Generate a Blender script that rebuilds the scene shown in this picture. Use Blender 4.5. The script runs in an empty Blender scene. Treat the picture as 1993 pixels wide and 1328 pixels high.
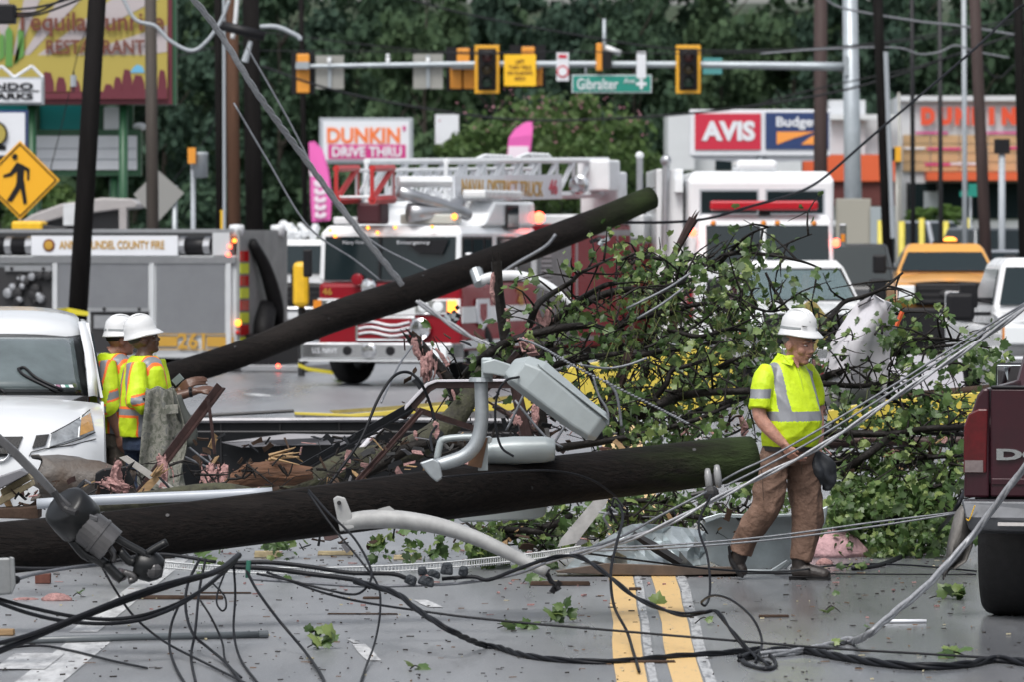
import bpy, bmesh, math, random
import numpy as np
from mathutils import Vector, Matrix, Euler
R = math.radians
SC = bpy.context.scene
COL = SC.collection
# ---------------------------------------------------------------- camera
FPX = 11072.0            # focal length in photo pixels (photo is 1993 x 1328), a 200 mm lens
CAMH = 2.375
PITCH = math.atan((664 - 463) / FPX)
cam = bpy.data.cameras.new('camera')
camo = bpy.data.objects.new('camera', cam); COL.objects.link(camo)
camo.location = (0, 0, CAMH); camo.rotation_euler = (R(90) - PITCH, 0, 0)
cam.sensor_width = 36; cam.lens = FPX / 1993 * 36
cam.clip_start = 0.5; cam.clip_end = 2500
cam.dof.use_dof = True; cam.dof.focus_distance = 38.5; cam.dof.aperture_fstop = 5.8
SC.camera = camo
# ---------------------------------------------------------------- overcast sky and soft sun
world = bpy.data.worlds.new('World'); SC.world = world; world.use_nodes = True
wt = world.node_tree; wt.nodes.clear()
sky = wt.nodes.new('ShaderNodeTexSky'); sky.sky_type = 'NISHITA'; sky.sun_disc = False
SUN_EL, SUN_AZ = R(58), R(200)
sky.sun_elevation = SUN_EL; sky.sun_rotation = SUN_AZ
sky.air_density = 1.0; sky.dust_density = 4.0; sky.ozone_density = 1.0
hsv = wt.nodes.new('ShaderNodeHueSaturation'); hsv.inputs['Saturation'].default_value = 0.32
bg = wt.nodes.new('ShaderNodeBackground'); bg.inputs['Strength'].default_value = 0.14
wo = wt.nodes.new('ShaderNodeOutputWorld')
wt.links.new(sky.outputs[0], hsv.inputs['Color']); wt.links.new(hsv.outputs[0], bg.inputs['Color'])
wt.links.new(bg.outputs[0], wo.inputs['Surface'])
sl = bpy.data.lights.new('sun', 'SUN'); sl.energy = 1.5; sl.angle = R(25); sl.color = (1, .97, .93)
so = bpy.data.objects.new('sun', sl); COL.objects.link(so)
so.rotation_euler = (R(90) - SUN_EL, 0, -SUN_AZ + R(180))
SC.view_settings.view_transform = 'Standard'; SC.view_settings.look = 'None'
SC.view_settings.exposure = 0.5; SC.view_settings.gamma = 1.0
SC.view_settings.use_curve_mapping = False
SC.render.engine = 'CYCLES'; SC.cycles.use_denoising = True
SC.cycles.max_bounces = 6; SC.cycles.transparent_max_bounces = 12; SC.cycles.caustics_reflective = False
SC.cycles.caustics_refractive = False
rnd = random.Random(7)
nrg = np.random.default_rng(7)
# ---------------------------------------------------------------- photo pixel -> place
_c, _s = math.cos(PITCH), math.sin(PITCH)
def W(px, py, D):
    u = (px - 996.5) / FPX; v = (664 - py) / FPX
    t = D / (_c + v * _s)
    return Vector((u * t, D, CAMH + t * (v * _c - _s)))
def G(px, py):
    u = (px - 996.5) / FPX; v = (664 - py) / FPX
    t = -CAMH / (v * _c - _s)
    return Vector((u * t, t * (_c + v * _s), 0))
def mpp(D): return D / FPX
def PD(py): return G(996, py).y      # depth of the ground seen at row py
# ---------------------------------------------------------------- materials
MATS = {}
def mat(name, col=(.5, .5, .5), rough=.5, metal=0., mott=0., mscale=6., bump=0., bscale=30., col2=None,
        emit=0., ecol=None, alpha=1., coat=0., trans=0., stretch=None, spec=None, wear=0.):
    if name in MATS: return MATS[name]
    m = bpy.data.materials.new(name); m.use_nodes = True
    nt = m.node_tree; b = nt.nodes['Principled BSDF']
    c = tuple(col) + (1,)
    b.inputs['Base Color'].default_value = c
    b.inputs['Roughness'].default_value = rough; b.inputs['Metallic'].default_value = metal
    if coat: b.inputs['Coat Weight'].default_value = coat; b.inputs['Coat Roughness'].default_value = .08
    if trans: b.inputs['Transmission Weight'].default_value = trans
    if spec is not None: b.inputs['Specular IOR Level'].default_value = spec
    if emit:
        b.inputs['Emission Color'].default_value = tuple(ecol or col) + (1,); b.inputs['Emission Strength'].default_value = emit
    if alpha < 1: b.inputs['Alpha'].default_value = alpha
    if mott or bump or wear:
        tc = nt.nodes.new('ShaderNodeTexCoord'); mp = nt.nodes.new('ShaderNodeMapping')
        nt.links.new(tc.outputs['Object'], mp.inputs['Vector'])
        if stretch: mp.inputs['Scale'].default_value = stretch
    if mott:
        n = nt.nodes.new('ShaderNodeTexNoise'); n.inputs['Scale'].default_value = mscale; n.inputs['Detail'].default_value = 6; n.inputs['Roughness'].default_value = .62
        nt.links.new(mp.outputs[0], n.inputs['Vector'])
        r = nt.nodes.new('ShaderNodeMapRange'); r.inputs[1].default_value = .3; r.inputs[2].default_value = .7
        nt.links.new(n.outputs[0], r.inputs[0])
        mx = nt.nodes.new('ShaderNodeMix'); mx.data_type = 'RGBA'
        c2 = col2 or tuple(x * (1 - mott) for x in col)
        c1 = col if col2 else tuple(min(1, x * (1 + mott * .5)) for x in col)
        mx.inputs[6].default_value = tuple(c1) + (1,); mx.inputs[7].default_value = tuple(c2) + (1,)
        nt.links.new(r.outputs[0], mx.inputs[0]); nt.links.new(mx.outputs[2], b.inputs['Base Color'])
        rr = nt.nodes.new('ShaderNodeMapRange'); rr.inputs[3].default_value = max(0, rough - .12); rr.inputs[4].default_value = min(1, rough + .12)
        nt.links.new(n.outputs[0], rr.inputs[0]); nt.links.new(rr.outputs[0], b.inputs['Roughness'])
    if bump:
        n2 = nt.nodes.new('ShaderNodeTexNoise'); n2.inputs['Scale'].default_value = bscale; n2.inputs['Detail'].default_value = 5
        nt.links.new(mp.outputs[0], n2.inputs['Vector'])
        bp = nt.nodes.new('ShaderNodeBump'); bp.inputs['Strength'].default_value = bump; bp.inputs['Distance'].default_value = .02
        nt.links.new(n2.outputs[0], bp.inputs['Height']); nt.links.new(bp.outputs[0], b.inputs['Normal'])
    MATS[name] = m; return m
# ---------------------------------------------------------------- mesh building
def cat(pts, k=6):                       # Catmull-Rom through points (and radii as 4th value)
    P = [np.array(tuple(p), float) for p in pts]
    if len(P) < 3 or k < 2: return P
    P = [2 * P[0] - P[1]] + P + [2 * P[-1] - P[-2]]
    out = []
    for i in range(1, len(P) - 2):
        a, b, c, d = P[i - 1:i + 3]
        for j in range(k):
            t = j / k
            out.append(.5 * ((2 * b) + (c - a) * t + (2 * a - 5 * b + 4 * c - d) * t * t + (3 * b - a - 3 * c + d) * t ** 3))
    out.append(P[-2]); return out
class B:
    def __init__(s, M=None): s.bm = bmesh.new(); s.M = M
    def v(s, p): return s.bm.verts.new(p)
    def face(s, pts):
        try: return s.bm.faces.new([s.bm.verts.new(p) for p in pts])
        except ValueError: return None
    def box(s, c, size, rot=(0, 0, 0), top=(1, 1), shear=(0, 0)):
        c = Vector(c); hx, hy, hz = [q / 2 for q in size]; E = Euler(rot).to_matrix()
        vs = []
        for z in (-1, 1):
            tx, ty = (top if z > 0 else (1, 1)); sx, sy = (shear if z > 0 else (0, 0))
            for x, y in ((-1, -1), (1, -1), (1, 1), (-1, 1)):
                vs.append(s.v(c + E @ Vector((x * hx * tx + sx, y * hy * ty + sy, z * hz))))
        for f in ((3, 2, 1, 0), (4, 5, 6, 7), (0, 1, 5, 4), (1, 2, 6, 5), (2, 3, 7, 6), (3, 0, 4, 7)):
            s.bm.faces.new([vs[i] for i in f])
        return s
    def loft(s, rings, caps=True, closed=True):
        vr = [[s.v(p) for p in r] for r in rings]; n = len(vr[0])
        for a, b in zip(vr, vr[1:]):
            for i in range(n if closed else n - 1):
                j = (i + 1) % n
                try: s.bm.faces.new((a[i], a[j], b[j], b[i]))
                except ValueError: pass
        if caps and closed:
            for r, rev in ((vr[0], True), (vr[-1], False)):
                try: s.bm.faces.new(r[::-1] if rev else r)
                except ValueError: pass
        return s
    def tube(s, pts, r, n=8, k=1, caps=True):
        P = [Vector(tuple(p)[:3]) for p in pts]
        rs = [r] * len(P) if not hasattr(r, '__len__') else list(r)
        if len(rs) != len(P): rs = [rs[0] + (rs[-1] - rs[0]) * i / (len(P) - 1) for i in range(len(P))]
        if k > 1:
            Q = cat([(*p, q) for p, q in zip(P, rs)], k); P = [Vector(q[:3]) for q in Q]; rs = [max(1e-4, q[3]) for q in Q]
        ref = None; rings = []
        for i, p in enumerate(P):
            t = (P[min(i + 1, len(P) - 1)] - P[max(i - 1, 0)])
            if t.length < 1e-9: t = Vector((0, 0, 1))
            t.normalize()
            if ref is None:
                ref = t.cross(Vector((0, 0, 1)));
                if ref.length < .1: ref = t.cross(Vector((1, 0, 0)))
            ref = (ref - t * ref.dot(t)); ref.normalize(); bb = t.cross(ref)
            rings.append([p + (ref * math.cos(2 * math.pi * a / n) + bb * math.sin(2 * math.pi * a / n)) * rs[i] for a in range(n)])
        return s.loft(rings, caps)
    def cyl(s, p0, p1, r0, r1=None, n=14): return s.tube([p0, p1], [r0, r0 if r1 is None else r1], n)
    def prism(s, poly, a, b, axis='y'):     # polygon extruded along an axis from a to b
        def mk(p, t): return {'y': (p[0], t, p[1]), 'x': (t, p[0], p[1]), 'z': (p[0], p[1], t)}[axis]
        return s.loft([[mk(p, a) for p in poly], [mk(p, b) for p in poly]])
    def ball(s, c, r, n=12, m=8):
        c = Vector(c); r = r if hasattr(r, '__len__') else (r, r, r); rings = []
        for i in range(m + 1):
            th = math.pi * i / m; q = max(.001, math.sin(th))
            rings.append([c + Vector((r[0] * q * math.cos(2 * math.pi * a / n), r[1] * q * math.sin(2 * math.pi * a / n), -r[2] * math.cos(th))) for a in range(n)])
        return s.loft(rings)
    def lathe(s, prof, n=20, M=None):
        M = M or Matrix(); rings = []
        for r, z in prof:
            rings.append([M @ Vector((max(r, .0008) * math.cos(2 * math.pi * a / n), max(r, .0008) * math.sin(2 * math.pi * a / n), z)) for a in range(n)])
        return s.loft(rings)
    def grid(s, rows, thick=0., dirv=(0, 1, 0)):   # rows of points -> sheet with thickness
        vr = [[s.v(p) for p in r] for r in rows]
        for a, b in zip(vr, vr[1:]):
            for i in range(len(a) - 1): s.bm.faces.new((a[i], a[i + 1], b[i + 1], b[i]))
        if thick:
            d = Vector(dirv) * thick
            v2 = [[s.v(Vector(p) + d) for p in r] for r in rows]
            for a, b in zip(v2, v2[1:]):
                for i in range(len(a) - 1): s.bm.faces.new((a[i], b[i], b[i + 1], a[i + 1]))
            e1 = vr[0] + [r[-1] for r in vr[1:]] + vr[-1][-2::-1] + [r[0] for r in vr[-2:0:-1]]
            e2 = v2[0] + [r[-1] for r in v2[1:]] + v2[-1][-2::-1] + [r[0] for r in v2[-2:0:-1]]
            for i in range(len(e1)):
                j = (i + 1) % len(e1)
                try: s.bm.faces.new((e1[i], e2[i], e2[j], e1[j]))
                except ValueError: pass
        return s
    def done(s, name, m, parent=None, smooth=False, bevel=0., sub=0, solid=0., **props):
        bmesh.ops.recalc_face_normals(s.bm, faces=s.bm.faces[:])
        if s.M is not None: s.bm.transform(s.M)
        me = bpy.data.meshes.new(name); s.bm.to_mesh(me); s.bm.free()
        return link(name, me, m, parent, smooth, bevel, sub, solid, **props)
def link(name, me, m, parent=None, smooth=False, bevel=0., sub=0, solid=0., **props):
    o = bpy.data.objects.new(name, me); COL.objects.link(o)
    if m is not None and not me.materials: me.materials.append(m)
    if parent is not None: o.parent = parent
    if smooth: me.polygons.foreach_set('use_smooth', [True] * len(me.polygons))
    if solid:
        q = o.modifiers.new('s', 'SOLIDIFY'); q.thickness = solid; q.offset = 0
    if bevel:
        q = o.modifiers.new('b', 'BEVEL'); q.width = bevel; q.segments = 2; q.limit_method = 'ANGLE'; q.angle_limit = R(40)
    if sub:
        q = o.modifiers.new('u', 'SUBSURF'); q.levels = sub; q.render_levels = sub
    for k, v in props.items(): o[k] = v
    return o
def thing(name, label, category, loc=(0, 0, 0), rz=0., group=None, rot=None):
    o = bpy.data.objects.new(name, None); COL.objects.link(o); o.empty_display_size = .2
    o.location = loc; o.rotation_euler = rot or (0, 0, rz)
    return tag(o, label, category, group)
def tag(o, label, category, group=None):
    o['label'] = label; o['category'] = category
    if group: o['group'] = group
    return o
def copytree(o, parent=None):
    c = o.copy(); COL.objects.link(c)
    if parent is not None: c.parent = parent
    for ch in list(o.children): copytree(ch, c)
    return c
_tc = {}
def txt(s, w, h, m, parent, loc, rot=(R(90), 0, 0), bold=.0, depth=.006, name='lettering', keep=False):
    key = (s, bold)
    if key not in _tc:
        cu = bpy.data.curves.new('t', 'FONT'); cu.body = s; cu.offset = bold; cu.extrude = .5; cu.size = 1; cu.resolution_u = 3
        to = bpy.data.objects.new('t', cu); COL.objects.link(to)
        dg = bpy.context.evaluated_depsgraph_get(); me = bpy.data.meshes.new_from_object(to.evaluated_get(dg))
        bpy.data.objects.remove(to); _tc[key] = me
    me = _tc[key].copy(); n = len(me.vertices); a = np.empty(n * 3); me.vertices.foreach_get('co', a); a = a.reshape(-1, 3)
    lo, hi = a.min(0), a.max(0); a = (a - (lo + hi) / 2) / (hi - lo) * np.array([w, h, depth])
    me.vertices.foreach_set('co', a.ravel()); me.update(); me.materials.clear()
    o = link(name, me, m, parent); o.location = loc; o.rotation_euler = rot; return o
def pieces(name, verts, faces, m, parent=None, mi=None, mats=None, smooth=False, **props):
    me = bpy.data.meshes.new(name); me.from_pydata(verts, [], faces); me.update()
    if mats:
        for q in mats: me.materials.append(q)
        if mi is not None: me.polygons.foreach_set('material_index', mi)
    return link(name, me, m, parent, smooth, **props)
# ---- shared materials
WHITE = mat('white_paint', (.66, .67, .68), .28, mott=.06, mscale=3, coat=.4)
WHITE2 = mat('weathered_white', (.62, .64, .66), .45, mott=.15, mscale=4)
BLACK = mat('black_rubber', (.009, .009, .010), .6, mott=.3, mscale=9, spec=.2)
BLACKP = mat('black_plastic', (.010, .010, .012), .45, spec=.25)
CABLE = mat('cable_jacket', (.008, .009, .012), .5, mott=.3, mscale=12, spec=.22)
ALU = mat('brushed_aluminium', (.42, .43, .45), .38, .85, mott=.15, mscale=5)
GALV = mat('galvanised_steel', (.34, .37, .39), .42, .55, mott=.22, mscale=9, bump=.06, bscale=18)
GREYP = mat('grey_paint', (.36, .39, .40), .42, mott=.12, mscale=5)
CHROME = mat('chrome', (.62, .63, .65), .12, 1.)
GLASS = mat('dark_glass', (.012, .020, .023), .06, 0., spec=.32)
RED = mat('fire_red', (.23, .006, .014), .3, mott=.1, mscale=3, coat=.1, spec=.25)
DARKST = mat('dark_steel', (.02, .02, .022), .55, .2)
PALEWIRE = mat('pale_strand', (.32, .33, .35), .45, .3, mott=.3, mscale=40)
STEELWIRE = mat('steel_strand', (.17, .18, .20), .5, .35, mott=.3, mscale=40)
YEL = mat('safety_yellow', (.75, .45, .02), .4, mott=.12, mscale=8)
AMBER_ON = mat('amber_lamp_lit', (1, .35, .03), .3, emit=2.6, ecol=(1, .26, .03))
RED_ON = mat('red_lamp_lit', (1, .05, .03), .3, emit=6, ecol=(1, .08, .04))
# ================================================================ GROUND
def asphalt():
    m = bpy.data.materials.new('wet_asphalt'); m.use_nodes = True; nt = m.node_tree; b = nt.nodes['Principled BSDF']
    N = nt.nodes.new; L = nt.links.new
    tc = N('ShaderNodeTexCoord')
    def noise(scale, det=5, stretch=(1, 1, 1), rough=.6):
        mp = N('ShaderNodeMapping'); mp.inputs['Scale'].default_value = stretch; L(tc.outputs['Object'], mp.inputs[0])
        n = N('ShaderNodeTexNoise'); n.inputs['Scale'].default_value = scale; n.inputs['Detail'].default_value = det; n.inputs['Roughness'].default_value = rough
        L(mp.outputs[0], n.inputs[0]); return n.outputs[0]
    def rng(src, a, b_, c, d):
        r = N('ShaderNodeMapRange'); L(src, r.inputs[0])
        for i, v in enumerate((a, b_, c, d)): r.inputs[i + 1].default_value = v
        return r.outputs[0]
    def mix(f, c1, c2, src1=None):
        x = N('ShaderNodeMix'); x.data_type = 'RGBA'; L(f, x.inputs[0])
        if src1 is None: x.inputs[6].default_value = (*c1, 1)
        else: L(src1, x.inputs[6])
        x.inputs[7].default_value = (*c2, 1); return x.outputs[2]
    wet = noise(.42, 5, (1.0, .10, 1))               # long wheel-track puddling
    wetf = rng(wet, .42, .62, 0, 1)
    big = noise(1.3, 6, (1, .25, 1)); grit = noise(55, 3, (1, .4, 1)); fine = noise(170, 2)
    c = mix(rng(big, .35, .65, 0, 1), (.245, .255, .270), (.165, .173, .186))
    c = mix(rng(grit, .54, .68, 0, .8), None, (.30, .305, .31), c)
    c = mix(rng(fine, .58, .70, 0, .85), None, (.012, .013, .015), c)
    sx = N('ShaderNodeSeparateXYZ'); L(tc.outputs['Object'], sx.inputs[0]); side = rng(sx.outputs[0], .9, 2.2, 0, .30); aw = N('ShaderNodeMath'); aw.operation = 'ADD'; L(wet, aw.inputs[0]); L(side, aw.inputs[1]); wetf = rng(aw.outputs[0], .46, .72, 0, 1)
    c = mix(rng(wetf, 0, 1, 0, .55), None, (.075, .080, .088), c); c = mix(rng(noise(7, 6, (1, .12, 1)), .56, .70, 0, .5), None, (.09, .094, .10), c); L(c, b.inputs['Base Color'])
    r0 = rng(wetf, 0, 1, .36, .19)
    L(r0, b.inputs['Roughness'])
    bp = N('ShaderNodeBump'); bp.inputs['Distance'].default_value = .012
    st = rng(wetf, 0, 1, .40, .05); L(st, bp.inputs['Strength']); L(grit, bp.inputs['Height']); L(bp.outputs[0], b.inputs['Normal'])
    return m
ASPH = asphalt()
def sheet(name, pts, m, z=0., **kw):
    b = B(); b.face([(p[0], p[1], z) for p in pts]); return b.done(name, m, kind='structure', **kw)
GRASS = mat('verge_grass', (.06, .09, .03), .8, mott=.5, mscale=.6)
g = sheet('ground', [(-700, -60), (700, -60), (700, 1200), (-700, 1200)], GRASS, -.012)
sheet('road', [(-40, 2), (40, 2), (40, 215), (-40, 215)], ASPH, 0)
CONC = mat('concrete', (.36, .35, .33), .6, mott=.2, mscale=2)
# dark hillside added behind the wood to close bright sky gaps
hb = B(); rows = []
for j in range(7):
    rows.append([(x, 330 + j * 14, (-1, 12, 16.6, 17.6, 18.2, 18.8, 19.2)[j] + .5 * math.sin(x * .05 + j)) for x in range(-120, 121, 12)])
hb.grid(rows); hb.done('backdrop_hill', mat('backdrop_green', (.030, .048, .022), .9, mott=.5, mscale=.25), smooth=True, kind='structure')
# kerb and pavement on the right
kx = [W(1700, 600, 108).x, W(1730, 600, 165).x]
b = B(); b.loft([[(kx[0], 100, 0), (kx[0], 100, .14), (kx[0] + .18, 100, .14), (kx[0] + .18, 100, 0)],
                 [(kx[1], 168, 0), (kx[1], 168, .14), (kx[1] + .18, 168, .14), (kx[1] + .18, 168, 0)]]).done('kerb', CONC, kind='structure', bevel=.02)
b = B(); b.face([(kx[0] + .19, 100, .13), (kx[0] + 2.1, 100, .13), (kx[1] + 2.1, 168, .13), (kx[1] + .19, 168, .13)]); b.done('pavement', CONC, kind='structure')
# painted markings
def paint(name, col, cover=.5, soft=.13, sc=22):
    m = bpy.data.materials.new(name); m.use_nodes = True; nt = m.node_tree; b = nt.nodes['Principled BSDF']; N = nt.nodes.new; L = nt.links.new
    tc = N('ShaderNodeTexCoord'); mp = N('ShaderNodeMapping'); mp.inputs['Scale'].default_value = (1, .22, 1); L(tc.outputs['Object'], mp.inputs[0])
    n = N('ShaderNodeTexNoise'); n.inputs['Scale'].default_value = sc; n.inputs['Detail'].default_value = 7; n.inputs['Roughness'].default_value = .7; L(mp.outputs[0], n.inputs[0])
    r = N('ShaderNodeMapRange'); r.inputs[1].default_value = cover; r.inputs[2].default_value = cover + soft; L(n.outputs[0], r.inputs[0])
    mx = N('ShaderNodeMix'); mx.data_type = 'RGBA'; mx.inputs[6].default_value = (*col, 1); mx.inputs[7].default_value = (.16, .165, .175, 1)
    L(r.outputs[0], mx.inputs[0]); L(mx.outputs[2], b.inputs['Base Color']); b.inputs['Roughness'].default_value = .42
    return m
YP = paint('worn_yellow_paint', (.64, .43, .18), .56, .22); WP = paint('worn_white_paint', (.55, .56, .57), .44, .30, 9); WP2 = paint('ghost_white_paint', (.42, .43, .44), .47)
def strip(name, pxs, m, z):       # pxs: rows of (xl, xr, y) read off the road
    b = B(); b.grid([[G(xl, y) + Vector((0, 0, z)), G(xr, y) + Vector((0, 0, z))] for xl, xr, y in pxs]); return b.done(name, m, kind='structure')
HV = math.tan((1152 - 996.5) / FPX)
def along(xl, xr, y0, ys, jit=0):  # stripe that runs towards the road's vanishing point
    out = []
    for y in ys:
        k = (y - 463) / (y0 - 463); j = jit * math.sin(y * .11) * k
        out.append((1152 + (xl - 1152) * k + j, 1152 + (xr - 1152) * k + j * .6, y))
    return out
ys = [1500, 1400, 1328, 1290, 1250, 1215, 1180, 1150, 1125, 1090, 1040, 980, 900, 800, 720, 640]
strip('yellow_line', along(1197, 1258, 1328, ys, 3), YP, .004)
strip('yellow_line', along(1306, 1366, 1328, ys, 3), YP, .004)
strip('old_white_line', along(1262, 1279, 1328, ys, 2), WP2, .0045)
strip('old_white_line', along(1369, 1392, 1328, ys, 4), WP2, .0045)
strip('lane_line', along(68, 158, 1300, [1480, 1400, 1330, 1290, 1260, 1240]), WP, .004)
strip('lane_line', along(150, 205, 1220, [1232, 1200, 1170, 1150, 1120, 1080]), WP, .004)
strip('lane_line', along(-5, 95, 1300, [1306, 1290, 1275]), WP, .0082)
for k, (x0, x1, y0, y1) in enumerate(((676, 700, 1246, 1254), (686, 742, 1256, 1288), (806, 862, 1170, 1184), (150, 196, 1196, 1200), (470, 540, 768, 773), (900, 1000, 735, 739))):
    strip('paint_scuff', [(x0, x0 + (x1 - x0) * .45, y0), (x0 + (x1 - x0) * .2, x0 + (x1 - x0) * .75, (y0 + y1) / 2), (x0 + (x1 - x0) * .5, x1, y1)], WP, .0048)
# ================================================================ TREES OF THE WOOD
def leafmat(name, col, col2, scale=.5, tr=.25, rough=.5):
    m = bpy.data.materials.new(name); m.use_nodes = True; nt = m.node_tree; b = nt.nodes['Principled BSDF']; N = nt.nodes.new; L = nt.links.new
    gi = N('ShaderNodeNewGeometry'); mx = N('ShaderNodeMix'); mx.data_type = 'RGBA'
    tc = N('ShaderNodeTexCoord'); n = N('ShaderNodeTexNoise'); n.inputs['Scale'].default_value = scale; n.inputs['Detail'].default_value = 4; L(tc.outputs['Object'], n.inputs[0])
    a = N('ShaderNodeMath'); a.operation = 'MULTIPLY_ADD'; a.inputs[1].default_value = .5; L(gi.outputs['Random Per Island'], a.inputs[0])
    r = N('ShaderNodeMapRange'); r.inputs[1].default_value = .35; r.inputs[2].default_value = .65; r.inputs[4].default_value = .5; L(n.outputs[0], r.inputs[0]); L(r.outputs[0], a.inputs[2])
    mx.inputs[6].default_value = (*col, 1); mx.inputs[7].default_value = (*col2, 1); L(a.outputs[0], mx.inputs[0]); L(mx.outputs[2], b.inputs['Base Color'])
    b.inputs['Roughness'].default_value = rough; b.inputs['Specular IOR Level'].default_value = .2
    t = N('ShaderNodeBsdfTranslucent'); L(mx.outputs[2], t.inputs[0]); ms = N('ShaderNodeMixShader'); ms.inputs[0].default_value = tr
    L(b.outputs[0], ms.inputs[1]); L(t.outputs[0], ms.inputs[2]); L(ms.outputs[0], nt.nodes['Material Output'].inputs[0])
    return m
LF = [leafmat('wood_leaf_dark', (.020, .042, .028), (.058, .100, .056), .22, .15, .85), leafmat('wood_leaf_mid', (.026, .052, .030), (.080, .128, .062), .22, .15, .85),
      leafmat('wood_leaf_blue', (.020, .042, .032), (.054, .092, .062), .22, .15, .85)]
BARK = mat('bark', (.05, .042, .035), .85, mott=.5, mscale=4, bump=.4, bscale=12)
def crown_mesh(name, seed, clumps, per, rx, rz, z0, leaf, lean=0.):
    g = np.random.default_rng(seed); V = []; F = []
    cs = []
    for i in range(clumps):
        th = g.uniform(0, 2 * math.pi); zz = g.uniform(-1, 1); q = math.sqrt(1 - zz * zz) * (1.0 if zz > -.2 else .85)
        rr = g.uniform(.55, 1.0); cs.append((rx * q * math.cos(th) * rr, rx * q * math.sin(th) * rr, z0 + rz + rz * zz * rr, g.uniform(.16, .34) * rx))
    for cx, cy, cz, cr in cs:
        n = int(per * g.uniform(.6, 1.3))
        d = g.normal(size=(n, 3)); d /= np.linalg.norm(d, axis=1)[:, None]; d[:, 2] *= .75
        P = np.array([cx, cy, cz]) + d * (cr * g.uniform(.35, 1.15, (n, 1)))
        for p, dd in zip(P, d):
            nrm = dd + g.normal(size=3) * .6; nrm /= np.linalg.norm(nrm); a = np.cross(nrm, (.3, .2, 1)); a /= np.linalg.norm(a); bq = np.cross(nrm, a)
            sz = leaf * g.uniform(.5, 1.25); k = len(V); ph = g.uniform(0, 6.28); m = 5
            for t in range(m):
                an = ph + 2 * math.pi * t / m; q = sz * g.uniform(.45, 1.0)
                V.append(tuple(p + a * q * math.cos(an) + bq * q * math.sin(an)))
            F.append(tuple(range(k, k + m)))
    me = bpy.data.meshes.new(name); me.from_pydata(V, [], F); me.update(); return me
protos = [crown_mesh('crown', 40 + i, 64, 110, 3.7, 6.6, 1.2, .29) for i in range(5)]
def trunk_mesh(seed, h, r):
    g = random.Random(seed); b = B(); x = y = 0; pts = []
    for i in range(7): pts.append((x, y, h * i / 6)); x += g.uniform(-.2, .2); y += g.uniform(-.2, .2)
    b.tube(pts, [r * (1 - .75 * i / 6) for i in range(7)], 8, 2)
    for i in range(7):
        z = h * g.uniform(.35, .9); a = g.uniform(0, 6.28); ln = g.uniform(1.5, 3)
        b.tube([(0, 0, z), (math.cos(a) * ln * .5, math.sin(a) * ln * .5, z + ln * .35), (math.cos(a) * ln, math.sin(a) * ln, z + ln * .8)], [r * .35, r * .22, .03], 6, 2)
    bmesh.ops.recalc_face_normals(b.bm, faces=b.bm.faces[:]); me = bpy.data.meshes.new('trunk'); b.bm.to_mesh(me); b.bm.free(); return me
trunks = [trunk_mesh(i, 12, .22) for i in range(3)]
_cc = {}
def crown_of(i):
    k = (i % 5, i % 3)
    if k not in _cc: _cc[k] = protos[k[0]].copy(); _cc[k].materials.append(LF[k[1]])
    return _cc[k]
def tree(px, D, h, w, i, label, cm=None, group='trees of the wood behind the crossing'):
    t = thing('tree', label, 'tree', (W(px, 463, D).x, D, 0), rnd.uniform(0, 6), group); t.scale = (w, w, h)
    link('trunk', trunks[i % 3], BARK, t); link('crown', crown_of(i), None, t); return t
k = 0
ORD = ['first', 'second', 'third', 'fourth', 'fifth', 'sixth', 'seventh', 'eighth', 'ninth', 'tenth', 'eleventh', 'twelfth', 'thirteenth']
for D, n, h, w, ph in ((262, 11, 1.0, .74, 0), (285, 12, 1.08, .86, 70), (312, 13, 1.2, .98, 20)):
    row = {262: 'short', 285: 'mid-height', 312: 'tall'}[D]; rw = {262: 'front', 285: 'middle', 312: 'back'}[D]
    for i in range(n):
        px = -70 + ph + i * 2140 / (n - 1) + rnd.uniform(-45, 45)
        tree(px, D + rnd.uniform(-8, 8), h * rnd.uniform(.97, 1.07), w * rnd.uniform(.9, 1.15), k,
             f'{row} dark green tree, {ORD[i]} from left in the {rw} row of the wood'); k += 1
# flowering shrub-tree in front of the wood and low trees
def shrub(px, py_base, D, wpx, hpx, seed, label, m, leaf=.2, clumps=46, per=70, name='flowering_tree'):
    w = wpx * mpp(D); h = hpx * mpp(D); p = W(px, py_base, D); p.z = max(0, p.z)
    t = thing(name, label, 'tree', (p.x, D, 0))
    me = crown_mesh('crown', seed, clumps, per, w * .46, h * .46, p.z, leaf); link('crown', me, m, t)
    b = B()
    for a in range(3): b.tube([(rnd.uniform(-.15, .15), rnd.uniform(-.1, .1), 0), (rnd.uniform(-.5, .5), 0, p.z * .6 + .4), (rnd.uniform(-w * .2, w * .2), 0, p.z + h * .5)], [.09, .06, .03], 6, 3)
    b.done('trunk', BARK, t); return t, me
LMY = leafmat('myrtle_leaf', (.045, .090, .028), (.11, .17, .055), .8, .3)
shrub(1090, 420, 196, 460, 235, 91, 'broad light green shrubby tree with a few pink blossoms between the drive-thru and rental signs', LMY, .17, 70, 110)
shrub(905, 420, 205, 170, 160, 92, 'rounded bushy green tree partly hiding the blank white board', LMY, .17, 40, 80)
shrub(1430, 430, 200, 140, 110, 93, 'low green bush under the red and blue rental sign', LMY, .15, 24, 60)
shrub(740, 440, 215, 320, 150, 94, 'dark bushy tree behind the pole of the drive-thru sign', LF[1], .2, 44, 70)
shrub(420, 470, 190, 260, 130, 95, 'dark green tree low behind the brown utility poles', LF[0], .2, 40, 70)
shrub(90, 470, 150, 200, 120, 96, 'green bush under the letter board at the far left', LMY, .12, 34, 70)
PINKF = mat('pink_blossom', (.45, .20, .25), .7)
V = []; F = []
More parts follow.
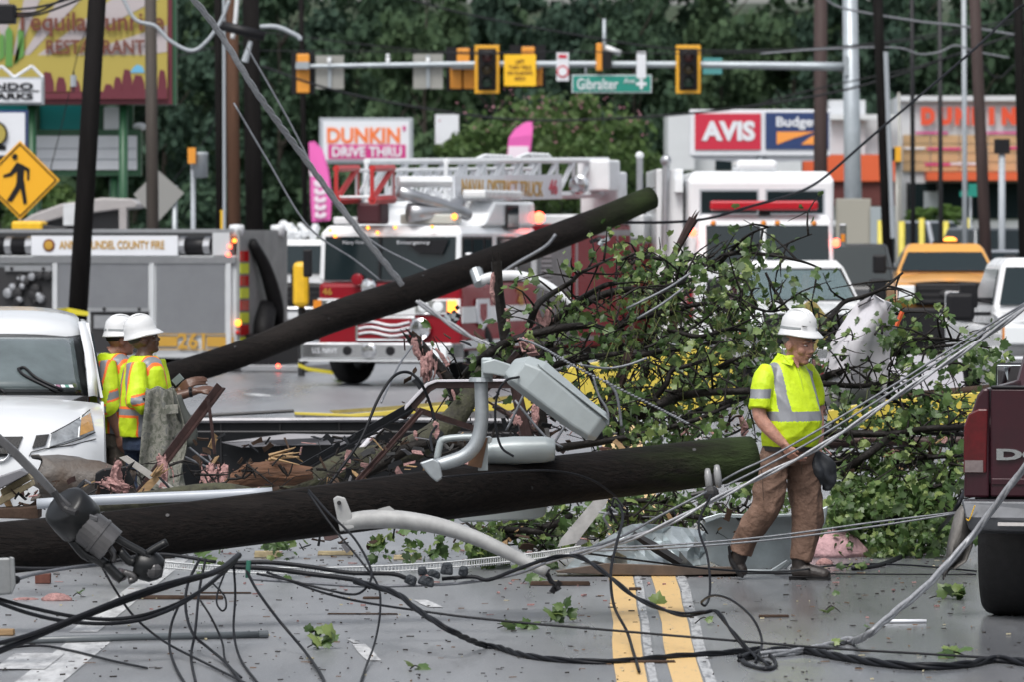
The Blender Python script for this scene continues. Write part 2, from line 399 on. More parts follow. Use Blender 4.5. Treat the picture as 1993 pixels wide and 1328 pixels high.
for i in range(160):
    p = W(rnd.gauss(1080, 95), rnd.gauss(225, 26), 193.5 + rnd.uniform(-1, 1)); q = .06
    kx_ = len(V); V += [tuple(p + Vector((rnd.uniform(-q, q), rnd.uniform(-q, q), rnd.uniform(-q, q)))) for _ in range(4)]; F.append((kx_, kx_ + 1, kx_ + 2, kx_ + 3))
fl = pieces('blossom', V, F, PINKF, kind='stuff')
tr_ = [o for o in COL.objects if o.name == 'flowering_tree'][0]; fl.parent = tr_; fl.location = -tr_.location
# ================================================================ SIGNS
def panel(b, x0, y0, x1, y1, D, t=.1, off=0.):   # a board seen at these pixels
    a = W(x0, y0, D); c = W(x1, y1, D)
    return b.box(((a.x + c.x) / 2, D + off, (a.z + c.z) / 2), (abs(c.x - a.x), t, abs(a.z - c.z)))
def board(name, m, parent, x0, y0, x1, y1, D, t=.1, off=0., bevel=0.): return panel(B(), x0, y0, x1, y1, D, t, off).done(name, m, parent, bevel=bevel)
def words(s, m, parent, x0, y0, x1, y1, D, off=-.08, bold=0., name='lettering'):
    a = W(x0, y0, D); c = W(x1, y1, D)
    return txt(s, abs(c.x - a.x), abs(a.z - c.z), m, parent, ((a.x + c.x) / 2, D + off, (a.z + c.z) / 2), bold=bold, name=name, depth=.02)
def shape(name, m, parent, pts, D, off=-.07, t=.02):
    P = [W(x, y, D) for x, y in pts]; b = B(); b.loft([[(p.x, D + off, p.z) for p in P], [(p.x, D + off + t, p.z) for p in P]]); return b.done(name, m, parent)
def post(name, m, parent, x, y0, D, r=.06, y1=None, x1=None, n=8):
    a = W(x, y0, D); c = W(x1 if x1 is not None else x, y1 if y1 else 463, D)
    return B().cyl((a.x, D, a.z), (c.x, D, 0 if y1 is None else c.z), r, n=n).done(name, m, parent, smooth=True)
ORG = mat('dunkin_orange', (.75, .17, .035), .45); MAG = mat('magenta', (.52, .03, .20), .45); PINK = mat('flag_pink', (.72, .12, .42), .6)
SIGNW = mat('sign_white', (.66, .68, .72), .4, mott=.05, mscale=2); NAVY = mat('navy', (.018, .040, .13), .4); AVR = mat('rental_red', (.50, .02, .05), .4)
SGREY = mat('sign_frame_grey', (.32, .35, .38), .45)
D = 205
t = thing('drive_thru_sign', 'white lightbox sign with orange lettering and magenta drive thru band', 'sign', (0, 0, 0))
board('cabinet', SGREY, t, 622, 229, 804, 318, D, .5, bevel=.03); board('face', SIGNW, t, 629, 235, 797, 312, D, .06, -.26)
words("DUNKIN", ORG, t, 637, 248, 779, 279, D, -.30, .035); words("'", MAG, t, 784, 245, 790, 255, D, -.30, .03)
board('band', MAG, t, 639, 281, 790, 309, D, .03, -.30); words('DRIVE THRU', SIGNW, t, 647, 285, 782, 305, D, -.33, .03)
post('post', SGREY, t, 713, 315, D, .14)
D = 180
t = thing('rental_sign', 'white double lightbox sign, red panel on the left and blue panel on the right', 'sign')
board('cabinet', SIGNW, t, 1342, 213, 1616, 303, D, .5, bevel=.03); board('red_panel', AVR, t, 1352, 221, 1480, 291, D, .05, -.27)
board('blue_panel', NAVY, t, 1489, 219, 1612, 290, D, .05, -.27); words('AVIS', SIGNW, t, 1365, 235, 1469, 274, D, -.31, .05); words('Budget', SIGNW, t, 1510, 227, 1591, 252, D, -.31, .03)
OR2 = mat('road_orange', (.80, .30, .06), .4)
shape('logo', OR2, t, [(1511, 256), (1585, 256), (1540, 270), (1511, 281)], D, -.31); shape('logo', OR2, t, [(1592, 258), (1592, 281), (1558, 281), (1574, 268)], D, -.31)
shape('bracket', SIGNW, t, [(1345, 303), (1614, 303), (1600, 312), (1460, 316), (1350, 308)], D, -.1, .3)
post('post', SGREY, t, 1480, 300, D, .2)
def flag(label, pts, wpts, D, polex, py0):
    t = thing('feather_flag', label, 'flag', group=None)
    P = [W(x, y, D) for x, y in pts]; b = B(); n = len(P)
    b.loft([[(p.x, D + .05 * math.sin(p.z * 3), p.z) for p in P], [(p.x, D + .02 + .05 * math.sin(p.z * 3), p.z) for p in P]]); b.done('cloth', PINK, t)
    for q in wpts: shape('white_print', mat('flag_white', (.72, .62, .70), .6), t, q, D, -.03)
    post('pole', BLACKP, t, polex, py0, D, .02); return t
fl1 = flag('tall pink feather flag with white print left of the drive-thru sign', [(601, 276), (612, 274), (628, 290), (640, 330), (646, 380), (643, 428), (607, 432), (603, 360)],
     [[(602, 318), (632, 322), (634, 345), (603, 342)]], 190, 603, 274)
for q in range(5): y = 352 + q * 15; shape('white_print', mat('flag_white'), fl1, [(610 + q, y), (618, y - 2), (622, y + 6), (630, y), (636, y + 3), (633, y + 10), (622, y + 12), (612, y + 9)], 190, -.06)
flag('pink feather flag with curved top above the ladder truck', [(986, 312), (990, 268), (1002, 250), (1020, 238), (1038, 235), (1036, 262), (1030, 312)], [[(990, 284), (1029, 284), (1027, 312), (988, 312)]], 190, 1036, 236)
t = thing('blank_board', 'plain white billboard half hidden by bushes above the ladder', 'sign'); board('panel', SIGNW, t, 847, 222, 893, 285, 206, .15); post('post', SGREY, t, 870, 280, 206, .1)
# --- restaurant sign on the left
D = 126
MAR = mat('maroon_paint', (.11, .014, .026), .5); TYEL = mat('sign_yellow', (.36, .29, .06), .5); TWHT = mat('sign_pale', (.40, .36, .37), .5); GRN = mat('sign_green', (.018, .080, .035), .45); SKYB = mat('sign_blue', (.12, .36, .55), .5)
t = thing('restaurant_sign', 'large maroon framed restaurant sign with yellow sun rays and cactus', 'sign')
board('cabinet', GRN, t, -180, -70, 344, 204, D, .6); board('border', MAR, t, -180, -62, 337, 203, D, .08, -.32); board('face', TYEL, t, -170, -55, 328, 193, D, .06, -.36)
cxp, cyp = 20, 150
for i in range(9):
    a0 = R(10 + i * 20); a1 = a0 + R(10)
    L_ = 460
    def clipp(a):
        x, y = cxp + L_ * math.cos(a), cyp - L_ * math.sin(a) * .9; f = 1.
        if x > 327: f = min(f, (327 - cxp) / (x - cxp))
        if x < -169: f = min(f, (-169 - cxp) / (x - cxp))
        if y < -54: f = min(f, (-54 - cyp) / (y - cyp))
        return cxp + (x - cxp) * f, cyp + (y - cyp) * f
    shape('ray', TWHT, t, [(cxp, cyp), clipp(a0), clipp((a0 + a1) / 2), clipp(a1)], D, -.40 - .002 * i, .012)
board('desert', TYEL, t, -170, 108, 328, 178, D, .03, -.43)
for i, (x, w, h) in enumerate(((96, 26, 40), (122, 22, 30), (150, 20, 24), (214, 20, 16), (232, 18, 30), (250, 22, 45), (272, 26, 34), (296, 20, 30), (318, 18, 44))):
    shape('mesa', MAR, t, [(x - w / 2, 180), (x - w * .42, 180 - h * .6), (x - w * .25, 180 - h), (x + w * .25, 180 - h * .95), (x + w * .45, 180 - h * .5), (x + w / 2, 180)], D, -.45)
shape('ground_band', MAR, t, [(-170, 193), (-170, 176), (120, 182), (200, 178), (328, 172), (328, 193)], D, -.46)
shape('cloud', SKYB, t, [(256, 142), (262, 132), (270, 126), (280, 130), (284, 142)], D, -.46)
CACT = mat('cactus_green', (.09, .24, .05), .5)
for q in ([(14, 130), (14, 62), (20, 52), (28, 62), (28, 130)], [(38, 122), (38, 62), (44, 56), (50, 62), (50, 110), (30, 125)], [(2, 120), (2, 72), (8, 66), (12, 72), (12, 112)]): shape('cactus', CACT, t, q, D, -.47)
BRN = mat('lettering_brown', (.13, .035, .02), .5)
words('Tequila Sunrise', BRN, t, 33, 24, 322, 72, D, -.48, .02); words('RESTAURANT', BRN, t, 93, 78, 284, 106, D, -.48, .02)
for x in (62, 240): post('post', GRN, t, x, 200, D, .1)
# lower boards under it
t = thing('letter_board', 'white changeable letter board with green frame under the restaurant sign', 'sign')
board('frame', GRN, t, 20, 252, 276, 342, 127, .4); board('face', SIGNW, t, 40, 264, 268, 330, 127, .05, -.22)
for yy in (288, 309): board('rail', SGREY, t, 41, yy, 267, yy + 1.6, 127, .03, -.25)
for x in (72, 222): post('post', GRN, t, x, 340, 127, .1)
t = thing('turquoise_panel', 'turquoise panel with green dividers between the two restaurant boards', 'sign')
board('panel', mat('turquoise', (.02, .36, .38), .5), t, -10, 205, 190, 252, 127.6, .2)
for x in (70, 200, 252): board('divider', GRN, t, x - 8, 203, x + 8, 254, 127.5, .25)
t = thing('lamp_box', 'small white box with a flood lamp below the restaurant sign', 'lamp'); board('box', SIGNW, t, 203, 208, 236, 254, 127, .3); post('stem', SGREY, t, 219, 250, 127, .04, 262)
t = thing('small_flood_lamp', 'small white dome lamp beside the dark pole under the restaurant sign', 'lamp'); p = W(272, 246, 127); B().ball(p, (.16, .16, .09)).done('dome', WHITE2, t, smooth=True); post('stem', SGREY, t, 272, 248, 127, .03, 262)
D = 118
t = thing('works_sign', 'white two-line sign with peaked truss top at the left edge', 'sign')
board('cabinet', SGREY, t, -170, 150, 86, 203, D, .3); board('face', SIGNW, t, -165, 154, 82, 199, D, .05, -.17)
words('TAEKWONDO', BLACKP, t, -152, 161, 66, 174, D, -.21, .03); words('PARKS', BLACKP, t, -20, 181, 66, 193, D, -.21, .03); board('rule', BLACKP, t, -105, 176, 78, 178, D, .02, -.20)
for a, c in (((3, 128), (28, 150)), ((28, 150), (62, 128)), ((62, 128), (84, 150)), ((-24, 150), (3, 128))):
    B().cyl(W(*a, D), W(*c, D), .035, n=6).done('truss_bar', SIGNW, t)
post('post', SGREY, t, -30, 200, D, .12)
D = 116
t = thing('round_emblem_sign', 'white sign with dark edge and yellow round emblem at the left edge', 'sign')
board('cabinet', NAVY, t, -140, 214, 55, 306, D, .25); board('face', SIGNW, t, -136, 219, 50, 302, D, .05, -.14)
e = W(-8, 260, D); B().lathe([(0, 0), (.26, 0), (.26, .03), (0, .03)], 24, Matrix.Translation((e.x, D - .2, e.z)) @ Matrix.Rotation(R(90), 4, 'X')).done('emblem_ring', BLACKP, t)
B().lathe([(0, 0), (.22, 0), (.22, .03), (0, .03)], 24, Matrix.Translation((e.x, D - .22, e.z)) @ Matrix.Rotation(R(90), 4, 'X')).done('emblem', TYEL, t)
shape('mark', BLACKP, t, [(-4, 292), (-4, 286), (6, 281), (13, 284), (13, 292)], D, -.18)
post('post', SGREY, t, -20, 300, D, .1)
# --- pedestrian crossing sign
D = 104
t = thing('pedestrian_sign', 'yellow diamond sign with black walking figure above the fire engine', 'sign')
C = (39, 350); dia = lambda r: [(C[0], C[1] - r), (C[0] + r, C[1]), (C[0], C[1] + r), (C[0] - r, C[1])]
DY = mat('diamond_yellow', (.80, .40, .012), .45)
shape('plate', DY, t, dia(77), D, -.0, .02); 
o = dia(72); i_ = dia(68.5)
for j in range(4): shape('border', BLACKP, t, [o[j], o[(j + 1) % 4], i_[(j + 1) % 4], i_[j]], D, -.012, .01)
h = W(29, 304, D); B().lathe([(0, 0), (.052, 0), (.052, .012), (0, .012)], 16, Matrix.Translation((h.x, D - .014, h.z)) @ Matrix.Rotation(R(90), 4, 'X')).done('figure', BLACKP, t)
shape('figure', BLACKP, t, [(33, 315), (45, 320), (58, 328), (57, 350), (53, 350), (52, 332), (47, 330), (46, 352), (32, 352), (33, 333), (22, 342), (7, 345), (6, 340), (19, 335)], D, -.014, .012)
shape('figure', BLACKP, t, [(33, 350), (47, 350), (53, 395), (46, 397), (40, 366), (23, 392), (13, 390), (30, 362)], D, -.016, .012)
post('post', GALV, t, 39, 300, D + .05, .03)
# ================================================================ SIGNAL MAST
D = 158
STEEL = mat('mast_galvanised', (.36, .40, .43), .4, .35, mott=.15, mscale=2)
t = thing('signal_mast', 'tall grey steel signal mast with long arm across the road', 'signal mast')
a = W(1650, -60, D); c = W(1664, 463, D); B().tube([(c.x, D, 0), (a.x + .05, D, a.z)], [.27, .2], 16).done('pole', STEEL, t, smooth=True)
A = [W(1648, 129, D), W(1400, 126, D), W(1000, 124, D), W(760, 126, D), W(575, 129, D)]; B().tube(A, [.12, .10, .085, .07, .055], 12, 4).done('arm', STEEL, t, smooth=True)
p = W(1648, 128, D); B().box((p.x - .02, D, p.z), (.12, .5, .55)).done('flange', STEEL, t)
for x in (641, 755, 833): post('clamp', WHITE2, t, x, 112, D, .06, 126)
p = W(755, 108, D); B().ball(p, .06).done('sensor', WHITE2, t)
SY = mat('signal_yellow', (.72, .36, .02), .42, mott=.08, mscale=4); SO = mat('signal_orange', (.70, .28, .03), .45, mott=.1, mscale=4)
def signal_front(label, x0, y0, x1, y1, D):
    t = thing('traffic_signal', label, 'traffic light', group='signals on the mast arm')
    a = W(x0, y0, D); c = W(x1, y1, D); w = c.x - a.x; h = a.z - c.z; cx, cz = (a.x + c.x) / 2, (a.z + c.z) / 2
    B().box((cx, D - .3, cz), (w, .03, h)).done('backplate', SY, t, bevel=.08)
    B().box((cx, D - .33, cz), (w * .74, .03, h * .86)).done('plate_face', BLACKP, t, bevel=.03)
    B().box((cx, D - .40, cz), (w * .5, .16, h * .78)).done('housing', BLACKP, t, bevel=.03)
    for k in (1, 0, -1):
        M = Matrix.Translation((cx, D - .49, cz + k * h * .255)) @ Matrix.Rotation(R(90), 4, 'X')
        B().lathe([(0, 0), (.14, .0), (.15, .01), (.13, .03), (0, .05)], 18, M).done('lens', mat('lens_' + str(k), [(.02, .05, .03), (.06, .04, .012), (.06, .012, .012)][k + 1], .25), t)
        b = B(); R_ = .155; n = 14; lo = []; hi = []
        for q in range(n + 1):
            an = R(-20 + 220 * q / n); lo.append((cx + R_ * math.cos(an), D - .49, cz + k * h * .255 + R_ * math.sin(an))); hi.append((cx + R_ * math.cos(an), D - .70, cz + k * h * .255 + R_ * math.sin(an) - .02))
        b.grid([lo, hi]); b.done('visor', BLACKP, t, solid=.01)
    B().box((cx, D - .16, cz), (.1, .3, .1)).done('bracket', STEEL, t); return t
signal_front('yellow bordered black traffic signal left of the small yellow sign', 924, 88, 972, 182, D)
signal_front('yellow bordered black traffic signal at the right half of the mast arm', 1315, 88, 1363, 182, D)
def signal_back(label, boxes, plate, D):
    t = thing('traffic_signal', label, 'traffic light', group='signals on the mast arm')
    board('backplate', BLACKP, t, *plate, D, .03, .3)
    for bx in boxes: board('housing', SO, t, *bx, D, .2, .2, bevel=.03)
    p = W(plate[0] + 3, 128, D); board('bracket', STEEL, t, plate[0] + 10, 120, plate[2] - 10, 134, D, .35, .02); return t
signal_back('back of an orange traffic signal at the free end of the mast arm', [(577, 104, 602, 180)], (566, 100, 612, 182), D)
signal_back('back of an orange five-lamp traffic signal left of the front-facing signal', [(889, 93, 914, 131), (876, 131, 899, 172), (902, 131, 927, 172)], (868, 90, 934, 176), D + .3)
signal_back('orange five-lamp traffic signal behind the small yellow sign', [(1015, 90, 1041, 128), (1030, 128, 1056, 166), (1000, 128, 1026, 166)], (992, 86, 1062, 170), D + .3)
def plate_sign(label, x0, y0, x1, y1, m, D, off=-.14, name='sign_plate'):
    t = thing(name, label, 'sign'); board('plate', m, t, x0, y0, x1, y1, D, .02, off); board('brace', STEEL, t, (x0 + x1) / 2 - 3, y0 + 2, (x0 + x1) / 2 + 3, y1 - 2, D, .05, off + (.05 if off < 0 else -.05)); return t
GPL = mat('bare_aluminium', (.30, .30, .28), .5, .2, mott=.1, mscale=3)
plate_sign('bare grey back of a sign nearest the free end of the mast arm', 614, 107, 669, 172, GPL, D, .14)
plate_sign('bare grey back of a sign hung mid-way on the mast arm', 804, 104, 862, 172, GPL, D, .14)
t = plate_sign('small square yellow regulatory sign on the mast arm', 981, 106, 1043, 167, mat('sign_bright_yellow', (.85, .50, .015), .45), D)
for s, y in (('LEFT', 116), ('TURN YIELD', 127), ('ON FLASHING', 138), ('ARROW', 149)): words(s, BRN, t, 1012 - 4.4 * len(s) / 2, y, 1012 + 4.4 * len(s) / 2, y + 7, D, -.16)
t = plate_sign('narrow white turn-restriction sign with red symbol on the mast arm', 1083, 102, 1107, 157, SIGNW, D)
e = W(1095, 139, D)
for r0, m in ((.17, AVR), (.125, SIGNW)): B().lathe([(0, 0), (r0, 0), (r0, .01), (0, .01)], 18, Matrix.Translation((e.x, D - .16 - (.17 - r0) * .1, e.z)) @ Matrix.Rotation(R(90), 4, 'X')).done('symbol', m, t)
shape('symbol', BLACKP, t, [(1093, 147), (1093, 135), (1088, 135), (1095, 129), (1101, 135), (1097, 135), (1097, 147)], D, -.172); board('symbol', AVR, t, 1087, 106, 1103, 113, D, .01, -.16)
plate_sign('narrow white sign right of the green street name sign', 1239, 100, 1257, 152, SIGNW, D)
SGN = mat('street_green', (.012, .22, .17), .4)
t = thing('street_name_sign', 'green street name sign with white lettering hanging from the mast arm', 'sign')
board('border', SIGNW, t, 1113, 145, 1268, 180, D, .02, -.1); board('plate', SGN, t, 1115, 147, 1266, 178, D, .02, -.115); words('Gibralter', SIGNW, t, 1123, 152, 1203, 174, D, -.14, .01); words('Ave', SIGNW, t, 1214, 151, 1235, 162, D, -.14)
for q in ([(1238, 160), (1258, 160), (1258, 166), (1238, 166)], [(1245, 153), (1251, 153), (1251, 173), (1245, 173)]): shape('arrow', SIGNW, t, q, D, -.14 - .002 * q[0][1] * .01)
for x in (1140, 1240): post('hanger', STEEL, t, x, 128, D, .03, 148)
t = thing('side_signal', 'yellow signal seen edge-on with a white detector camera above the street sign', 'traffic light'); board('housing', SO, t, 1160, 84, 1172, 138, D, .3, -.1, bevel=.03); board('visor', BLACKP, t, 1172, 100, 1190, 134, D, .3, -.1)
B().tube([W(1178, 92, D), W(1208, 104, D)], .09, 10).done('camera_body', WHITE2, t, smooth=True); post('stem', STEEL, t, 1176, 36, D, .05, 128)
t = plate_sign('small teal street sign beyond the right traffic signal', 1368, 112, 1405, 144, mat('far_teal', (.06, .24, .24), .5), D + 6)
post('post', STEEL, t, 1386, 112, D + 6, .03, 132)
# ================================================================ BUILDINGS ON THE RIGHT
D = 236
t = thing('donut_shop', 'white and orange shop with big orange letters and tan plank cladding', 'building')
BW = mat('render_white', (.55, .57, .60), .6, mott=.08, mscale=.6); TAN = mat('tan_cladding', (.44, .30, .16), .6, mott=.12, mscale=1.5); ORB = mat('orange_band', (.60, .10, .03), .55); DRED = mat('dark_red_brick', (.10, .022, .02), .7, mott=.2, mscale=1)
board('wall', BW, t, 1748, 188, 2120, 470, D, 8, 4.2); board('parapet', BW, t, 1745, 186, 2120, 196, D, .4, .02)
for i, (x0, x1) in enumerate(((1758, 1810), (1812, 1866), (1868, 1922), (1924, 1978), (1980, 2040))):
    for j in range(4): board('plank', TAN, t, x0, 262 + j * 18, x1, 278.5 + j * 18, D, .1, .12 - .01 * (j % 2))
for x0, x1, y, m in ((1782, 1845, 256, MAG), (1920, 1990, 256, MAG), (1760, 1800, 286, SIGNW), (1804, 1870, 287, MAG), (1800, 1850, 317, MAG), (1850, 1905, 316, SIGNW), (1960, 2000, 285, MAG)): board('stripe', m, t, x0, y, x1, y + 4, D, .06, .04)
for i, ch in enumerate('DUNKIN'):
    x0 = 1792 + i * 33 - (8 if i > 4 else 0); words(ch, mat('letter_orange', (.62, .07, .025), .5), t, x0, 208, x0 + (28 if ch != 'I' else 11), 243, D, -.1, .09, name='letter')
board('awning', ORB, t, 1800, 335, 2120, 351, D, 1.4, -.5)
for x in range(1770, 2100, 62): board('window', GLASS, t, x, 356, x + 54, 425, D, .1, .14); 
for x in range(1765, 2110, 62): board('mullion', BLACKP, t, x, 354, x + 4, 428, D, .2, .1)
board('notice', SGREY, t, 1798, 372, 1826, 412, D, .05, -.02)
t = thing('white_block', 'plain white stepped building with orange lower band beside the mast', 'building')
board('wall', BW, t, 1614, 194, 1684, 470, 232, 6, 3); board('wall', BW, t, 1684, 222, 1748, 470, 232.4, 6, 3); board('band', ORB, t, 1563, 300, 1748, 352, 231, .4, .2); board('brick_base', DRED, t, 1570, 352, 1748, 400, 231.2, .4, .2)
board('cornice', WHITE2, t, 1612, 222, 1752, 232, 231.6, .5, .1); board('wall', BW, t, 1570, 345, 1748, 470, 231.8, .5, .3)
t = thing('rental_office', 'white roofed low office behind the rental sign', 'building')
board('wall', BW, t, 1300, 222, 1352, 330, 225, 6, 3); board('wall', BW, t, 1345, 290, 1560, 470, 226, 6, 3); board('window', GLASS, t, 1392, 300, 1424, 330, 226, .1, -.03)
# hedge, bollards, cabinets
b = B(); a = W(1765, 408, 200); c = W(1875, 440, 200)
hm = crown_mesh('hedge', 300, 60, 90, 1, 1, 0, .09)
hd = thing('hedge', 'clipped green hedge in front of the shop windows', 'hedge', ((a.x + c.x) / 2, 200, c.z - .1)); hm2 = link('foliage', hm, leafmat('hedge_leaf', (.05, .10, .02), (.10, .18, .04), 1), hd); hm2.scale = (1.15, .6, .42)
B().box((0, 0, -(c.z - .1) / 2), (.3, .3, c.z - .1)).done('stem', BARK, hd)
BOLY = mat('bollard_yellow', (.55, .47, .06), .5, mott=.1)
for i, (x, y0, y1) in enumerate(((1714, 428, 500), (1755, 430, 500), (1794, 424, 468), (1841, 430, 468), (1883, 424, 468))):
    DD = 146 if i < 2 else 165
    o = B().tube([W(x, y0, DD), (W(x, y0, DD).x, DD, 0)], .085, 10).done('bollard', BOLY, smooth=True)
    tag(o, ['yellow steel bollard just left of the leaning dark pole', 'yellow steel bollard just right of the leaning dark pole', 'yellow bollard above the orange pickup cab', 'yellow bollard right of the orange pickup beacon', 'yellow bollard beside the thick brown pole'][i], 'bollard', 'yellow bollards')
for x0, y0, x1, y1, lab in ((1628, 386, 1695, 500, 'beige control cabinet at the foot of the signal mast'), (1693, 402, 1716, 505, 'grey narrow control cabinet beside the leaning pole')):
    t = thing('control_cabinet', lab, 'cabinet'); a = W(x0, y0, 150); c = W(x1, y1, 150)
    B().box(((a.x + c.x) / 2, 150.3, a.z / 2), (c.x - a.x, .6, a.z)).done('body', mat('cab_' + str(x0), (.30, .29, .25) if x0 < 1650 else (.28, .32, .34), .5), t, bevel=.02); B().box(((a.x + c.x) / 2, 149.98, a.z / 2), ((c.x - a.x) * .86, .03, a.z * .86)).done('door', mat('cab_' + str(x0)), t)
# ================================================================ UTILITY POLES STANDING
PD1 = mat('pole_dark', (.009, .008, .008), .85, spec=.12, mott=.5, mscale=5, stretch=(1, 1, .12), bump=.5, bscale=16)
PB = mat('pole_brown', (.085, .045, .029), .8, spec=.15, mott=.4, mscale=5, stretch=(1, 1, .1), bump=.3, bscale=14)
def upole(label, x0, y0, x1, y1, wpx, D, m, name='utility_pole'):
    a = W(x0, y0, D); c = W(x1, y1, D); d = (a - c) / (a.z - c.z); base = c - d * c.z; topp = a + d * 1.5
    t = thing(name, label, 'utility pole', base); r = wpx / 2 * mpp(D)
    B().tube([(0, 0, 0), tuple((topp - base) * .5), tuple(topp - base)], [r * 1.06, r, r * .93], 14).done('shaft', m, t, smooth=True); return t
U1 = upole('thick dark utility pole with yellow tape in front of the fire engine', 189, 0, 152, 600, 37, 86, PD1)
U2 = upole('brown-grey utility pole in front of the restaurant sign', 293, 0, 297, 440, 24, 118, mat('pole_greybrown', (.055, .045, .038), .75, mott=.4, mscale=5, stretch=(1, 1, .1), bump=.3))
U3 = upole('reddish brown utility pole with grey conduit left of the engine rear', 451, 0, 455, 430, 26, 112, PB)
B().cyl((-.20, -.05, 0), (-.21, -.05, 8), .035).done('conduit', SGREY, U3)
U4 = upole('thin dark pole close left of the reddish brown pole', 424, 0, 428, 430, 15, 116, PD1); 
U5 = upole('wide dark pole right of the reddish brown pole', 488, 0, 495, 430, 34, 116, PD1)
B().cyl((W(434, 463, 116).x - U4.location.x, -.1, 0), (W(434, 463, 116).x - U4.location.x, -.1, W(434, 408, 116).z), .05).done('guard', YEL, U4)
upole('slim far pole behind the signal at the free end of the arm', 586, 0, 594, 430, 11, 165, PD1)
U6 = upole('dark brown pole left of the grey signal mast', 1597, 0, 1597, 330, 27, 165, mat('pole_redbrown', (.045, .026, .024), .75, mott=.4, mscale=5, stretch=(1, 1, .1)))
U7 = upole('dark leaning pole with grey conduit right of the signal mast', 1708, 0, 1728, 480, 21, 140, PD1)
B().tube([W(1724, 100, 139.8) - U7.location, W(1738, 463, 139.8) - U7.location], .06, 8).done('conduit', SGREY, U7)
U8 = upole('thick reddish brown leaning pole near the right edge', 1897, 0, 1917, 460, 23, 128, mat('pole_redbrown'))
U9 = upole('dark pole cut by the right edge of the view', 1982, 0, 1992, 440, 20, 120, PD1)
for x, w, m, lab, y in ((1775, 9, BLACKP, 'thin black lamp pole in front of the shop', -5), (1829, 9, DARKST, 'thin dark pole in front of the tan cladding', 0), (1876, 10, SGREY, 'thin grey pole left of the thick leaning pole', 0), (1751, 6, GPL, 'slim pale post beside the yellow pedestrian signal', 290)):
    upole(lab, x, y, x + 2, 440, w, 150, m, 'slim_pole')
t = thing('pedestrian_signal', 'small yellow pedestrian signal head right of the leaning pole', 'traffic light'); board('housing', SY, t, 1740, 285, 1753, 314, 150, .3, -.1); board('visor', BLACKP, t, 1726, 288, 1741, 312, 150, .3, -.1); post('post', GPL, t, 1746, 312, 150, .05)
t = thing('square_sign', 'small dark square sign on a grey post at the right', 'sign'); board('plate', BLACKP, t, 1934, 270, 1965, 299, 150, .05, -.1); post('post', SGREY, t, 1950, 299, 150, .09)
t = thing('street_blade_sign', 'small green cross street blades on a slim post at the far right', 'sign'); board('blade', SGN, t, 1885, 357, 1903, 372, 160, .02); board('blade', SGN, t, 1868, 371, 1903, 382, 159.9, .02); post('post', SGREY, t, 1889, 357, 160.1, .03)
t = thing('backside_sign', 'grey back of a diamond sign beside the brown-grey pole', 'sign'); shape('plate', mat('grey_back', (.27, .27, .26), .5), t, [(307, 330), (358, 375), (307, 432), (260, 378)], 121, 0, .02); post('post', GALV, t, 340, 360, 121.1, .06)
t = thing('grey_canister', 'pale grey cylinder transformer hung between the poles', 'transformer'); p = W(390, 320, 114); B().lathe([(.0, .26), (.15, .25), (.16, .2), (.15, .18), (.15, -.25), (0, -.27)], 18, Matrix.Translation(p)).done('can', SGREY, t, smooth=True); post('stem', SGREY, t, 376, 318, 114.2, .05)
t = thing('orange_signal', 'small orange side-on signal beside the brown poles', 'traffic light'); board('housing', SO, t, 367, 287, 382, 318, 114, .2, -.2); post('stem', SGREY, t, 374, 318, 114, .025, 330)
# ================================================================ VEHICLES
TYRE = mat('tyre', (.009, .009, .010), .8, mott=.25, mscale=14, bump=.2, bscale=60); RIM = mat('wheel_rim', (.38, .39, .40), .35, .8)
def wheel(parent, x, y, r=.5, w=.3, yaw=0., rim=RIM):
    M = Matrix.Translation((x, y, r)) @ Matrix.Rotation(yaw, 4, 'Z') @ Matrix.Rotation(R(90), 4, 'Y')
    t = B().lathe([(r * .6, -w / 2), (r * .9, -w / 2), (r * .97, -w * .42), (r, -w * .3), (r, w * .3), (r * .97, w * .42), (r * .9, w / 2), (r * .6, w / 2), (r * .55, 0)], 28, M).done('wheel', TYRE, parent, smooth=True)
    B().lathe([(0, -w * .3), (r * .3, -w * .34), (r * .5, -w * .25), (r * .6, -w * .46), (r * .6, w * .46), (r * .5, w * .25), (r * .3, w * .34), (0, w * .3)], 20, M).done('rim', rim, t, smooth=False)
    return t
def bx(name, m, p, x0, x1, y0, y1, z0, z1, bevel=0., **k): return B().box(((x0 + x1) / 2, (y0 + y1) / 2, (z0 + z1) / 2), (abs(x1 - x0), abs(y1 - y0), abs(z1 - z0)), **k).done(name, m, p, bevel=bevel)
def disc(name, m, p, c, r, t=.03, n=18, axis='y', smooth=False):
    Rm = Matrix.Rotation(R(90), 4, 'X') if axis == 'y' else Matrix.Rotation(R(90), 4, 'Y')
    return B().lathe([(0, 0), (r, 0), (r, t), (r * .8, t * 1.25), (0, t * 1.4)], n, Matrix.Translation(c) @ Rm).done(name, m, p, smooth=smooth)
SIDE = (R(90), 0, R(90))
GOLD = mat('gold_leaf', (.52, .30, .05), .4, .3); CLEAR = mat('lamp_clear', (.75, .78, .80), .12, coat=.5); LENSR = mat('lamp_red', (.45, .01, .012), .15, coat=.5); LENSA = mat('lamp_amber', (.65, .22, .02), .2, coat=.5)
GREYC = mat('roller_shutter', (.30, .31, .33), .42, .5, mott=.08, mscale=2)
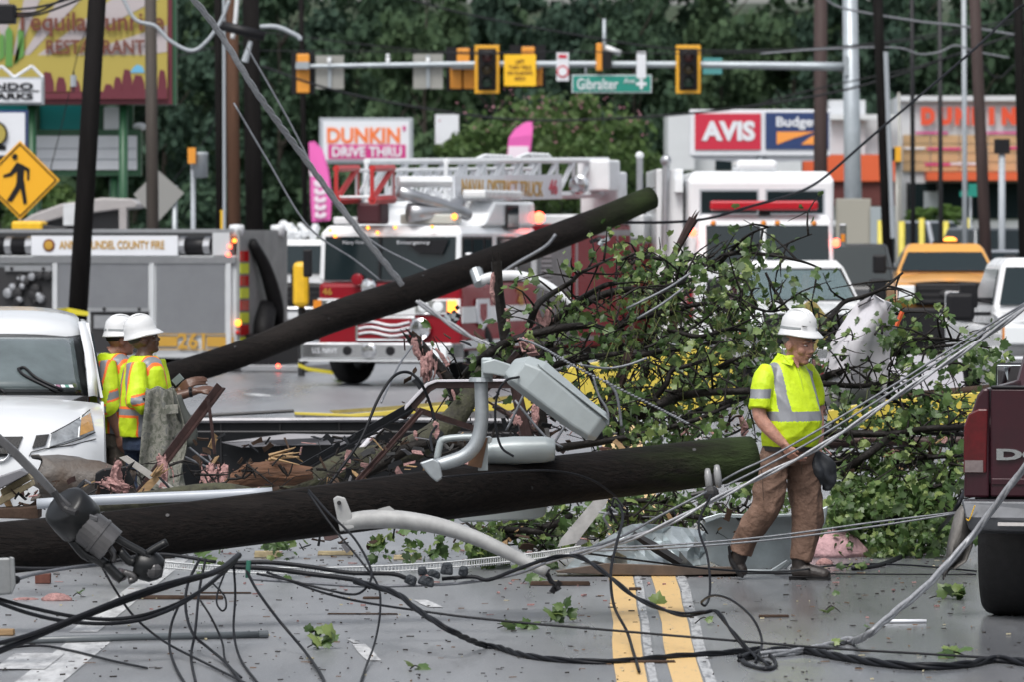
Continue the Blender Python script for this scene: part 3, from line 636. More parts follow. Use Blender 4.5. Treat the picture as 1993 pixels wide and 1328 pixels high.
# ---------------------------------------------------------------- ladder truck
D = 91
T = thing('ladder_truck', 'red and white ladder fire truck facing the camera behind the leaning pole', 'fire truck', (W(757, 463, D).x, D, 0), -R(17))
RW = mat('truck_white', (.70, .72, .74), .3, mott=.06, mscale=2, coat=.3)
B().loft([[(x, y, z) for x, y in ((-1.2, 0), (1.2, 0), (1.22, 4.2), (-1.22, 4.2))] for z in (.55, 1.67)]).done('cab_lower', RED, T, bevel=.08)
B().loft([[(-1.2, .02, 1.675), (1.2, .02, 1.675), (1.22, 4.2, 1.675), (-1.22, 4.2, 1.675)], [(-1.19, .10, 2.45), (1.19, .10, 2.45), (1.21, 4.2, 2.45), (-1.21, 4.2, 2.45)], [(-1.1, .2, 2.58), (1.1, .2, 2.58), (1.12, 4.2, 2.58), (-1.12, 4.2, 2.58)]]).done('cab_upper', RW, T, bevel=.05)
B().loft([[(-1.1, 1.3, 2.57), (1.19, 1.3, 2.57), (1.19, 4.2, 2.57), (-1.1, 4.2, 2.57)], [(-1.05, 2.0, 2.98), (1.17, 2.0, 2.98), (1.17, 4.2, 2.98), (-1.05, 4.2, 2.98)]]).done('raised_roof', RW, T, bevel=.05)
ws = B().loft([[(x, y - .012, z) for x, y, z in ((-1.10, .022, 1.70), (1.10, .022, 1.70), (1.10, .092, 2.40), (-1.10, .092, 2.40))], [(x, y + .02, z) for x, y, z in ((-1.10, .022, 1.70), (1.10, .022, 1.70), (1.10, .092, 2.40), (-1.10, .092, 2.40))]]).done('windshield', GLASS, T)
B().box((-.16, .04, 2.05), (.04, .05, .7), rot=(-.1, 0, 0)).done('divider', BLACKP, ws)
B().loft([[(.25, 0, 2.36), (1.0, 0, 2.36), (.9, 0, 2.12), (.5, 0, 2.14)], [(.25, .02, 2.36), (1.0, .02, 2.36), (.9, .02, 2.12), (.5, .02, 2.14)]]).done('sun_visor', BLACKP, ws)
txt('Navy Fire', .35, .07, SIGNW, ws, (-.62, .06, 2.30)); txt('Emergency', .55, .07, SIGNW, ws, (.42, -.02, 2.30))
for x0, x1, z0, z1, nm in ((.12, .50, 1.76, 2.36, 'window'), (.62, 1.15, 1.76, 2.36, 'window'), (1.28, 1.62, 1.76, 2.36, 'window'), (2.0, 2.9, 1.72, 2.36, 'window'), (2.5, 3.1, 2.56, 2.88, 'window'), (3.1, 3.8, 1.72, 2.3, 'window')):
    w_ = bx(nm, GLASS, T, 1.205, 1.225, x0, x1, z0, z1); bx('frame', BLACKP, w_, 1.203, 1.217, x0 - .04, x1 + .04, z0 - .04, z1 + .04)
bx('bumper', CHROME, T, -1.27, 1.27, -.66, -.02, .43, .70, .03); bx('bumper_trim', WHITE2, T, -1.29, 1.29, -.68, 0, .40, .427)
txt('U.S. NAVY', .42, .085, SIGNW, T, (-.86, -.665, .57))
for x in (-.48, .24): disc('hook_opening', BLACKP, T, (x, -.66, .57), .075, .015)
disc('bell_horn', CHROME, T, (-.12, -.66, .57), .12, .04)
bx('corner_lamp', CLEAR, T, .92, 1.18, -.69, -.62, .47, .66); 
gr = bx('grille', CHROME, T, -.56, .46, -.06, .02, .72, 1.14, .05); bx('grille_core', RED, gr, -.50, .40, -.075, -.05, .77, 1.09)
for k in range(3):
    P = [(-.48 + .86 * q / 8, -.085, .84 + .085 * k + .03 * math.sin(q * .9)) for q in range(9)]; B().tube(P, .022, 6).done('grille_stripe', SIGNW, gr)
for x in (-.85, .72):
    h = bx('headlight', CHROME, T, x - .27, x + .27, -.05, .01, 1.16, 1.40, .02)
    for q in (-.12, .12): disc('lens', CLEAR, h, (x + q, -.05, 1.28), .085, .02)
    bx('turn_lamp', AMBER_ON if x > 0 else LENSA, h, x + (.28 if x > 0 else -.42), x + (.42 if x > 0 else -.28), -.03, .02, 1.18, 1.38)
disc('siren', CHROME, T, (.56, -.05, .93), .17, .08, 22); disc('siren', CHROME, T, (-.30, -.05, 1.60), .13, .1, 20); disc('air_horn', RED, T, (-.5, -.05, 1.71), .10, .06)
bx('white_stripe', RW, T, -1.2, 1.2, -.012, 0, 1.15, 1.41); bx('white_stripe', RW, T, 1.215, 1.228, .02, 4.2, 1.02, 1.28); bx('white_stripe', RW, T, 1.215, 1.23, .02, 4.2, .60, .74)
txt('46', .16, .11, GOLD, T, (-1.04, -.012, 1.52)); txt('FIRE', .4, .12, GOLD, T, (1.232, 3.2, 1.52), SIDE); txt('46', .3, .2, GOLD, T, (1.232, 3.2, 1.36), SIDE)
cr = B().prism([(.75, 1.40), (1.4, 1.40), (1.45, 1.25), (1.35, 1.02), (1.07, .9), (.8, 1.02), (.7, 1.25)], 1.232, 1.25, 'x').done('crest', SIGNW, T); B().prism([(.9, 1.32), (1.25, 1.32), (1.25, 1.1), (1.07, 1.02), (.9, 1.1)], 1.25, 1.258, 'x').done('emblem', RED, cr)
for x, z in ((-1.0, 2.5), (-.36, 2.54), (.1, 2.55), (.72, 2.55), (-.9, 2.41), (-.2, 2.46)): B().ball((x, .02 if z > 2.45 else -.02, z), .03, 8, 6).done('marker_lamp', AMBER_ON, T)
bx('light_bar', WHITE2, T, -1.05, -.55, .3, .6, 2.60, 2.72, .03); bx('light_bar', mat('clear_bar', (.45, .46, .42), .2, coat=.4), T, .1, 1.05, .25, .55, 2.60, 2.76, .03); B().ball((1.02, .25, 2.72), .05, 8, 6).done('beacon', AMBER_ON, T); bx('light_bar', WHITE, T, .75, 1.15, 1.5, 3.6, 3.02, 3.16, .04)
bx('mirror', CHROME, T, 1.30, 1.42, -.12, -.02, 1.75, 2.15, .03); bx('mirror', BLACKP, T, -1.42, -1.28, -.12, -.02, 1.75, 2.2, .03)
# body
bx('pump_panel', mat('diamond_plate', (.20, .21, .22), .4, .6, mott=.2, mscale=8), T, -1.2, 1.2, 4.22, 6.3, .55, 2.35, .03); bx('louvre', ALU, T, 1.20, 1.22, 4.4, 5.0, 1.5, 2.1)
for q in range(7): bx('gauge_slat', DARKST, T, 1.22, 1.235, 4.42, 4.98, 1.54 + q * .08, 1.57 + q * .08)
bx('body', RED, T, -1.22, 1.22, 6.32, 9.9, .5, 2.62, .04); bx('rear_body', RED, T, -1.22, 1.22, 9.92, 13.2, .5, 2.28, .04)
for a, c, z in ((6.55, 8.9, 2.42), (9.05, 9.75, 2.42), (10.05, 11.7, 2.02), (11.85, 12.9, 2.02)):
    fr = bx('shutter_frame', ALU, T, 1.215, 1.235, a - .1, c + .1, .62, z + .1); bx('shutter', mat('red_shutter', (.21, .008, .016), .4, spec=.2), fr, 1.23, 1.245, a, c, .7, z)
bx('top_rail', ALU, T, 1.1, 1.24, 6.3, 9.9, 2.62, 2.70); bx('deck', ALU, T, -1.2, 1.2, 9.9, 13.2, 2.28, 2.34)
txt('FIRE DEPT', 1.1, .3, GOLD, T, (1.25, 10.9, 1.72), SIDE); txt('RESCUE', .9, .25, GOLD, T, (1.25, 10.9, 1.3), SIDE)
for x in (-1.0, 1.0): wheel(T, x, 1.15, .53, .34, R(-14)); wheel(T, x, 10.2, .53, .36)
bx('chassis', DARKST, T, -.9, .9, .1, 13, .35, .6)
B().ball((1.22, 4.28, 2.72), .10, 10, 8).done('flasher', RED_ON, T)
# ladder: two nested truss sections, red tip
LW = mat('ladder_white', (.68, .70, .72), .45, .0, mott=.1, mscale=3)
def truss(name, x, y0, y1, z0f, z0r, hgt, m, n, parent, r=.035):
    b = B(); f = lambda y: z0f + (z0r - z0f) * (y - y0) / (y1 - y0)
    b.tube([(x, y0, f(y0)), (x, y1, f(y1))], r * 1.5, 6); b.tube([(x, y0, f(y0) + hgt), (x, y1, f(y1) + hgt)], r * 1.2, 6)
    for i in range(n + 1):
        y = y0 + (y1 - y0) * i / n; b.tube([(x, y, f(y)), (x, y, f(y) + hgt)], r * .7, 6)
        if i < n: y2 = y0 + (y1 - y0) * (i + 1) / n; b.tube([(x, y, f(y)), (x, y2, f(y2) + hgt)], r, 6)
    return b.done(name, m, parent)
LD = B().tube([(-.1, -.8, 2.99), (-.1, 10.6, 3.13)], .05, 6).done('ladder', LW, T)
for x in (-.78, .58): truss('outer_truss', x, 1.2, 10.6, 3.02, 3.16, .60, LW, 9, LD, .05)
for x in (-.60, 0.0): truss('inner_truss', x, .15, 8, 3.0, 3.12, .46, LW, 10, LD, .03); truss('tip_truss', x, -.85, .2, 2.98, 3.0, .50, mat('ladder_red', (.45, .03, .03), .4), 1, LD, .05)
for i in range(24): y = -.8 + i * .42; B().cyl((-.6, y, 3.03 + i * .005), (0.0, y, 3.03 + i * .005), .02, n=6).done('rung', LW, LD)
pn = B().box((.66, 4.4, 3.22), (.04, 6.1, .42), rot=(R(.8), 0, 0)).done('name_board', SIGNW, LD)
txt('NAVAL DISTRICT TRUCK', 4.6, .26, GOLD, pn, (.69, 4.0, 3.21), (R(90), 0, R(90)), .015); txt('46', .5, .26, AVR, pn, (.69, 6.9, 3.25), (R(90), 0, R(90)), .03)
B().tube([(.05, .3, 3.28), (.75, .9, 3.28)], .09, 8).done('monitor_pipe', LW, LD); B().tube([(.2, -.1, 3.12), (.85, .6, 2.86), (1.0, 1.0, 2.75)], .10, 10, 4).done('waterway', ALU, LD, smooth=True); B().tube([(.3, .1, 2.78), (.75, .5, 2.8), (.9, .9, 2.95)], [.16, .12, .1], 10, 3).done('nozzle', ALU, LD, smooth=True)
B().lathe([(0, 2.6), (.42, 2.6), (.42, 2.95), (.36, 2.98), (0, 3.0)], 18, Matrix.Translation((.45, 1.0, 0))).done('drum', LW, T, smooth=False)
bx('tip_motor', mat('dark_maroon', (.06, .012, .018), .5), T, -.55, -.15, .0, .5, 2.6, 2.95, .05)
for y, z, n in ((3.6, 3.66, 7), (6.0, 3.72, 6)):
    b = B()
    for q in range(n): b.tube([(.3 + .02 * q, y + q * .22, z), (.45, y + q * .22 + .2, z + .09), (.5, y + q * .22 + .35, z)], .035, 6, 3)
    b.done('hose_bundle', WHITE2, LD, smooth=True)
disc('flood_lamp', CHROME, LD, (.75, 8.3, 3.3), .17, .1); bx('pedestal', LW, T, .2, .9, 10.2, 10.8, 2.4, 3.55, .04); bx('control_box', LW, T, .4, 1.0, 9.3, 10.0, 3.2, 3.75, .04); B().cyl((.9, 11.6, 2.3), (.9, 11.6, 3.8), .06).done('rear_post', ALU, T); B().ball((.9, 11.6, 3.85), .08, 8, 6).done('lamp', WHITE2, T); bx('rear_box', LW, T, -1.0, 1.15, 11.0, 13.1, 2.34, 2.8, .04)
# ---------------------------------------------------------------- fire engine 261
D = 100
T = thing('fire_engine', 'grey and white county fire engine with gold stripe and number 261', 'fire engine', (W(460, 463, D).x, D, 0), -R(18))
ex = lambda px: (px - 460) / 105.; ez = lambda py: CAMH - (py - 463) / 110.7
EW = mat('engine_white', (.50, .52, .54), .32, mott=.08, mscale=2, coat=.3)
bx('body', EW, T, -8.5, 0, .02, 2.45, ez(700), ez(497), .03)
bx('hose_bed', mat('bed_dark', (.04, .042, .046), .5), T, -8.4, -.1, .35, 2.2, ez(497), ez(452)); 
bx('name_board', SIGNW, T, ex(52), ex(345), -.03, .01, ez(497), ez(458))
txt('ANNE ARUNDEL COUNTY FIRE', 2.0, .15, GOLD, T, (ex(214), -.04, ez(476)), bold=.02)
disc('crest', BRN, T, (ex(88), -.03, ez(477)), .115, .012); disc('crest', GOLD, T, (ex(88), -.045, ez(477)), .08, .012)
b = B()
for q in range(4): b.box((-4.2, -.02, ez(500 + q * 3.4)), (8.4, .05 + .012 * (q % 2), .024))
b.done('trim_rail', ALU, T); bx('top_rail', ALU, T, -8.4, -.05, .0, .12, ez(452), ez(445)); 
for x0, x1 in ((-8, ex(48)), (ex(348), ex(412))):
    B().tube([(x0, .15, ez(478)), (x1, .15, ez(478))], .15, 12).done('hose_tube', BLACKP, T, smooth=True)
for x in (ex(2), ex(44), ex(350), ex(400)): B().tube([(x - .06, .15, ez(478)), (x + .06, .15, ez(478))], .165, 12).done('tube_clamp', ALU, T)
bx('bracket', EW, T, ex(413), ex(447), .0, .3, ez(497), ez(450))
for x0, x1, y0, y1, m in ((104, 286, 512, 600, GREYC), (302, 438, 512, 650, GREYC)):
    fr = bx('shutter_frame', EW, T, ex(x0 - 5), ex(x1 + 5), -.012, .03, ez(y1 + 3), ez(y0 - 2)); bx('shutter', m, fr, ex(x0), ex(x1), -.004 - .012, .0, ez(y1), ez(y0))
    b = B()
    for q in range(int((y1 - y0) / 3.2)): b.box(((ex(x0) + ex(x1)) / 2, -.02, ez(y0 + q * 3.2 + 1.2)), (ex(x1) - ex(x0), .012, .012))
    b.done('shutter_slats', m, fr, kind='stuff')
for x in (100, 294, 446): bx('pillar', EW, T, ex(x - 5), ex(x + 5), -.05, .0, ez(695), ez(512), .01)
bx('open_compartment', mat('compartment_dark', (.02, .02, .022), .6), T, ex(-40), ex(94), -.01, .02, ez(608), ez(520))
for q in range(18):
    x = ex(rnd.uniform(4, 88)); z = ez(rnd.uniform(534, 600)); disc('coupling', rnd.choice([ALU, DARKST, GREYC, DARKST]), T, (x, -.02, z), rnd.uniform(.04, .1), .08)
bx('door_bar', ALU, T, ex(0), ex(94), -.06, -.01, ez(528), ez(517)); bx('open_compartment', mat('compartment_dark'), T, ex(170), ex(288), -.012, .02, ez(690), ez(607)); bx('gauge_plate', ALU, T, ex(178), ex(216), -.03, -.012, ez(640), ez(614)); bx('door_bar', ALU, T, ex(172), ex(290), -.06, -.012, ez(607), ez(601))
for x in (200, 270, 14, 78): B().ball((ex(x), -.07, ez(602 if x > 100 else 523)), .035, 8, 6).done('bar_knob', DARKST, T)
bx('gold_stripe', GOLD, T, ex(302), ex(344), -.022, -.016, ez(676), ez(655)); bx('gold_stripe', GOLD, T, ex(402), ex(455), -.022, -.016, ez(676), ez(655))
for y in (649, 681): bx('gold_pinstripe', GOLD, T, ex(302), ex(455), -.021, -.016, ez(y + 2), ez(y)); 
txt('261', .52, .30, GOLD, T, (ex(372), -.03, ez(664)), bold=.03)
for x, z, m in ((458, 628, AMBER_ON), (457, 647, LENSR), (450, 468, AMBER_ON), (441, 479, RED_ON), (438, 495, RED_ON)): B().ball((ex(x) + .06, -.03 if x > 450 else .0, ez(z)), .062 if m is AMBER_ON and z > 500 else .04, 10, 8).done('lamp', m, T)
for x, y in ((-.05, .15), (.0, 2.1)): B().lathe([(0, 2.62), (.12, 2.61), (.14, 2.55), (.12, 2.45), (.1, 2.40), (0, 2.40)], 14, Matrix.Translation((x, y, 0))).done('beacon', WHITE2, T, smooth=True)
CHY = mat('chevron_lime', (.55, .62, .03), .4)
bx('rear_panel', mat('rear_grey', (.24, .25, .25), .45, mott=.2, mscale=3), T, .0, .05, .02, 2.45, ez(700), ez(447))
for q in range(9): bx('chevron', CHY if q % 2 else LENSR, T, .05, .065, .05, .45, ez(700 - q * 24), ez(680 - q * 24), .0, shear=(0, .0))
b = B(); b.tube([(.1, .5, ez(470)), (.2, .9, ez(520)), (.25, 1.3, ez(590)), (.2, 1.6, ez(640))], [.09, .12, .14, .1], 8, 4); b.tube([(.1, 1.2, ez(600)), (.2, .8, ez(650)), (.2, 1.2, ez(700))], .2, 8, 4); b.done('hose_strap', BLACK, T, smooth=True)
bx('tail_step', ALU, T, .05, 1.15, .1, 2.4, ez(724), ez(712), .01); B().ball((.75, .08, ez(713)), .035, 8, 6).done('step_lamp', RED_ON, T); bx('tailboard', BLACKP, T, .02, .5, .3, 2.3, ez(712), ez(650))
for x in (-2.2, -6.9): wheel(T, x, .25, .5, .32, R(90)); wheel(T, x, 2.2, .5, .32, R(90))
b = B(); b.box((ex(25), .5, ez(440)), (.6, .3, .2)); b.done('roof_bag', YEL, T, bevel=.05); B().tube([(ex(0), .4, ez(436)), (ex(100), .5, ez(446))], .05, 8).done('roof_tool', BLACKP, T)
# ---------------------------------------------------------------- generic pickup seen from the front
def pickup(name, label, cat_, px, D, rz, width, hood, roof, col, grillc, wsm=GLASS, hood_len=1.15, length=5.4, mir=True, beacon=None, plate=True, bump=None, boxh=None):
    T = thing(name, label, cat_, (W(px, 463, D).x, D, 0), rz); w = width / 2
    B().loft([[(-w, .25, .5), (w, .25, .5), (w, length, .5), (-w, length, .5)], [(-w, .06, hood - .30), (w, .06, hood - .30), (w, length, hood - .22), (-w, length, hood - .22)]]).done('body', col, T, bevel=.07)
    rows = []
    for i in range(7):
        t = i / 6; y = .04 + t * hood_len; z = hood - .16 + .15 * math.sin(t * 1.5); rows.append([(x * (w * .97), y + .10 * (abs(x) ** 3) * (1 - t), z - .07 * abs(x) ** 2.2) for x in (-1, -.8, -.55, -.25, 0, .25, .55, .8, 1)])
    B().grid(rows).done('hood', col, T, smooth=True); bx('hood_base', col, T, -w * .96, w * .96, .1, hood_len, hood - .32, hood - .20)
    y0 = hood_len; yt = y0 + .62; wb = w * .93; wt_ = w * .74; zr = roof
    cb = B(); cb.loft([[(-wb, y0, hood - .25), (wb, y0, hood - .25), (wb, y0 + 2.1, hood - .25), (-wb, y0 + 2.1, hood - .25)], [(-wb, y0, hood), (wb, y0, hood), (wb, y0 + 2.1, hood), (-wb, y0 + 2.1, hood)], [(-wt_, yt, zr - .10), (wt_, yt, zr - .10), (wt_, y0 + 2.0, zr - .10), (-wt_, y0 + 2.0, zr - .10)], [(-wt_ * .88, yt + .15, zr), (wt_ * .88, yt + .15, zr), (wt_ * .88, y0 + 1.9, zr), (-wt_ * .88, y0 + 1.9, zr)]])
    if name == 'white_pickup':      # open front so that the cab can be seen into
        bmesh.ops.delete(cb.bm, geom=[f for f in cb.bm.faces if f.calc_center_median().y < y0 + .42 and hood + .02 < f.calc_center_median().z < zr - .12], context='FACES_ONLY')
        bx('rear_wall', BLACKP, T, -wt_, wt_, y0 + 1.7, y0 + 1.75, hood - .2, zr - .14); bx('dashboard', DARKST, T, -wb * .9, wb * .9, y0 + .1, y0 + .5, hood - .15, hood + .02, .03); bx('seat', DARKST, T, -wb * .8, wb * .8, y0 + 1.3, y0 + 1.5, hood - .2, hood + .3, .05)
    cb.done('cab', col, T, bevel=.05 if name != 'white_pickup' else 0, solid=.03 if name == 'white_pickup' else 0)
    def wsp(u, v): return (u * (wb * .93 + (wt_ * .93 - wb * .93) * v), y0 + (yt - y0) * v - .015, hood + .03 + (zr - .13 - hood - .03) * v)
    rowsw = [[Vector(wsp(u, v)) + Vector((0, -.02, 0)) for u in (-1, -.5, 0, .5, 1)] for v in (0, .5, 1)]
    wsg = B().grid(rowsw, .01).done('windshield', wsm, T, smooth=False)
    for sx in (-1, 1):
        B().loft([[(sx * (wb - .0 + e), y0 + .15, hood + .03), (sx * (wb + e), y0 + 1.9, hood + .03), (sx * (wt_ + .03 + e), y0 + 1.8, zr - .16), (sx * (wt_ + .03 + e), yt + .1, zr - .16)] for e in (.0, .012)]).done('side_window', GLASS, T)
        h = bx('headlight', CLEAR, T, sx * (w * .62), sx * (w * .97), -.01, .12, hood - .52, hood - .24, .03); bx('turn_lens', LENSA, h, sx * (w * .9), sx * (w * .985), .0, .14, hood - .50, hood - .26)
        if mir:
            mm = bx('mirror', BLACKP, T, sx * (w + .12), sx * (w + .38), y0 + .2, y0 + .34, hood - .02, hood + .34, .04); B().cyl((sx * wb, y0 + .3, hood + .06), (sx * (w + .2), y0 + .28, hood + .1), .025, n=6).done('arm', BLACKP, mm)
        wheel(T, sx * (w - .16), .95, .42, .27); wheel(T, sx * (w - .16), length - 1.2, .42, .27)
        B().tube([wsp(sx * -.15, .02), wsp(sx * .75, .10)], .012, 5).done('wiper', BLACKP, T)
    gq = bx('grille', grillc, T, -w * .62, w * .62, -.03, .08, hood - .62, hood - .20, .04)
    for q in range(3): bx('grille_bar', BLACKP if grillc is not BLACKP else DARKST, gq, -w * .56, w * .56, -.045, -.03, hood - .56 + q * .12, hood - .51 + q * .12)
    if name == 'orange_pickup': B().ball((0, -.06, hood - .40), (.17, .02, .075), 14, 8).done('badge', DARKST, gq)
    bx('bumper', bump or CHROME, T, -w, w, -.14, .14, .42, hood - .66, .05); bx('valance', BLACKP, T, -w * .9, w * .9, .0, .3, .22, .42)
    if plate: bx('licence_plate', WHITE2, T, -.17, .17, -.155, -.14, hood - .93, hood - .78)
    if beacon: bx('beacon_base', BLACKP, T, -.22, .3, y0 + .9, y0 + 1.2, zr, zr + .05); B().ball((.12, y0 + 1.0, zr + .07), (.13, .1, .06), 12, 8).done('beacon', AMBER_ON, T)
    if boxh: bx('service_body', col, T, -w, w, y0 + 2.2, length, hood - .2, boxh, .03)
    return T, wsg
OPK = mat('pickup_orange', (.62, .30, .06), .3, mott=.08, mscale=2, coat=.4)
pickup('orange_pickup', 'orange pickup with black grille and lit amber beacon facing the camera', 'pickup truck', 1846, 108, R(-2), 2.03, 1.72, 2.27, OPK, BLACKP, beacon=True, bump=BLACKP)
# white pickup with a worker inside, seen through its windscreen
CLW = mat('clear_windscreen', (.22, .30, .32), .03, alpha=.3)
pickup('white_pickup', 'white pickup behind the fallen branches with a lime vest showing through its windscreen', 'pickup truck', 1566, 85, R(2), 1.98, 1.42, 2.02, WHITE, DARKST, CLW, mir=True)
Tw, _ = pickup('white_service_truck', 'white truck with large black mirror entering at the right edge', 'truck', 2098, 78, R(4), 2.1, 1.42, 2.10, WHITE, DARKST, boxh=1.6)
bx('tow_mirror', BLACKP, Tw, -1.62, -1.22, 1.3, 1.45, 1.22, 1.62, .06)
for z in (1.32, 1.52): B().cyl((-1.3, 1.4, z), (-.95, 1.5, z), .03, n=6).done('mirror_arm', BLACKP, Tw)
pickup('utility_truck', 'white utility truck between the fire engine and the ladder truck', 'truck', 575, 120, R(-6), 2.2, 1.6, 2.35, WHITE, DARKST, mir=False, boxh=2.2)
t = thing('boom_equipment', 'white jumble of boom gear on top of the far utility truck', 'truck equipment', (W(575, 463, 123).x, 123, 0))
for q in range(9): a = W(545 + q * 8, 462 - rnd.uniform(0, 8), 123); c = W(540 + rnd.uniform(0, 75), 436 + rnd.uniform(0, 18), 123.5); B().tube([a - t.location, c - t.location], rnd.uniform(.05, .12), 6).done('boom_part', WHITE2, t)
# yellow padded buffer on the back of the engine
t = thing('yellow_buffer', 'tall rounded yellow padded drum behind the fire engine rear', 'drum', (W(586, 463, 97).x, 97, 0)); a = W(571, 509, 97); c = W(602, 597, 97)
B().box((0, 0, (a.z + c.z) / 2), (c.x - a.x, .3, a.z - c.z)).done('pad', YEL, t, bevel=.08); B().box((-.14, .1, (a.z + c.z) / 2 - .05), (.06, .3, (a.z - c.z) * .85)).done('backing', BLACKP, t); B().cyl((0, .12, 0), (0, .12, c.z + .1), .06).done('stand', DARKST, t)
# ---------------------------------------------------------------- white rescue truck
D = 98
T = thing('rescue_truck', 'tall white rescue truck with red light bar behind the fallen tree', 'rescue truck', (W(1484, 463, D).x, D, 0), R(1)); s = FPX / D
rx = lambda px: (px - 1484) / s; rz_ = lambda py: CAMH - (py - 463) / s
B().loft([[(rx(1342), .55, .5), (rx(1628), .55, .5), (rx(1628), 9, .5), (rx(1342), 9, .5)], [(rx(1342), .55, rz_(350)), (rx(1628), .55, rz_(350)), (rx(1628), 9, rz_(350)), (rx(1342), 9, rz_(350))], [(rx(1352), .75, rz_(332)), (rx(1618), .75, rz_(332)), (rx(1618), 9, rz_(332)), (rx(1352), 9, rz_(332))]]).done('box_body', RW, T, bevel=.06)
for a, c in ((1368, 1477), (1497, 1606)): w_ = bx('upper_window', GLASS, T, rx(a), rx(c), .53, .56, rz_(414), rz_(371), .02); bx('frame', SGREY, w_, rx(a - 4), rx(c + 4), .545, .552, rz_(418), rz_(367))
B().loft([[(rx(1350), -.2, .6), (rx(1622), -.2, .6), (rx(1622), .9, .6), (rx(1350), .9, .6)], [(rx(1350), -.2, 1.9), (rx(1622), -.2, 1.9), (rx(1622), .9, 1.9), (rx(1350), .9, 1.9)], [(rx(1360), .02, rz_(432)), (rx(1618), .02, rz_(432)), (rx(1618), .9, rz_(432)), (rx(1360), .9, rz_(432))], [(rx(1366), .2, rz_(417)), (rx(1612), .2, rz_(417)), (rx(1612), .9, rz_(417)), (rx(1366), .9, rz_(417))]]).done('cab', RW, T, bevel=.05)
zb, zt = rz_(510), rz_(438)
for a, c in ((1374, 1480), (1490, 1612)): B().loft([[(rx(a), -.19 + .12 * 0 - e, zb), (rx(c), -.19 - e, zb), (rx(c), .0 - e, zt), (rx(a), .0 - e, zt)] for e in (.0, .04)]).done('windshield', GLASS, T)
bx('light_bar_foot', BLACKP, T, rx(1478), rx(1500), .1, .3, rz_(418), rz_(408)); bx('light_bar', mat('light_bar_red', (.42, .01, .02), .15, coat=.6), T, rx(1382), rx(1592), -.05, .3, rz_(409), rz_(390), .04)
bx('roof_unit', RW, T, rx(1438), rx(1520), .8, 2.2, rz_(332), rz_(309), .08)
for x in (1388, 1486, 1513, 1584): B().ball((rx(x), .0, rz_(434)), .05, 8, 6).done('marker_lamp', LENSA, T)
B().ball((rx(1626), -.15, rz_(472)), .075, 10, 8).done('flasher', RED_ON, T); B().ball((rx(1347), -.2, rz_(452)), .075, 10, 8).done('flasher', RED_ON, T); bx('mirror', CHROME, T, rx(1632), rx(1645), -.3, -.2, rz_(480), rz_(435), .02); bx('mirror_lens', LENSA, T, rx(1634), rx(1642), -.32, -.3, rz_(470), rz_(455))
bx('grille', CHROME, T, rx(1420), rx(1550), -.24, -.2, .8, 1.5, .03); bx('bumper', CHROME, T, rx(1345), rx(1626), -.5, -.2, .45, .75, .04); bx('red_band', RED, T, rx(1340), rx(1630), .5, 8.9, 1.0, 1.5)
for x in (-1.0, 1.0): wheel(T, x, .7, .5, .3); wheel(T, x, 6.5, .5, .3)
for y, z in ((330, 420), ): bx('side_locker', RW, T, rx(1285), rx(1338), 1.5, 6, .6, rz_(326), .03)
B().cyl((rx(1300), 1.4, 2.2), (rx(1303), 1.4, rz_(312)), .06).done('exhaust_stack', ALU, T); B().ball((rx(1303), 1.4, rz_(310)), .1, 10, 8).done('stack_cap', ALU, T); bx('side_lamp', CLEAR, T, rx(1320), rx(1336), 1.3, 1.5, rz_(372), rz_(345))
# ---------------------------------------------------------------- small far vehicles
def farcar(label, px, D, w, h, col, rear=True, rz=0., name='parked_car', group='cars parked beyond the crossing'):
    T = thing(name, label, 'car', (W(px, 463, D).x, D, 0), rz, group); hw = w / 2; zb = h * .58
    B().loft([[(-hw * .94, 0.05, .3), (hw * .94, .05, .3), (hw * .94, 4.3, .3), (-hw * .94, 4.3, .3)], [(-hw, 0, zb * .6), (hw, 0, zb * .6), (hw, 4.4, zb * .6), (-hw, 4.4, zb * .6)], [(-hw * .97, .1, zb), (hw * .97, .1, zb), (hw * .97, 4.3, zb * .95), (-hw * .97, 4.3, zb * .95)]]).done('body', col, T, bevel=.08)
    B().loft([[(-hw * .92, .3, zb), (hw * .92, .3, zb), (hw * .92, 3.2, zb), (-hw * .92, 3.2, zb)], [(-hw * .72, .75, h), (hw * .72, .75, h), (hw * .72, 2.5, h), (-hw * .72, 2.5, h)]]).done('cabin', col, T, bevel=.07)
    B().loft([[(-hw * .84, .33 - e, zb + .05), (hw * .84, .33 - e, zb + .05), (hw * .68, .70 - e, h - .06), (-hw * .68, .70 - e, h - .06)] for e in (0, .03)]).done('window', GLASS, T)
    for s in (-1, 1):
        B().loft([[(s * (hw * .91 + e), .45, zb + .05), (s * (hw * .91 + e), 3.0, zb + .05), (s * (hw * .735 + e), 2.4, h - .06), (s * (hw * .735 + e), .85, h - .06)] for e in (0, .02)]).done('side_window', GLASS, T)
        bx('lamp', LENSR if rear else CLEAR, T, s * hw * .70, s * hw * .96, -.02, .1, zb * .72, zb * .98, .02); wheel(T, s * (hw - .13), .8, .32, .2); wheel(T, s * (hw - .13), 3.5, .32, .2)
    return T
CBK = mat('car_black', (.012, .013, .015), .2, coat=.6); CSV = mat('car_silver', (.36, .38, .41), .25, .5, coat=.4); CGY = mat('car_grey', (.10, .11, .12), .25, .3, coat=.4); CWT = mat('car_white', (.62, .64, .66), .25, coat=.4)
farcar('dark SUV with red tail lamp behind the rescue truck', 1668, 128, 1.95, 2.25, CBK, name='dark_suv')
farcar('silver car parked in front of the shop beyond the orange pickup', 1872, 172, 1.85, 2.9, CSV, False, R(50)); farcar('dark grey SUV parked right of the thick brown pole', 1968, 150, 2.0, 2.65, CGY, False, R(20)); farcar('dark car parked at the right edge above the white truck', 1985, 134, 1.9, 2.1, CSV, False, R(35))
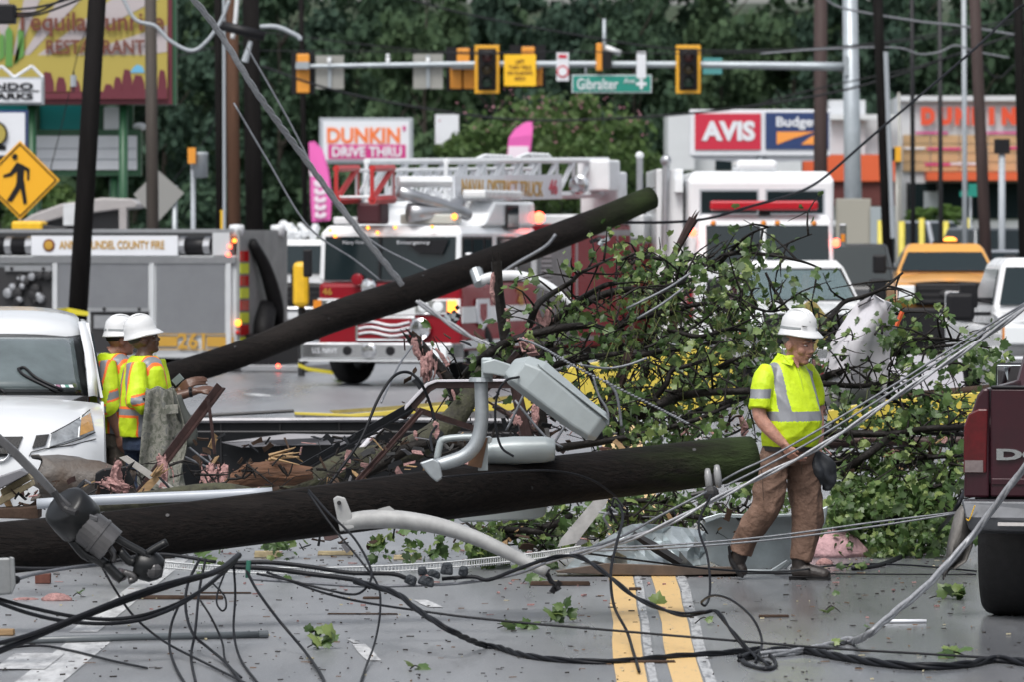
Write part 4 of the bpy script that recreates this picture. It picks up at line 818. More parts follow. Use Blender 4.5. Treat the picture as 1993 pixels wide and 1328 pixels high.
farcar('small dark car left of the yellow bollards', 1782, 176, 1.8, 2.7, CGY, False, R(30)); farcar('pale car partly hidden behind the hedge', 1772, 190, 1.9, 3.0, CWT, False, R(60))
# camper with curved pale roof behind the fire engine
D = 122
T = thing('camper', 'pale grey camper with curved roof behind the fire engine', 'camper', (0, 0, 0))
P = [(28, 440), (60, 418), (120, 396), (200, 384), (255, 386), (268, 396), (266, 404), (225, 408), (130, 420), (80, 434), (60, 446)]
Q = [W(x, y, D) for x, y in P]; B().loft([[(p.x, D, p.z) for p in Q], [(p.x, D + 2.2, p.z) for p in Q]]).done('roof', mat('camper_grey', (.38, .36, .36), .4, mott=.1), T, bevel=.03); board('side', mat('camper_dark', (.06, .06, .065), .4), T, 80, 408, 244, 470, D + 1.2, 2, .2); board('pillar', mat('camper_grey'), T, 232, 405, 246, 470, D, .3, .1); board('box', WHITE2, T, 124, 396, 150, 438, D - .3, .3)
for x in (100, 230): a = W(x, 463, D); wheel(T, a.x, D + .6, .42, .25, R(90))
board('body', mat('camper_grey'), T, 40, 446, 268, 640, D + .7, 1.6, .4)
# ================================================================ WHITE VAN (left, near)
D = 40.5
T = thing('white_van', 'white compact cargo van facing the camera at the left edge', 'van', (W(-22, 463, D).x, D, 0), R(5.5))
VW = mat('van_white', (.62, .64, .66), .22, mott=.05, mscale=2, coat=.5)
HW = .83
prof = [(.12, .22), (.03, .42), (.0, .60), (.015, .74), (.05, .88), (.10, .98), (.19, 1.06), (.40, 1.125), (.66, 1.175), (.96, 1.215)]
def vy(z): return float(np.interp(z, [p[1] for p in prof], [p[0] for p in prof]))
def vcorner(x): return .38 * abs(x / HW) ** 3.4
def vsurf(x, y, z, t): return (x, y + vcorner(x), z - (.035 + .03 * t) * (x / HW) ** 2)
xs = [HW * q / 14 for q in range(-14, 15)]
rows = [[vsurf(x, y, z, i / 9) for x in xs] for i, (y, z) in enumerate(prof)]
B().grid(rows).done('front_shell', VW, T, smooth=True, sub=1)
def onface(x, z, e=.008): return (x, vy(z + .045 * (x / HW) ** 2) + vcorner(x) - e, z)
def facepoly(name, m, parent, pts, e=.008, n=5, smooth=False):   # polygon given as left and right chains of (x,z)
    L_, R_ = pts; rows = []
    for k in range(n + 1):
        t = k / n * (len(L_) - 1); i = min(int(t), len(L_) - 2); f = t - i
        a = [L_[i][q] + (L_[i + 1][q] - L_[i][q]) * f for q in (0, 1)]; c = [R_[i][q] + (R_[i + 1][q] - R_[i][q]) * f for q in (0, 1)]
        rows.append([onface(a[0] + (c[0] - a[0]) * j / 6, a[1] + (c[1] - a[1]) * j / 6, e) for j in range(7)])
    return B().grid(rows, .03).done(name, m, parent, smooth=smooth)
GRB = mat('grille_black', (.01, .01, .011), .5, bump=.4, bscale=120)
vx = lambda px: (px + 22) / 273.4; vz = lambda py: CAMH - (py - 463) / 273.4
for s in (1, -1):
    f = lambda L_: [(s * x, z) for x, z in L_]
    h = facepoly('headlight', mat('lamp_reflector', (.45, .47, .48), .12, .6, mott=.5, mscale=14), T, (f([(vx(100), vz(848)), (vx(96), vz(872))]), f([(vx(180), vz(808)), (vx(186), vz(846))])), .012)
    facepoly('turn_lens', mat('lamp_amber_dull', (.42, .22, .05), .15, mott=.3, mscale=20, coat=.6), h, (f([(vx(160), vz(820)), (vx(156), vz(852))]), f([(vx(179), vz(811)), (vx(184), vz(843))])), .017)
    B().tube([onface(s * vx(x), vz(y), .014) for x, y in ((160, 816), (155, 838), (153, 856))], .006, 6).done('lamp_rib', CLEAR, h); B().tube([onface(s * vx(x), vz(y), .014) for x, y in ((96, 873), (125, 868), (160, 858), (187, 847))], .004, 5).done('lamp_seam', DARKST, h)
    B().tube([onface(s * vx(x), vz(y), .010) for x, y in ((99, 847), (128, 833), (155, 820), (179, 806))], .004, 5).done('lamp_seam', DARKST, h)
    facepoly('grille', GRB, T, (f([(vx(70), vz(850)), (vx(62), vz(874))]), f([(vx(95), vz(848)), (vx(88), vz(869))])), .012)
    B().tube([onface(s * vx(x), vz(y), .006) for x, y in ((56, 890), (60, 882), (85, 876), (140, 870), (188, 860))], .004, 5).done('bumper_seam', DARKST, T)
facepoly('grille', GRB, T, ([(-vx(44), vz(852)), (-vx(28), vz(890))], [(vx(44), vz(852)), (vx(28), vz(890))]), .012)
e = Vector(onface(vx(-2), vz(879), .03)); B().tube([e + Vector((.075 * math.cos(a), 0, .075 * math.sin(a))) for a in np.linspace(0, 6.283, 25)], .012, 6).done('badge_ring', CHROME, T, smooth=True); bx('badge_bar', CHROME, T, e.x - .11, e.x + .11, e.y - .01, e.y + .01, e.z - .02, e.z + .02)
facepoly('licence_plate', WHITE2, T, ([(-.15, .62), (-.15, .50)], [(.15, .62), (.15, .50)]), .02)
# windscreen, roof, pillars, sides
def wsr(u, v): hw = .735 + (.695 - .735) * v; return Vector((u * hw, .97 + .26 * abs(u) ** 2.6 + .78 * v, 1.222 + (1.665 - 1.222) * v - .012 * u * u))
VG = mat('van_windscreen', (.10, .125, .13), .06, mott=.35, mscale=2.2, coat=.6, bump=.02, bscale=60)
wsb = B().grid([[wsr(u / 8, v / 5) for u in range(-8, 9)] for v in range(6)], .012).done('windscreen', mat('frit_black', (.012, .013, .014), .15), T, smooth=True)
B().grid([[wsr(u / 8 * (.93 - .02 * v / 5), .09 + .85 * v / 5) + Vector((0, -.006, .002)) for u in range(-8, 9)] for v in range(6)], .003).done('glass', VG, wsb, smooth=True)
for k, x in enumerate((.44, .50, .55, .60)): pass
for k, (u, m) in enumerate(((.66, SIGNW), (.70, mat('sticker_mauve', (.25, .12, .18), .5)), (.75, SIGNW), (.79, mat('sticker_teal', (.10, .25, .20), .5)), (.83, SIGNW))): p = wsr(u, .15) + Vector((0, -.012, 0)); B().box(p, (.03, .004, .034), rot=(-1.0, 0, .35)).done('sticker', m, wsb)
for pts in ([(38, 727), (52, 725), (75, 745), (125, 768)], [(38, 727), (48, 738), (75, 752), (112, 770)], [(-60, 735), (-20, 752), (12, 774)]):
    q = [];
    for x, y in pts:
        u = vx(x) / .72; v = (vz(y) - 1.222) / .443; q.append(wsr(u, max(.0, v)) + Vector((0, -.035, 0)))
    B().tube(q, .011, 6, 3).done('wiper', BLACKP, T, smooth=True)
b = B(); B_rows = []
for i, (y, z, hw) in enumerate(((1.75, 1.67, .70), (1.82, 1.735, .70), (2.0, 1.79, .69), (2.5, 1.83, .69), (4.3, 1.84, .69))):
    B_rows.append([(hw * (q / 8), y + .22 * abs(q / 8) ** 2.6 * (1 if i < 3 else .3), z - .06 * abs(q / 8) ** 4) for q in range(-8, 9)])
B().grid(B_rows, .02, (0, 0, -1)).done('roof', VW, T, smooth=True)
for s in (-1, 1):
    rows = []
    for (y, z, x) in ((.98 + .26, 1.20, .745), (1.42, 1.36, .738), (1.68, 1.51, .725), (1.95, 1.66, .70), (2.10, 1.745, .685)):
        rows.append([(s * (x - .012), y - .03, z + .005), (s * (x + .03), y - .02, z + .01), (s * (x + .058), y + .05, z + .0), (s * (x + .062), y + .14, z - .01)])
    B().grid(rows, .02, (0, 1, 0)).done('windscreen_pillar', VW, T, smooth=True)
    rows = [[(s * xx, y, z) for y in (1.22, 1.6, 2.2, 3.0, 4.35)] for xx, z in ((.845, .30), (.865, .62), (.86, .9), (.845, 1.16))]
    B().grid(rows, .02, (-s, 0, 0)).done('side', VW, T, smooth=True)
    B().loft([[(s * (.825 + e), 1.42, 1.19), (s * (.825 + e), 4.3, 1.19), (s * (.735 + e), 4.2, 1.74), (s * (.735 + e), 2.1, 1.74)] for e in (0, .02)]).done('upper_side', VW, T)
    B().loft([[(s * (.822 + e), 1.6, 1.24), (s * (.822 + e), 2.7, 1.24), (s * (.755 + e), 2.65, 1.66), (s * (.755 + e), 2.1, 1.66)] for e in (.018, .03)]).done('side_window', GLASS, T)
    bx('mirror', BLACKP, T, s * .93, s * 1.1, 1.55, 1.7, 1.2, 1.42, .04) if s < 0 else None
    wheel(T, s * .74, 1.05, .31, .2); wheel(T, s * .74, 3.7, .31, .2)
bx('underbody', DARKST, T, -.72, .72, .6, 4.2, .22, .9)
B().tube([W(4, 595, 42.5) - T.location, W(0, 640, 42.5) - T.location], .02, 6).done('antenna', BLACKP, T)
# ================================================================ MAROON PICKUP (right, near)
D = 35.2; s_ = FPX / D
T = thing('maroon_pickup', 'maroon pickup seen from behind at the right edge with chrome lettering', 'pickup truck', (W(1876, 463, D).x, D, 0), -R(10.5))
qx = lambda px: (px - 1876) / s_ / math.cos(R(10.5)); qz = lambda py: CAMH - (py - 463) / s_
MRN = mat('maroon_metallic', (.034, .006, .012), .32, .2, mott=.3, mscale=5, coat=.2, bump=.02, bscale=90)
bw = 2.02
# bed side end caps
for fx in (0, 1):
    m_ = (lambda x: x) if not fx else (lambda x: bw - x)
    B().loft([[(m_(x), y + .02 * q, z) for x, z in ((qx(1876), qz(970)), (qx(1925), qz(970)), (qx(1925), qz(757)), (qx(1913), qz(757)), (qx(1902), qz(770)), (qx(1893), qz(798)), (qx(1880), qz(830)))] for q, y in enumerate((0., 2.1))]).done('bed_side', MRN, T, bevel=.015)
    l = B().loft([[(m_(x), y, z) for x, z in ((qx(1876), qz(922)), (qx(1920), qz(922)), (qx(1923), qz(797)), (qx(1905), qz(797)), (qx(1886), qz(806)), (qx(1877), qz(830)))] for y in (-.018, .03)]).done('tail_lamp', mat('tail_lamp_red', (.085, .004, .007), .2, mott=.5, mscale=9, coat=.2), T, bevel=.01)
    B().loft([[(m_(x), y, z) for x, z in ((qx(1879), qz(920)), (qx(1914), qz(920)), (qx(1914), qz(897)), (qx(1879), qz(897)))] for y in (-.024, -.01)]).done('reversing_lens', mat('lamp_clear_dull', (.17, .14, .14), .3, mott=.3, mscale=30), l)
g_ = bx('tailgate', MRN, T, qx(1928), bw - qx(1928), -.01, .06, qz(968), qz(757), .012); bx('top_cap', BLACKP, g_, qx(1928), bw - qx(1928), -.02, .08, qz(757), qz(752), .005)
bx('tailgate_crease', MRN, g_, qx(1930), bw - qx(1930), -.022, -.008, qz(944), qz(932), .004)
txt('DODGE', .78, .072, CHROME, g_, (qx(1940) + .39, -.02, qz(885)), bold=.05, depth=.02)
B().loft([[(qx(1877), -.02, qz(972)), (qx(1877), -.16, qz(974)), (qx(1885), -.2, qz(1005)), (qx(1893), -.19, qz(1030)), (qx(1893), 0, qz(1040))], [(1.0, -.04, qz(972)), (1.0, -.24, qz(974)), (1.0, -.27, qz(1005)), (1.0, -.24, qz(1035)), (1.0, 0, qz(1040))], [(bw, -.02, qz(972)), (bw, -.16, qz(974)), (bw, -.2, qz(1005)), (bw - .03, -.19, qz(1030)), (bw - .03, 0, qz(1040))]]).done('bumper', mat('bumper_grey', (.075, .08, .09), .35, .4, mott=.4, mscale=6, bump=.03, bscale=20), T, smooth=False, bevel=.012)
B().tube([(qx(1888), -.205, qz(1008)), (qx(1894), -.21, qz(1010)), (qx(1905), -.23, qz(982))], .004, 5, 3).done('bumper_scratch', YEL, T)
bx('bumper_slot', mat('slot_white', (.5, .48, .47), .4), T, qx(1950), qx(2040), -.275, -.23, qz(1020), qz(1014))
for x in (.225, bw - .225):
    wheel(T, x, .62, .43, .32); wheel(T, x, 4.6, .43, .32)
bx('bed_floor', BLACKP, T, .06, bw - .06, .1, 2.1, .75, .85); bx('front_body', MRN, T, .0, bw, 2.12, 5.6, .55, qz(830), .06); bx('chassis', DARKST, T, .5, bw - .5, .2, 5.4, .4, .72)
B().loft([[(.05, 2.15, 1.2), (bw - .05, 2.15, 1.2), (bw - .05, 4.2, 1.2), (.05, 4.2, 1.2)], [(.22, 2.3, 1.85), (bw - .22, 2.3, 1.85), (bw - .22, 3.5, 1.85), (.22, 3.5, 1.85)]]).done('cab', MRN, T, bevel=.06); B().loft([[(.2, 2.16 - e, 1.3), (bw - .2, 2.16 - e, 1.3), (bw - .3, 2.27 - e, 1.78), (.3, 2.27 - e, 1.78)] for e in (.0, .02)]).done('rear_window', GLASS, T)
mp_ = W(1940, 757, 39.4); mq = W(2010, 709, 39.4); c_ = (mp_ + mq) / 2
mi = T.matrix_basis.inverted() if False else (Matrix.Translation(T.location) @ Matrix.Rotation(-R(10.5), 4, 'Z')).inverted()
cl = mi @ c_; M2 = B().box(cl, (.26, .09, .18), rot=(0, 0, R(6))).done('mirror', BLACKP, T, bevel=.03)
B().box(cl + Vector((0, -.05, 0)), (.235, .01, .155), rot=(0, 0, R(6))).done('mirror_glass', mat('mirror_silver', (.55, .6, .62), .03, 1.), M2, bevel=.02); B().box(cl + Vector((-.075, -.056, .02)), (.07, .008, .09), rot=(.05, 0, R(-4))).done('spot_mirror', mat('mirror_silver'), M2); B().cyl(cl + Vector((.1, .02, -.02)), cl + Vector((.35, .05, -.05)), .03, n=8).done('mirror_arm', BLACKP, M2)
# torn inner fender hanging beside the wheel
FEL = mat('torn_felt', (.20, .19, .18), .85, mott=.35, mscale=12, bump=.4, bscale=30)
rows = []
for y, (a, c) in zip((985, 1000, 1030, 1060, 1090, 1105), ((1872, 1892), (1860, 1893), (1852, 1893), (1845, 1892), (1842, 1880), (1838, 1858))):
    rows.append([W(a + (c - a) * q / 4, y + (4 * math.sin(q * 2.1)), 35.6 + .12 * math.sin(q * 1.7 + y * .02)) - T.location for q in range(5)])
rows.append([W(1836 + q * 3, 1130 + q * -6, 35.6) - T.location for q in range(5)])
fb = B(); fb.grid(rows); fo = fb.done('torn_liner', FEL, None, smooth=True, solid=.012); fo.parent = T; fo.matrix_parent_inverse = Matrix.Rotation(R(10.5), 4, 'Z')
# ================================================================ FALLEN POLES
def polemat(name, axis_x0, axis_x1, moss=True):
    m = bpy.data.materials.new(name); m.use_nodes = True; nt = m.node_tree; b = nt.nodes['Principled BSDF']; N = nt.nodes.new; L = nt.links.new
    tc = N('ShaderNodeTexCoord'); mp = N('ShaderNodeMapping'); mp.inputs['Scale'].default_value = (.05, 1, 1); L(tc.outputs['Object'], mp.inputs[0])
    def nz(s, d=6, src=mp): n = N('ShaderNodeTexNoise'); n.inputs['Scale'].default_value = s; n.inputs['Detail'].default_value = d; n.inputs['Roughness'].default_value = .65; L(src.outputs[0], n.inputs[0]); return n
    n1 = nz(60, 8); n2 = nz(60, 5); nb = nz(1.3, 5, tc)
    cr = N('ShaderNodeValToRGB'); el = cr.color_ramp.elements; el[0].position = .38; el[0].color = (.004, .0035, .0035, 1); el[1].position = .72; el[1].color = (.014, .0105, .0095, 1); L(n1.outputs[0], cr.inputs[0])
    m2 = N('ShaderNodeMapping'); m2.inputs['Scale'].default_value = (.02, 1, 1); L(tc.outputs['Object'], m2.inputs[0]); ck = nz(34, 3, m2); ckr = N('ShaderNodeMapRange'); ckr.inputs[1].default_value = .60; ckr.inputs[2].default_value = .66; L(ck.outputs[0], ckr.inputs[0])
    pm = N('ShaderNodeMapRange'); pm.inputs[1].default_value = .48; pm.inputs[2].default_value = .7; pm.inputs[4].default_value = .75; L(nb.outputs[0], pm.inputs[0]); px_ = N('ShaderNodeMix'); px_.data_type = 'RGBA'; L(pm.outputs[0], px_.inputs[0]); L(cr.outputs[0], px_.inputs[6]); px_.inputs[7].default_value = (.030, .026, .024, 1)
    cx_ = N('ShaderNodeMix'); cx_.data_type = 'RGBA'; L(ckr.outputs[0], cx_.inputs[0]); L(px_.outputs[2], cx_.inputs[6]); cx_.inputs[7].default_value = (.002, .002, .002, 1)
    sx = N('ShaderNodeSeparateXYZ'); L(tc.outputs['Object'], sx.inputs[0])
    mr = N('ShaderNodeMapRange'); mr.inputs[1].default_value = axis_x0; mr.inputs[2].default_value = axis_x1; L(sx.outputs[0], mr.inputs[0])
    mu = N('ShaderNodeMath'); mu.operation = 'MULTIPLY'; mm = N('ShaderNodeMapRange'); mm.inputs[1].default_value = .36; mm.inputs[2].default_value = .60; L(nz(5, 6, tc).outputs[0], mm.inputs[0]); L(mr.outputs[0], mu.inputs[0]); L(mm.outputs[0], mu.inputs[1])
    mx = N('ShaderNodeMix'); mx.data_type = 'RGBA'; L(mu.outputs[0], mx.inputs[0]); L(cx_.outputs[2], mx.inputs[6]); mx.inputs[7].default_value = (.030, .046, .016, 1); L(mx.outputs[2], b.inputs['Base Color'])
    b.inputs['Roughness'].default_value = .7; b.inputs['Specular IOR Level'].default_value = .12
    ad = N('ShaderNodeMath'); ad.operation = 'ADD'; L(n1.outputs[0], ad.inputs[0]); L(n2.outputs[0], ad.inputs[1]); bp = N('ShaderNodeBump'); bp.inputs['Strength'].default_value = 1.0; bp.inputs['Distance'].default_value = .012; L(ad.outputs[0], bp.inputs['Height']); L(bp.outputs[0], b.inputs['Normal'])
    return m
def fpole(name, label, pts, n=20, m=None):
    t = thing(name, label, 'utility pole')
    P = [W(x, y, D) for x, y, w, D in pts]; r = [w / 2 * mpp(D) for x, y, w, D in pts]
    Q = cat([(*p, q) for p, q in zip(P, r)], 8); b = B(); rings = []
    for i, q in enumerate(Q):
        p = Vector(q[:3]); tt = Vector(Q[min(i + 1, len(Q) - 1)][:3]) - Vector(Q[max(0, i - 1)][:3]); tt.normalize(); a = tt.cross(Vector((0, 0, 1))); a.normalize(); c = tt.cross(a)
        rings.append([p + (a * math.cos(k * 2 * math.pi / n) + c * math.sin(k * 2 * math.pi / n)) * q[3] * (1 + .02 * math.sin(k * 1.9 + i * .15) + .014 * math.sin(i * .7 + k) + (-.035 if k % 5 == 2 and math.sin(i * .23 + k) > .1 else 0) + .012 * math.sin(i * .31)) for k in range(n)])
    b.loft(rings); b.done('shaft', m, t, smooth=True)
    for i in range(6, len(Q) - 2, 9):
        p = Vector(Q[i][:3]); an = R(rnd.uniform(-60, 50)); n_ = Vector((0, -math.cos(an), math.sin(an))); B().cyl(p + n_ * Q[i][3] * .96, p + n_ * Q[i][3] * 1.05, .012 + .004 * (i % 3), n=8).done('bolt', DARKST, t)
    e = Vector(Q[-1][:3]); d = (e - Vector(Q[-4][:3])).normalized(); b = B()
    for k in range(14): a = rnd.uniform(0, 6.28); rr = Q[-1][3] * rnd.uniform(.5, .98); o_ = Vector((0, math.cos(a) * rr, math.sin(a) * rr)); b.tube([e + o_ - d * .05, e + o_ + d * rnd.uniform(.01, .05)], [.016, .003], 4)
    b.done('split_end', m, t); return t
NP = fpole('fallen_utility_pole', 'dark fallen utility pole with mossy green end lying across the foreground', [(-90, 1078, 106, 34), (0, 1069, 104, 34), (380, 1027, 103, 34.4), (800, 972, 100, 34.9), (1000, 947, 97, 35.2), (1300, 911, 94, 35.6), (1462, 893, 88, 35.8)],
           m=polemat('pole_mossy', W(1180, 900, 35.5).x, W(1440, 900, 35.5).x))
LP = fpole('leaning_utility_pole', 'dark broken utility pole slanting up in front of the ladder truck', [(120, 818, 52, 59), (300, 745, 53, 60), (480, 686, 54, 60.4), (640, 620, 58, 60.8), (800, 567, 60, 61), (1000, 492, 54, 61.6), (1150, 434, 50, 62), (1268, 384, 46, 62.4)],
           m=polemat('pole_leaning', W(1130, 430, 62).x, W(1250, 390, 62).x))
# steel band, strap and conduit on the leaning pole
B().tube([W(x, y, 61) for x, y in ((948, 552), (1000, 515), (1060, 480), (1082, 455))], .018, 8, 4).done('conduit', STEELWIRE, LP, smooth=True)
# arm of a street light still hanging from the leaning pole
t = thing('street_light_arm', 'pale curved street light arm hanging from the slanting pole', 'street light')
B().tube([W(x, y, 60.5) for x, y in ((935, 545), (960, 538), (1010, 536), (1060, 552), (1100, 580), (1128, 604))], [.05, .055, .055, .05, .045, .04], 10, 4).done('arm', WHITE2, t, smooth=True); B().tube([W(926, 526, 60.6), W(935, 552, 60.5)], .07, 10).done('clamp', GALV, t)
for x, y in ((884, 600), (1170, 468), (870, 612)): 
    q = thing('pole_hardware', {884: 'dark bracket and insulator under the middle of the slanting pole', 1170: 'small black hook hanging under the tip of the slanting pole', 870: 'crooked steel strap under the slanting pole'}[x], 'bracket')
    for k in range(4): a = W(x + rnd.uniform(-14, 14), y + rnd.uniform(-6, 10), 60.6); B().tube([a, a + Vector((rnd.uniform(-.08, .08), 0, rnd.uniform(-.1, .05)))], rnd.uniform(.02, .05), 8).done('fitting', BLACKP if k % 2 else GALV, q)
# ---------------------------------------------------------------- fixtures on the foreground pole
DF = 34.6
FG = mat('flood_grey', (.33, .37, .38), .38, .15, mott=.12, mscale=6, bump=.03, bscale=30)
t = thing('floodlight', 'large grey box floodlight tilted down on a bent pipe above the fallen pole', 'floodlight')
B().tube([W(x, y, DF) for x, y in ((838, 908), (868, 902), (905, 888), (928, 862), (937, 820), (937, 770), (936, 742))], [.034, .042, .044, .044, .043, .042, .042], 14, 5).done('pipe', GALV, t, smooth=True)
a = W(936, 740, DF); B().lathe([(0, .012), (.07, .012), (.075, -.012), (0, -.012)], 16, Matrix.Translation(a)).done('collar', GALV, t)
B().box(W(948, 718, DF), (.07, .08, .13)).done('knuckle', FG, t, bevel=.012)
b = B(); b.loft([[W(x, y, DF - .12) for x, y in ((938, 706), (962, 700), (1078, 738), (1074, 752), (960, 730), (940, 728))], [W(x, y, DF + .02) for x, y in ((938, 706), (962, 700), (1078, 738), (1074, 752), (960, 730), (940, 728))]]); b.done('yoke', FG, t, bevel=.008)
# housing lofted along its long axis: outline rings (upper-left rear to lower-right nose)
def ring(c, ux, uy, D0, dep, n=6): return None
sec = [((990, 716), 20, 10), ((1010, 722), 34, 16), ((1040, 738), 40, 17), ((1085, 774), 38, 17), ((1130, 810), 35, 16), ((1160, 830), 33, 15), ((1172, 840), 24, 10)]
ax = np.array([.80, .60]); nrm_ = np.array([.60, -.80])
rings = []
for (cx, cy), hh, dd in sec:
    c = np.array([cx, cy]); rr = []
    for u, v in ((-1, -.55), (-1, .55), (-.72, 1), (.55, 1), (1, .6), (1, -.6), (.55, -1), (-.72, -1)):
        p = c + nrm_ * hh * u; rr.append(W(p[0], p[1], DF - .02 + v * dd * .0105))
    rings.append(rr)
hs = B().loft(rings).done('housing', FG, t, bevel=.012)
B().loft([[W(x, y, DF - .20) for x, y in ((1046, 708), (1180, 812), (1184, 820), (1050, 716))], [W(x, y, DF + .16) for x, y in ((1046, 708), (1180, 812), (1184, 820), (1050, 716))]]).done('lid_rim', FG, hs, bevel=.006)
B().lathe([(0, .03), (.028, .03), (.03, 0), (0, 0)], 12, Matrix.Translation(W(1071, 744, DF - .16)) @ Matrix.Rotation(R(90), 4, 'X')).done('bolt', GALV, t)
B().tube([W(1156, 832, DF), W(1162, 858, DF)], [.046, .042], 14).done('photocell', BLACKP, t, smooth=True)
b = B(); b.loft([[W(x, y, DF - .05) for x, y in ((816, 902), (842, 893), (856, 900), (862, 932), (850, 940), (838, 930), (828, 918))], [W(x, y, DF + .05) for x, y in ((816, 902), (842, 893), (856, 900), (862, 932), (850, 940), (838, 930), (828, 918))]]); b.done('foot_bracket', GALV, t, bevel=.01)
B().box(W(930, 880, DF + .1), (.085, .02, .19), rot=(0, R(12), 0)).done('wood_pad', mat('plywood', (.16, .085, .045), .6, mott=.4, mscale=9), t); B().box(W(940, 885, DF + .13), (.06, .05, .2)).done('pad_bracket', FG, t)
t = thing('floodlight', 'long rounded grey floodlight lying behind the fallen pole', 'floodlight')
B().loft([[W(x, cy + hh * math.sin(a), DF + .55 + .1 * math.cos(a)) for a in np.linspace(0, 2 * math.pi, 14, endpoint=False)] for x, cy, hh in ((942, 880, 14), (950, 880, 26), (1000, 878, 28), (1060, 876, 26), (1078, 876, 22), (1081, 876, 14))]).done('housing', FG, t, smooth=True)
B().tube([W(x, y, DF + .45) for x, y in ((850, 900), (856, 868), (866, 856), (920, 852), (935, 858))], .022, 8, 3).done('handle', FG, t, smooth=True); B().lathe([(0, .03), (.022, .03), (.025, 0), (0, 0)], 10, Matrix.Translation(W(951, 858, DF + .4)) @ Matrix.Rotation(R(90), 4, 'X')).done('knob', CHROME, t)
t = thing('lamp_reflector', 'flat grey lamp cover sticking out below the fallen pole', 'lamp cover'); P = [(890, 1010), (906, 1000), (1066, 984), (1060, 1006), (1040, 1012), (900, 1018)]; B().loft([[W(x, y, 35.5) for x, y in P], [W(x, y, 35.7) for x, y in P]]).done('cover', FG, t, bevel=.01)
# street light arm in front
t = thing('street_light_arm', 'white tapered street light arm bolted to the near side of the fallen pole', 'street light'); DA = 33.9
B().tube([W(x, y, DA) for x, y in ((668, 1019), (720, 1012), (780, 1013), (850, 1024), (920, 1046), (990, 1078), (1066, 1116))], [.052, .056, .055, .050, .045, .040, .034], 16, 5).done('arm', mat('arm_white', (.33, .335, .335), .5, mott=.25, mscale=9, bump=.05, bscale=40), t, smooth=True)
B().loft([[W(x, y, DA + e) for x, y in ((648, 972), (656, 966), (672, 970), (684, 1000), (690, 1030), (662, 1036), (656, 1010))] for e in (-.05, .03)]).done('plate', mat('arm_white'), t, bevel=.008); B().lathe([(0, .02), (.012, .02), (.014, 0), (0, 0)], 8, Matrix.Translation(W(660, 980, DA - .06)) @ Matrix.Rotation(R(90), 4, 'X')).done('bolt', DARKST, t)
B().loft([[W(x, y, DA + e) for x, y in ((735, 992), (758, 986), (784, 1006), (745, 1004))] for e in (-.02, .02)]).done('gusset', mat('arm_white'), t); B().tube([W(1064, 1115, DA - .01), W(1068, 1117, DA - .01)], .028, 14).done('open_end', BLACKP, t); B().tube([W(x, y, DA) for x, y in ((1066, 1118), (1072, 1132), (1080, 1138), (1088, 1150))], [.012, .016, .012, .02], 8, 3).done('wire_stub', BLACKP, t)
# clevis rack with two spools
t = thing('clevis_rack', 'dark steel clevis with two pale spool insulators near the mossy pole end', 'insulator')
B().loft([[W(x, y, 35.62 + e) for x, y in ((1353, 912), (1360, 903), (1392, 902), (1402, 912), (1406, 940), (1398, 952), (1362, 930))] for e in (-.06, -.02)]).done('bracket', DARKST, t, bevel=.01)
for x, y in ((1377, 937), (1395, 930)): B().tube([W(x, y - 22, 35.5), W(x + 1, y - 10, 35.48), W(x + 3, y + 8, 35.48), W(x + 4, y + 18, 35.5)], [.017, .023, .023, .017], 14, 2).done('spool', mat('porcelain', (.24, .245, .25), .3), t, smooth=True)
B().ball(W(1384, 962, 35.4), (.05, .03, .05), 10, 8).done('knot', DARKST, t); B().tube([W(1345, 965, 35.4), W(1384, 958, 35.4), W(1372, 985, 35.4)], .014, 6, 2).done('tie_wire', DARKST, t)
# black canister group at the left
t = thing('fuse_canister', 'dark metal canister with hanging clamps over the left end of the fallen pole', 'canister'); DC = 32.2
def axis_lathe(p, q, prof, n=22):
    p = Vector(p); q = Vector(q); d = (q - p); ln = d.length; M = Matrix.Translation(p) @ d.to_track_quat('Z', 'Y').to_matrix().to_4x4(); return B().lathe([(r, z * ln) for r, z in prof], n, M)
DKC = mat('canister_dark', (.010, .011, .012), .35, .3, mott=.4, mscale=8); MET = mat('canister_metal', (.10, .098, .10), .35, .5, mott=.3, mscale=7)
axis_lathe(W(122, 982, DC - .1), W(160, 1022, DC), [(.0, 0), (.11, 0), (.135, .1), (.14, .5), (.14, .9), (.10, 1), (0, 1)]).done('cap', DKC, t, smooth=True)
axis_lathe(W(160, 1020, DC - .05), W(216, 1064, DC - .05), [(.0, 0), (.108, 0), (.108, .5), (.113, .52), (.113, .6), (.108, .62), (.104, 1), (0, 1)]).done('can', MET, t, smooth=False)
axis_lathe(W(262, 1098, DC), W(318, 1108, DC), [(.0, 0), (.07, 0), (.085, .2), (.09, .6), (.07, .85), (.05, 1), (0, 1)]).done('boot', DKC, t, smooth=True)
for P, r in (([(140, 1050), (165, 1080), (190, 1090), (205, 1100)], .03), ([(212, 1065), (222, 1080), (220, 1095)], .018), ([(205, 1098), (225, 1118), (238, 1130)], .03), ([(185, 1010), (230, 1050), (290, 1085), (300, 1110)], .022), ([(232, 1072), (250, 1092), (262, 1096)], .026), ([(285, 1080), (300, 1070), (325, 1056)], .022), ([(240, 1115), (256, 1120), (262, 1128), (250, 1132)], .02)):
    B().tube([W(x, y, DC - .05) for x, y in P], r, 8, 3).done('clamp_part', DKC if r > .02 else MET, t, smooth=True)
B().ball(W(232, 1120, DC), (.05, .04, .04), 10, 8).done('insulator', mat('purple_grey', (.16, .13, .14), .4), t); B().ball(W(296, 1110, DC - .05), (.06, .04, .05), 10, 8).done('terminal', MET, t)
t = thing('brace_bar', 'long flat grey brace bar slanting across the left foreground', 'steel bar'); P = [(-20, 838), (30, 885), (80, 935), (115, 972), (150, 1000), (190, 1012)]
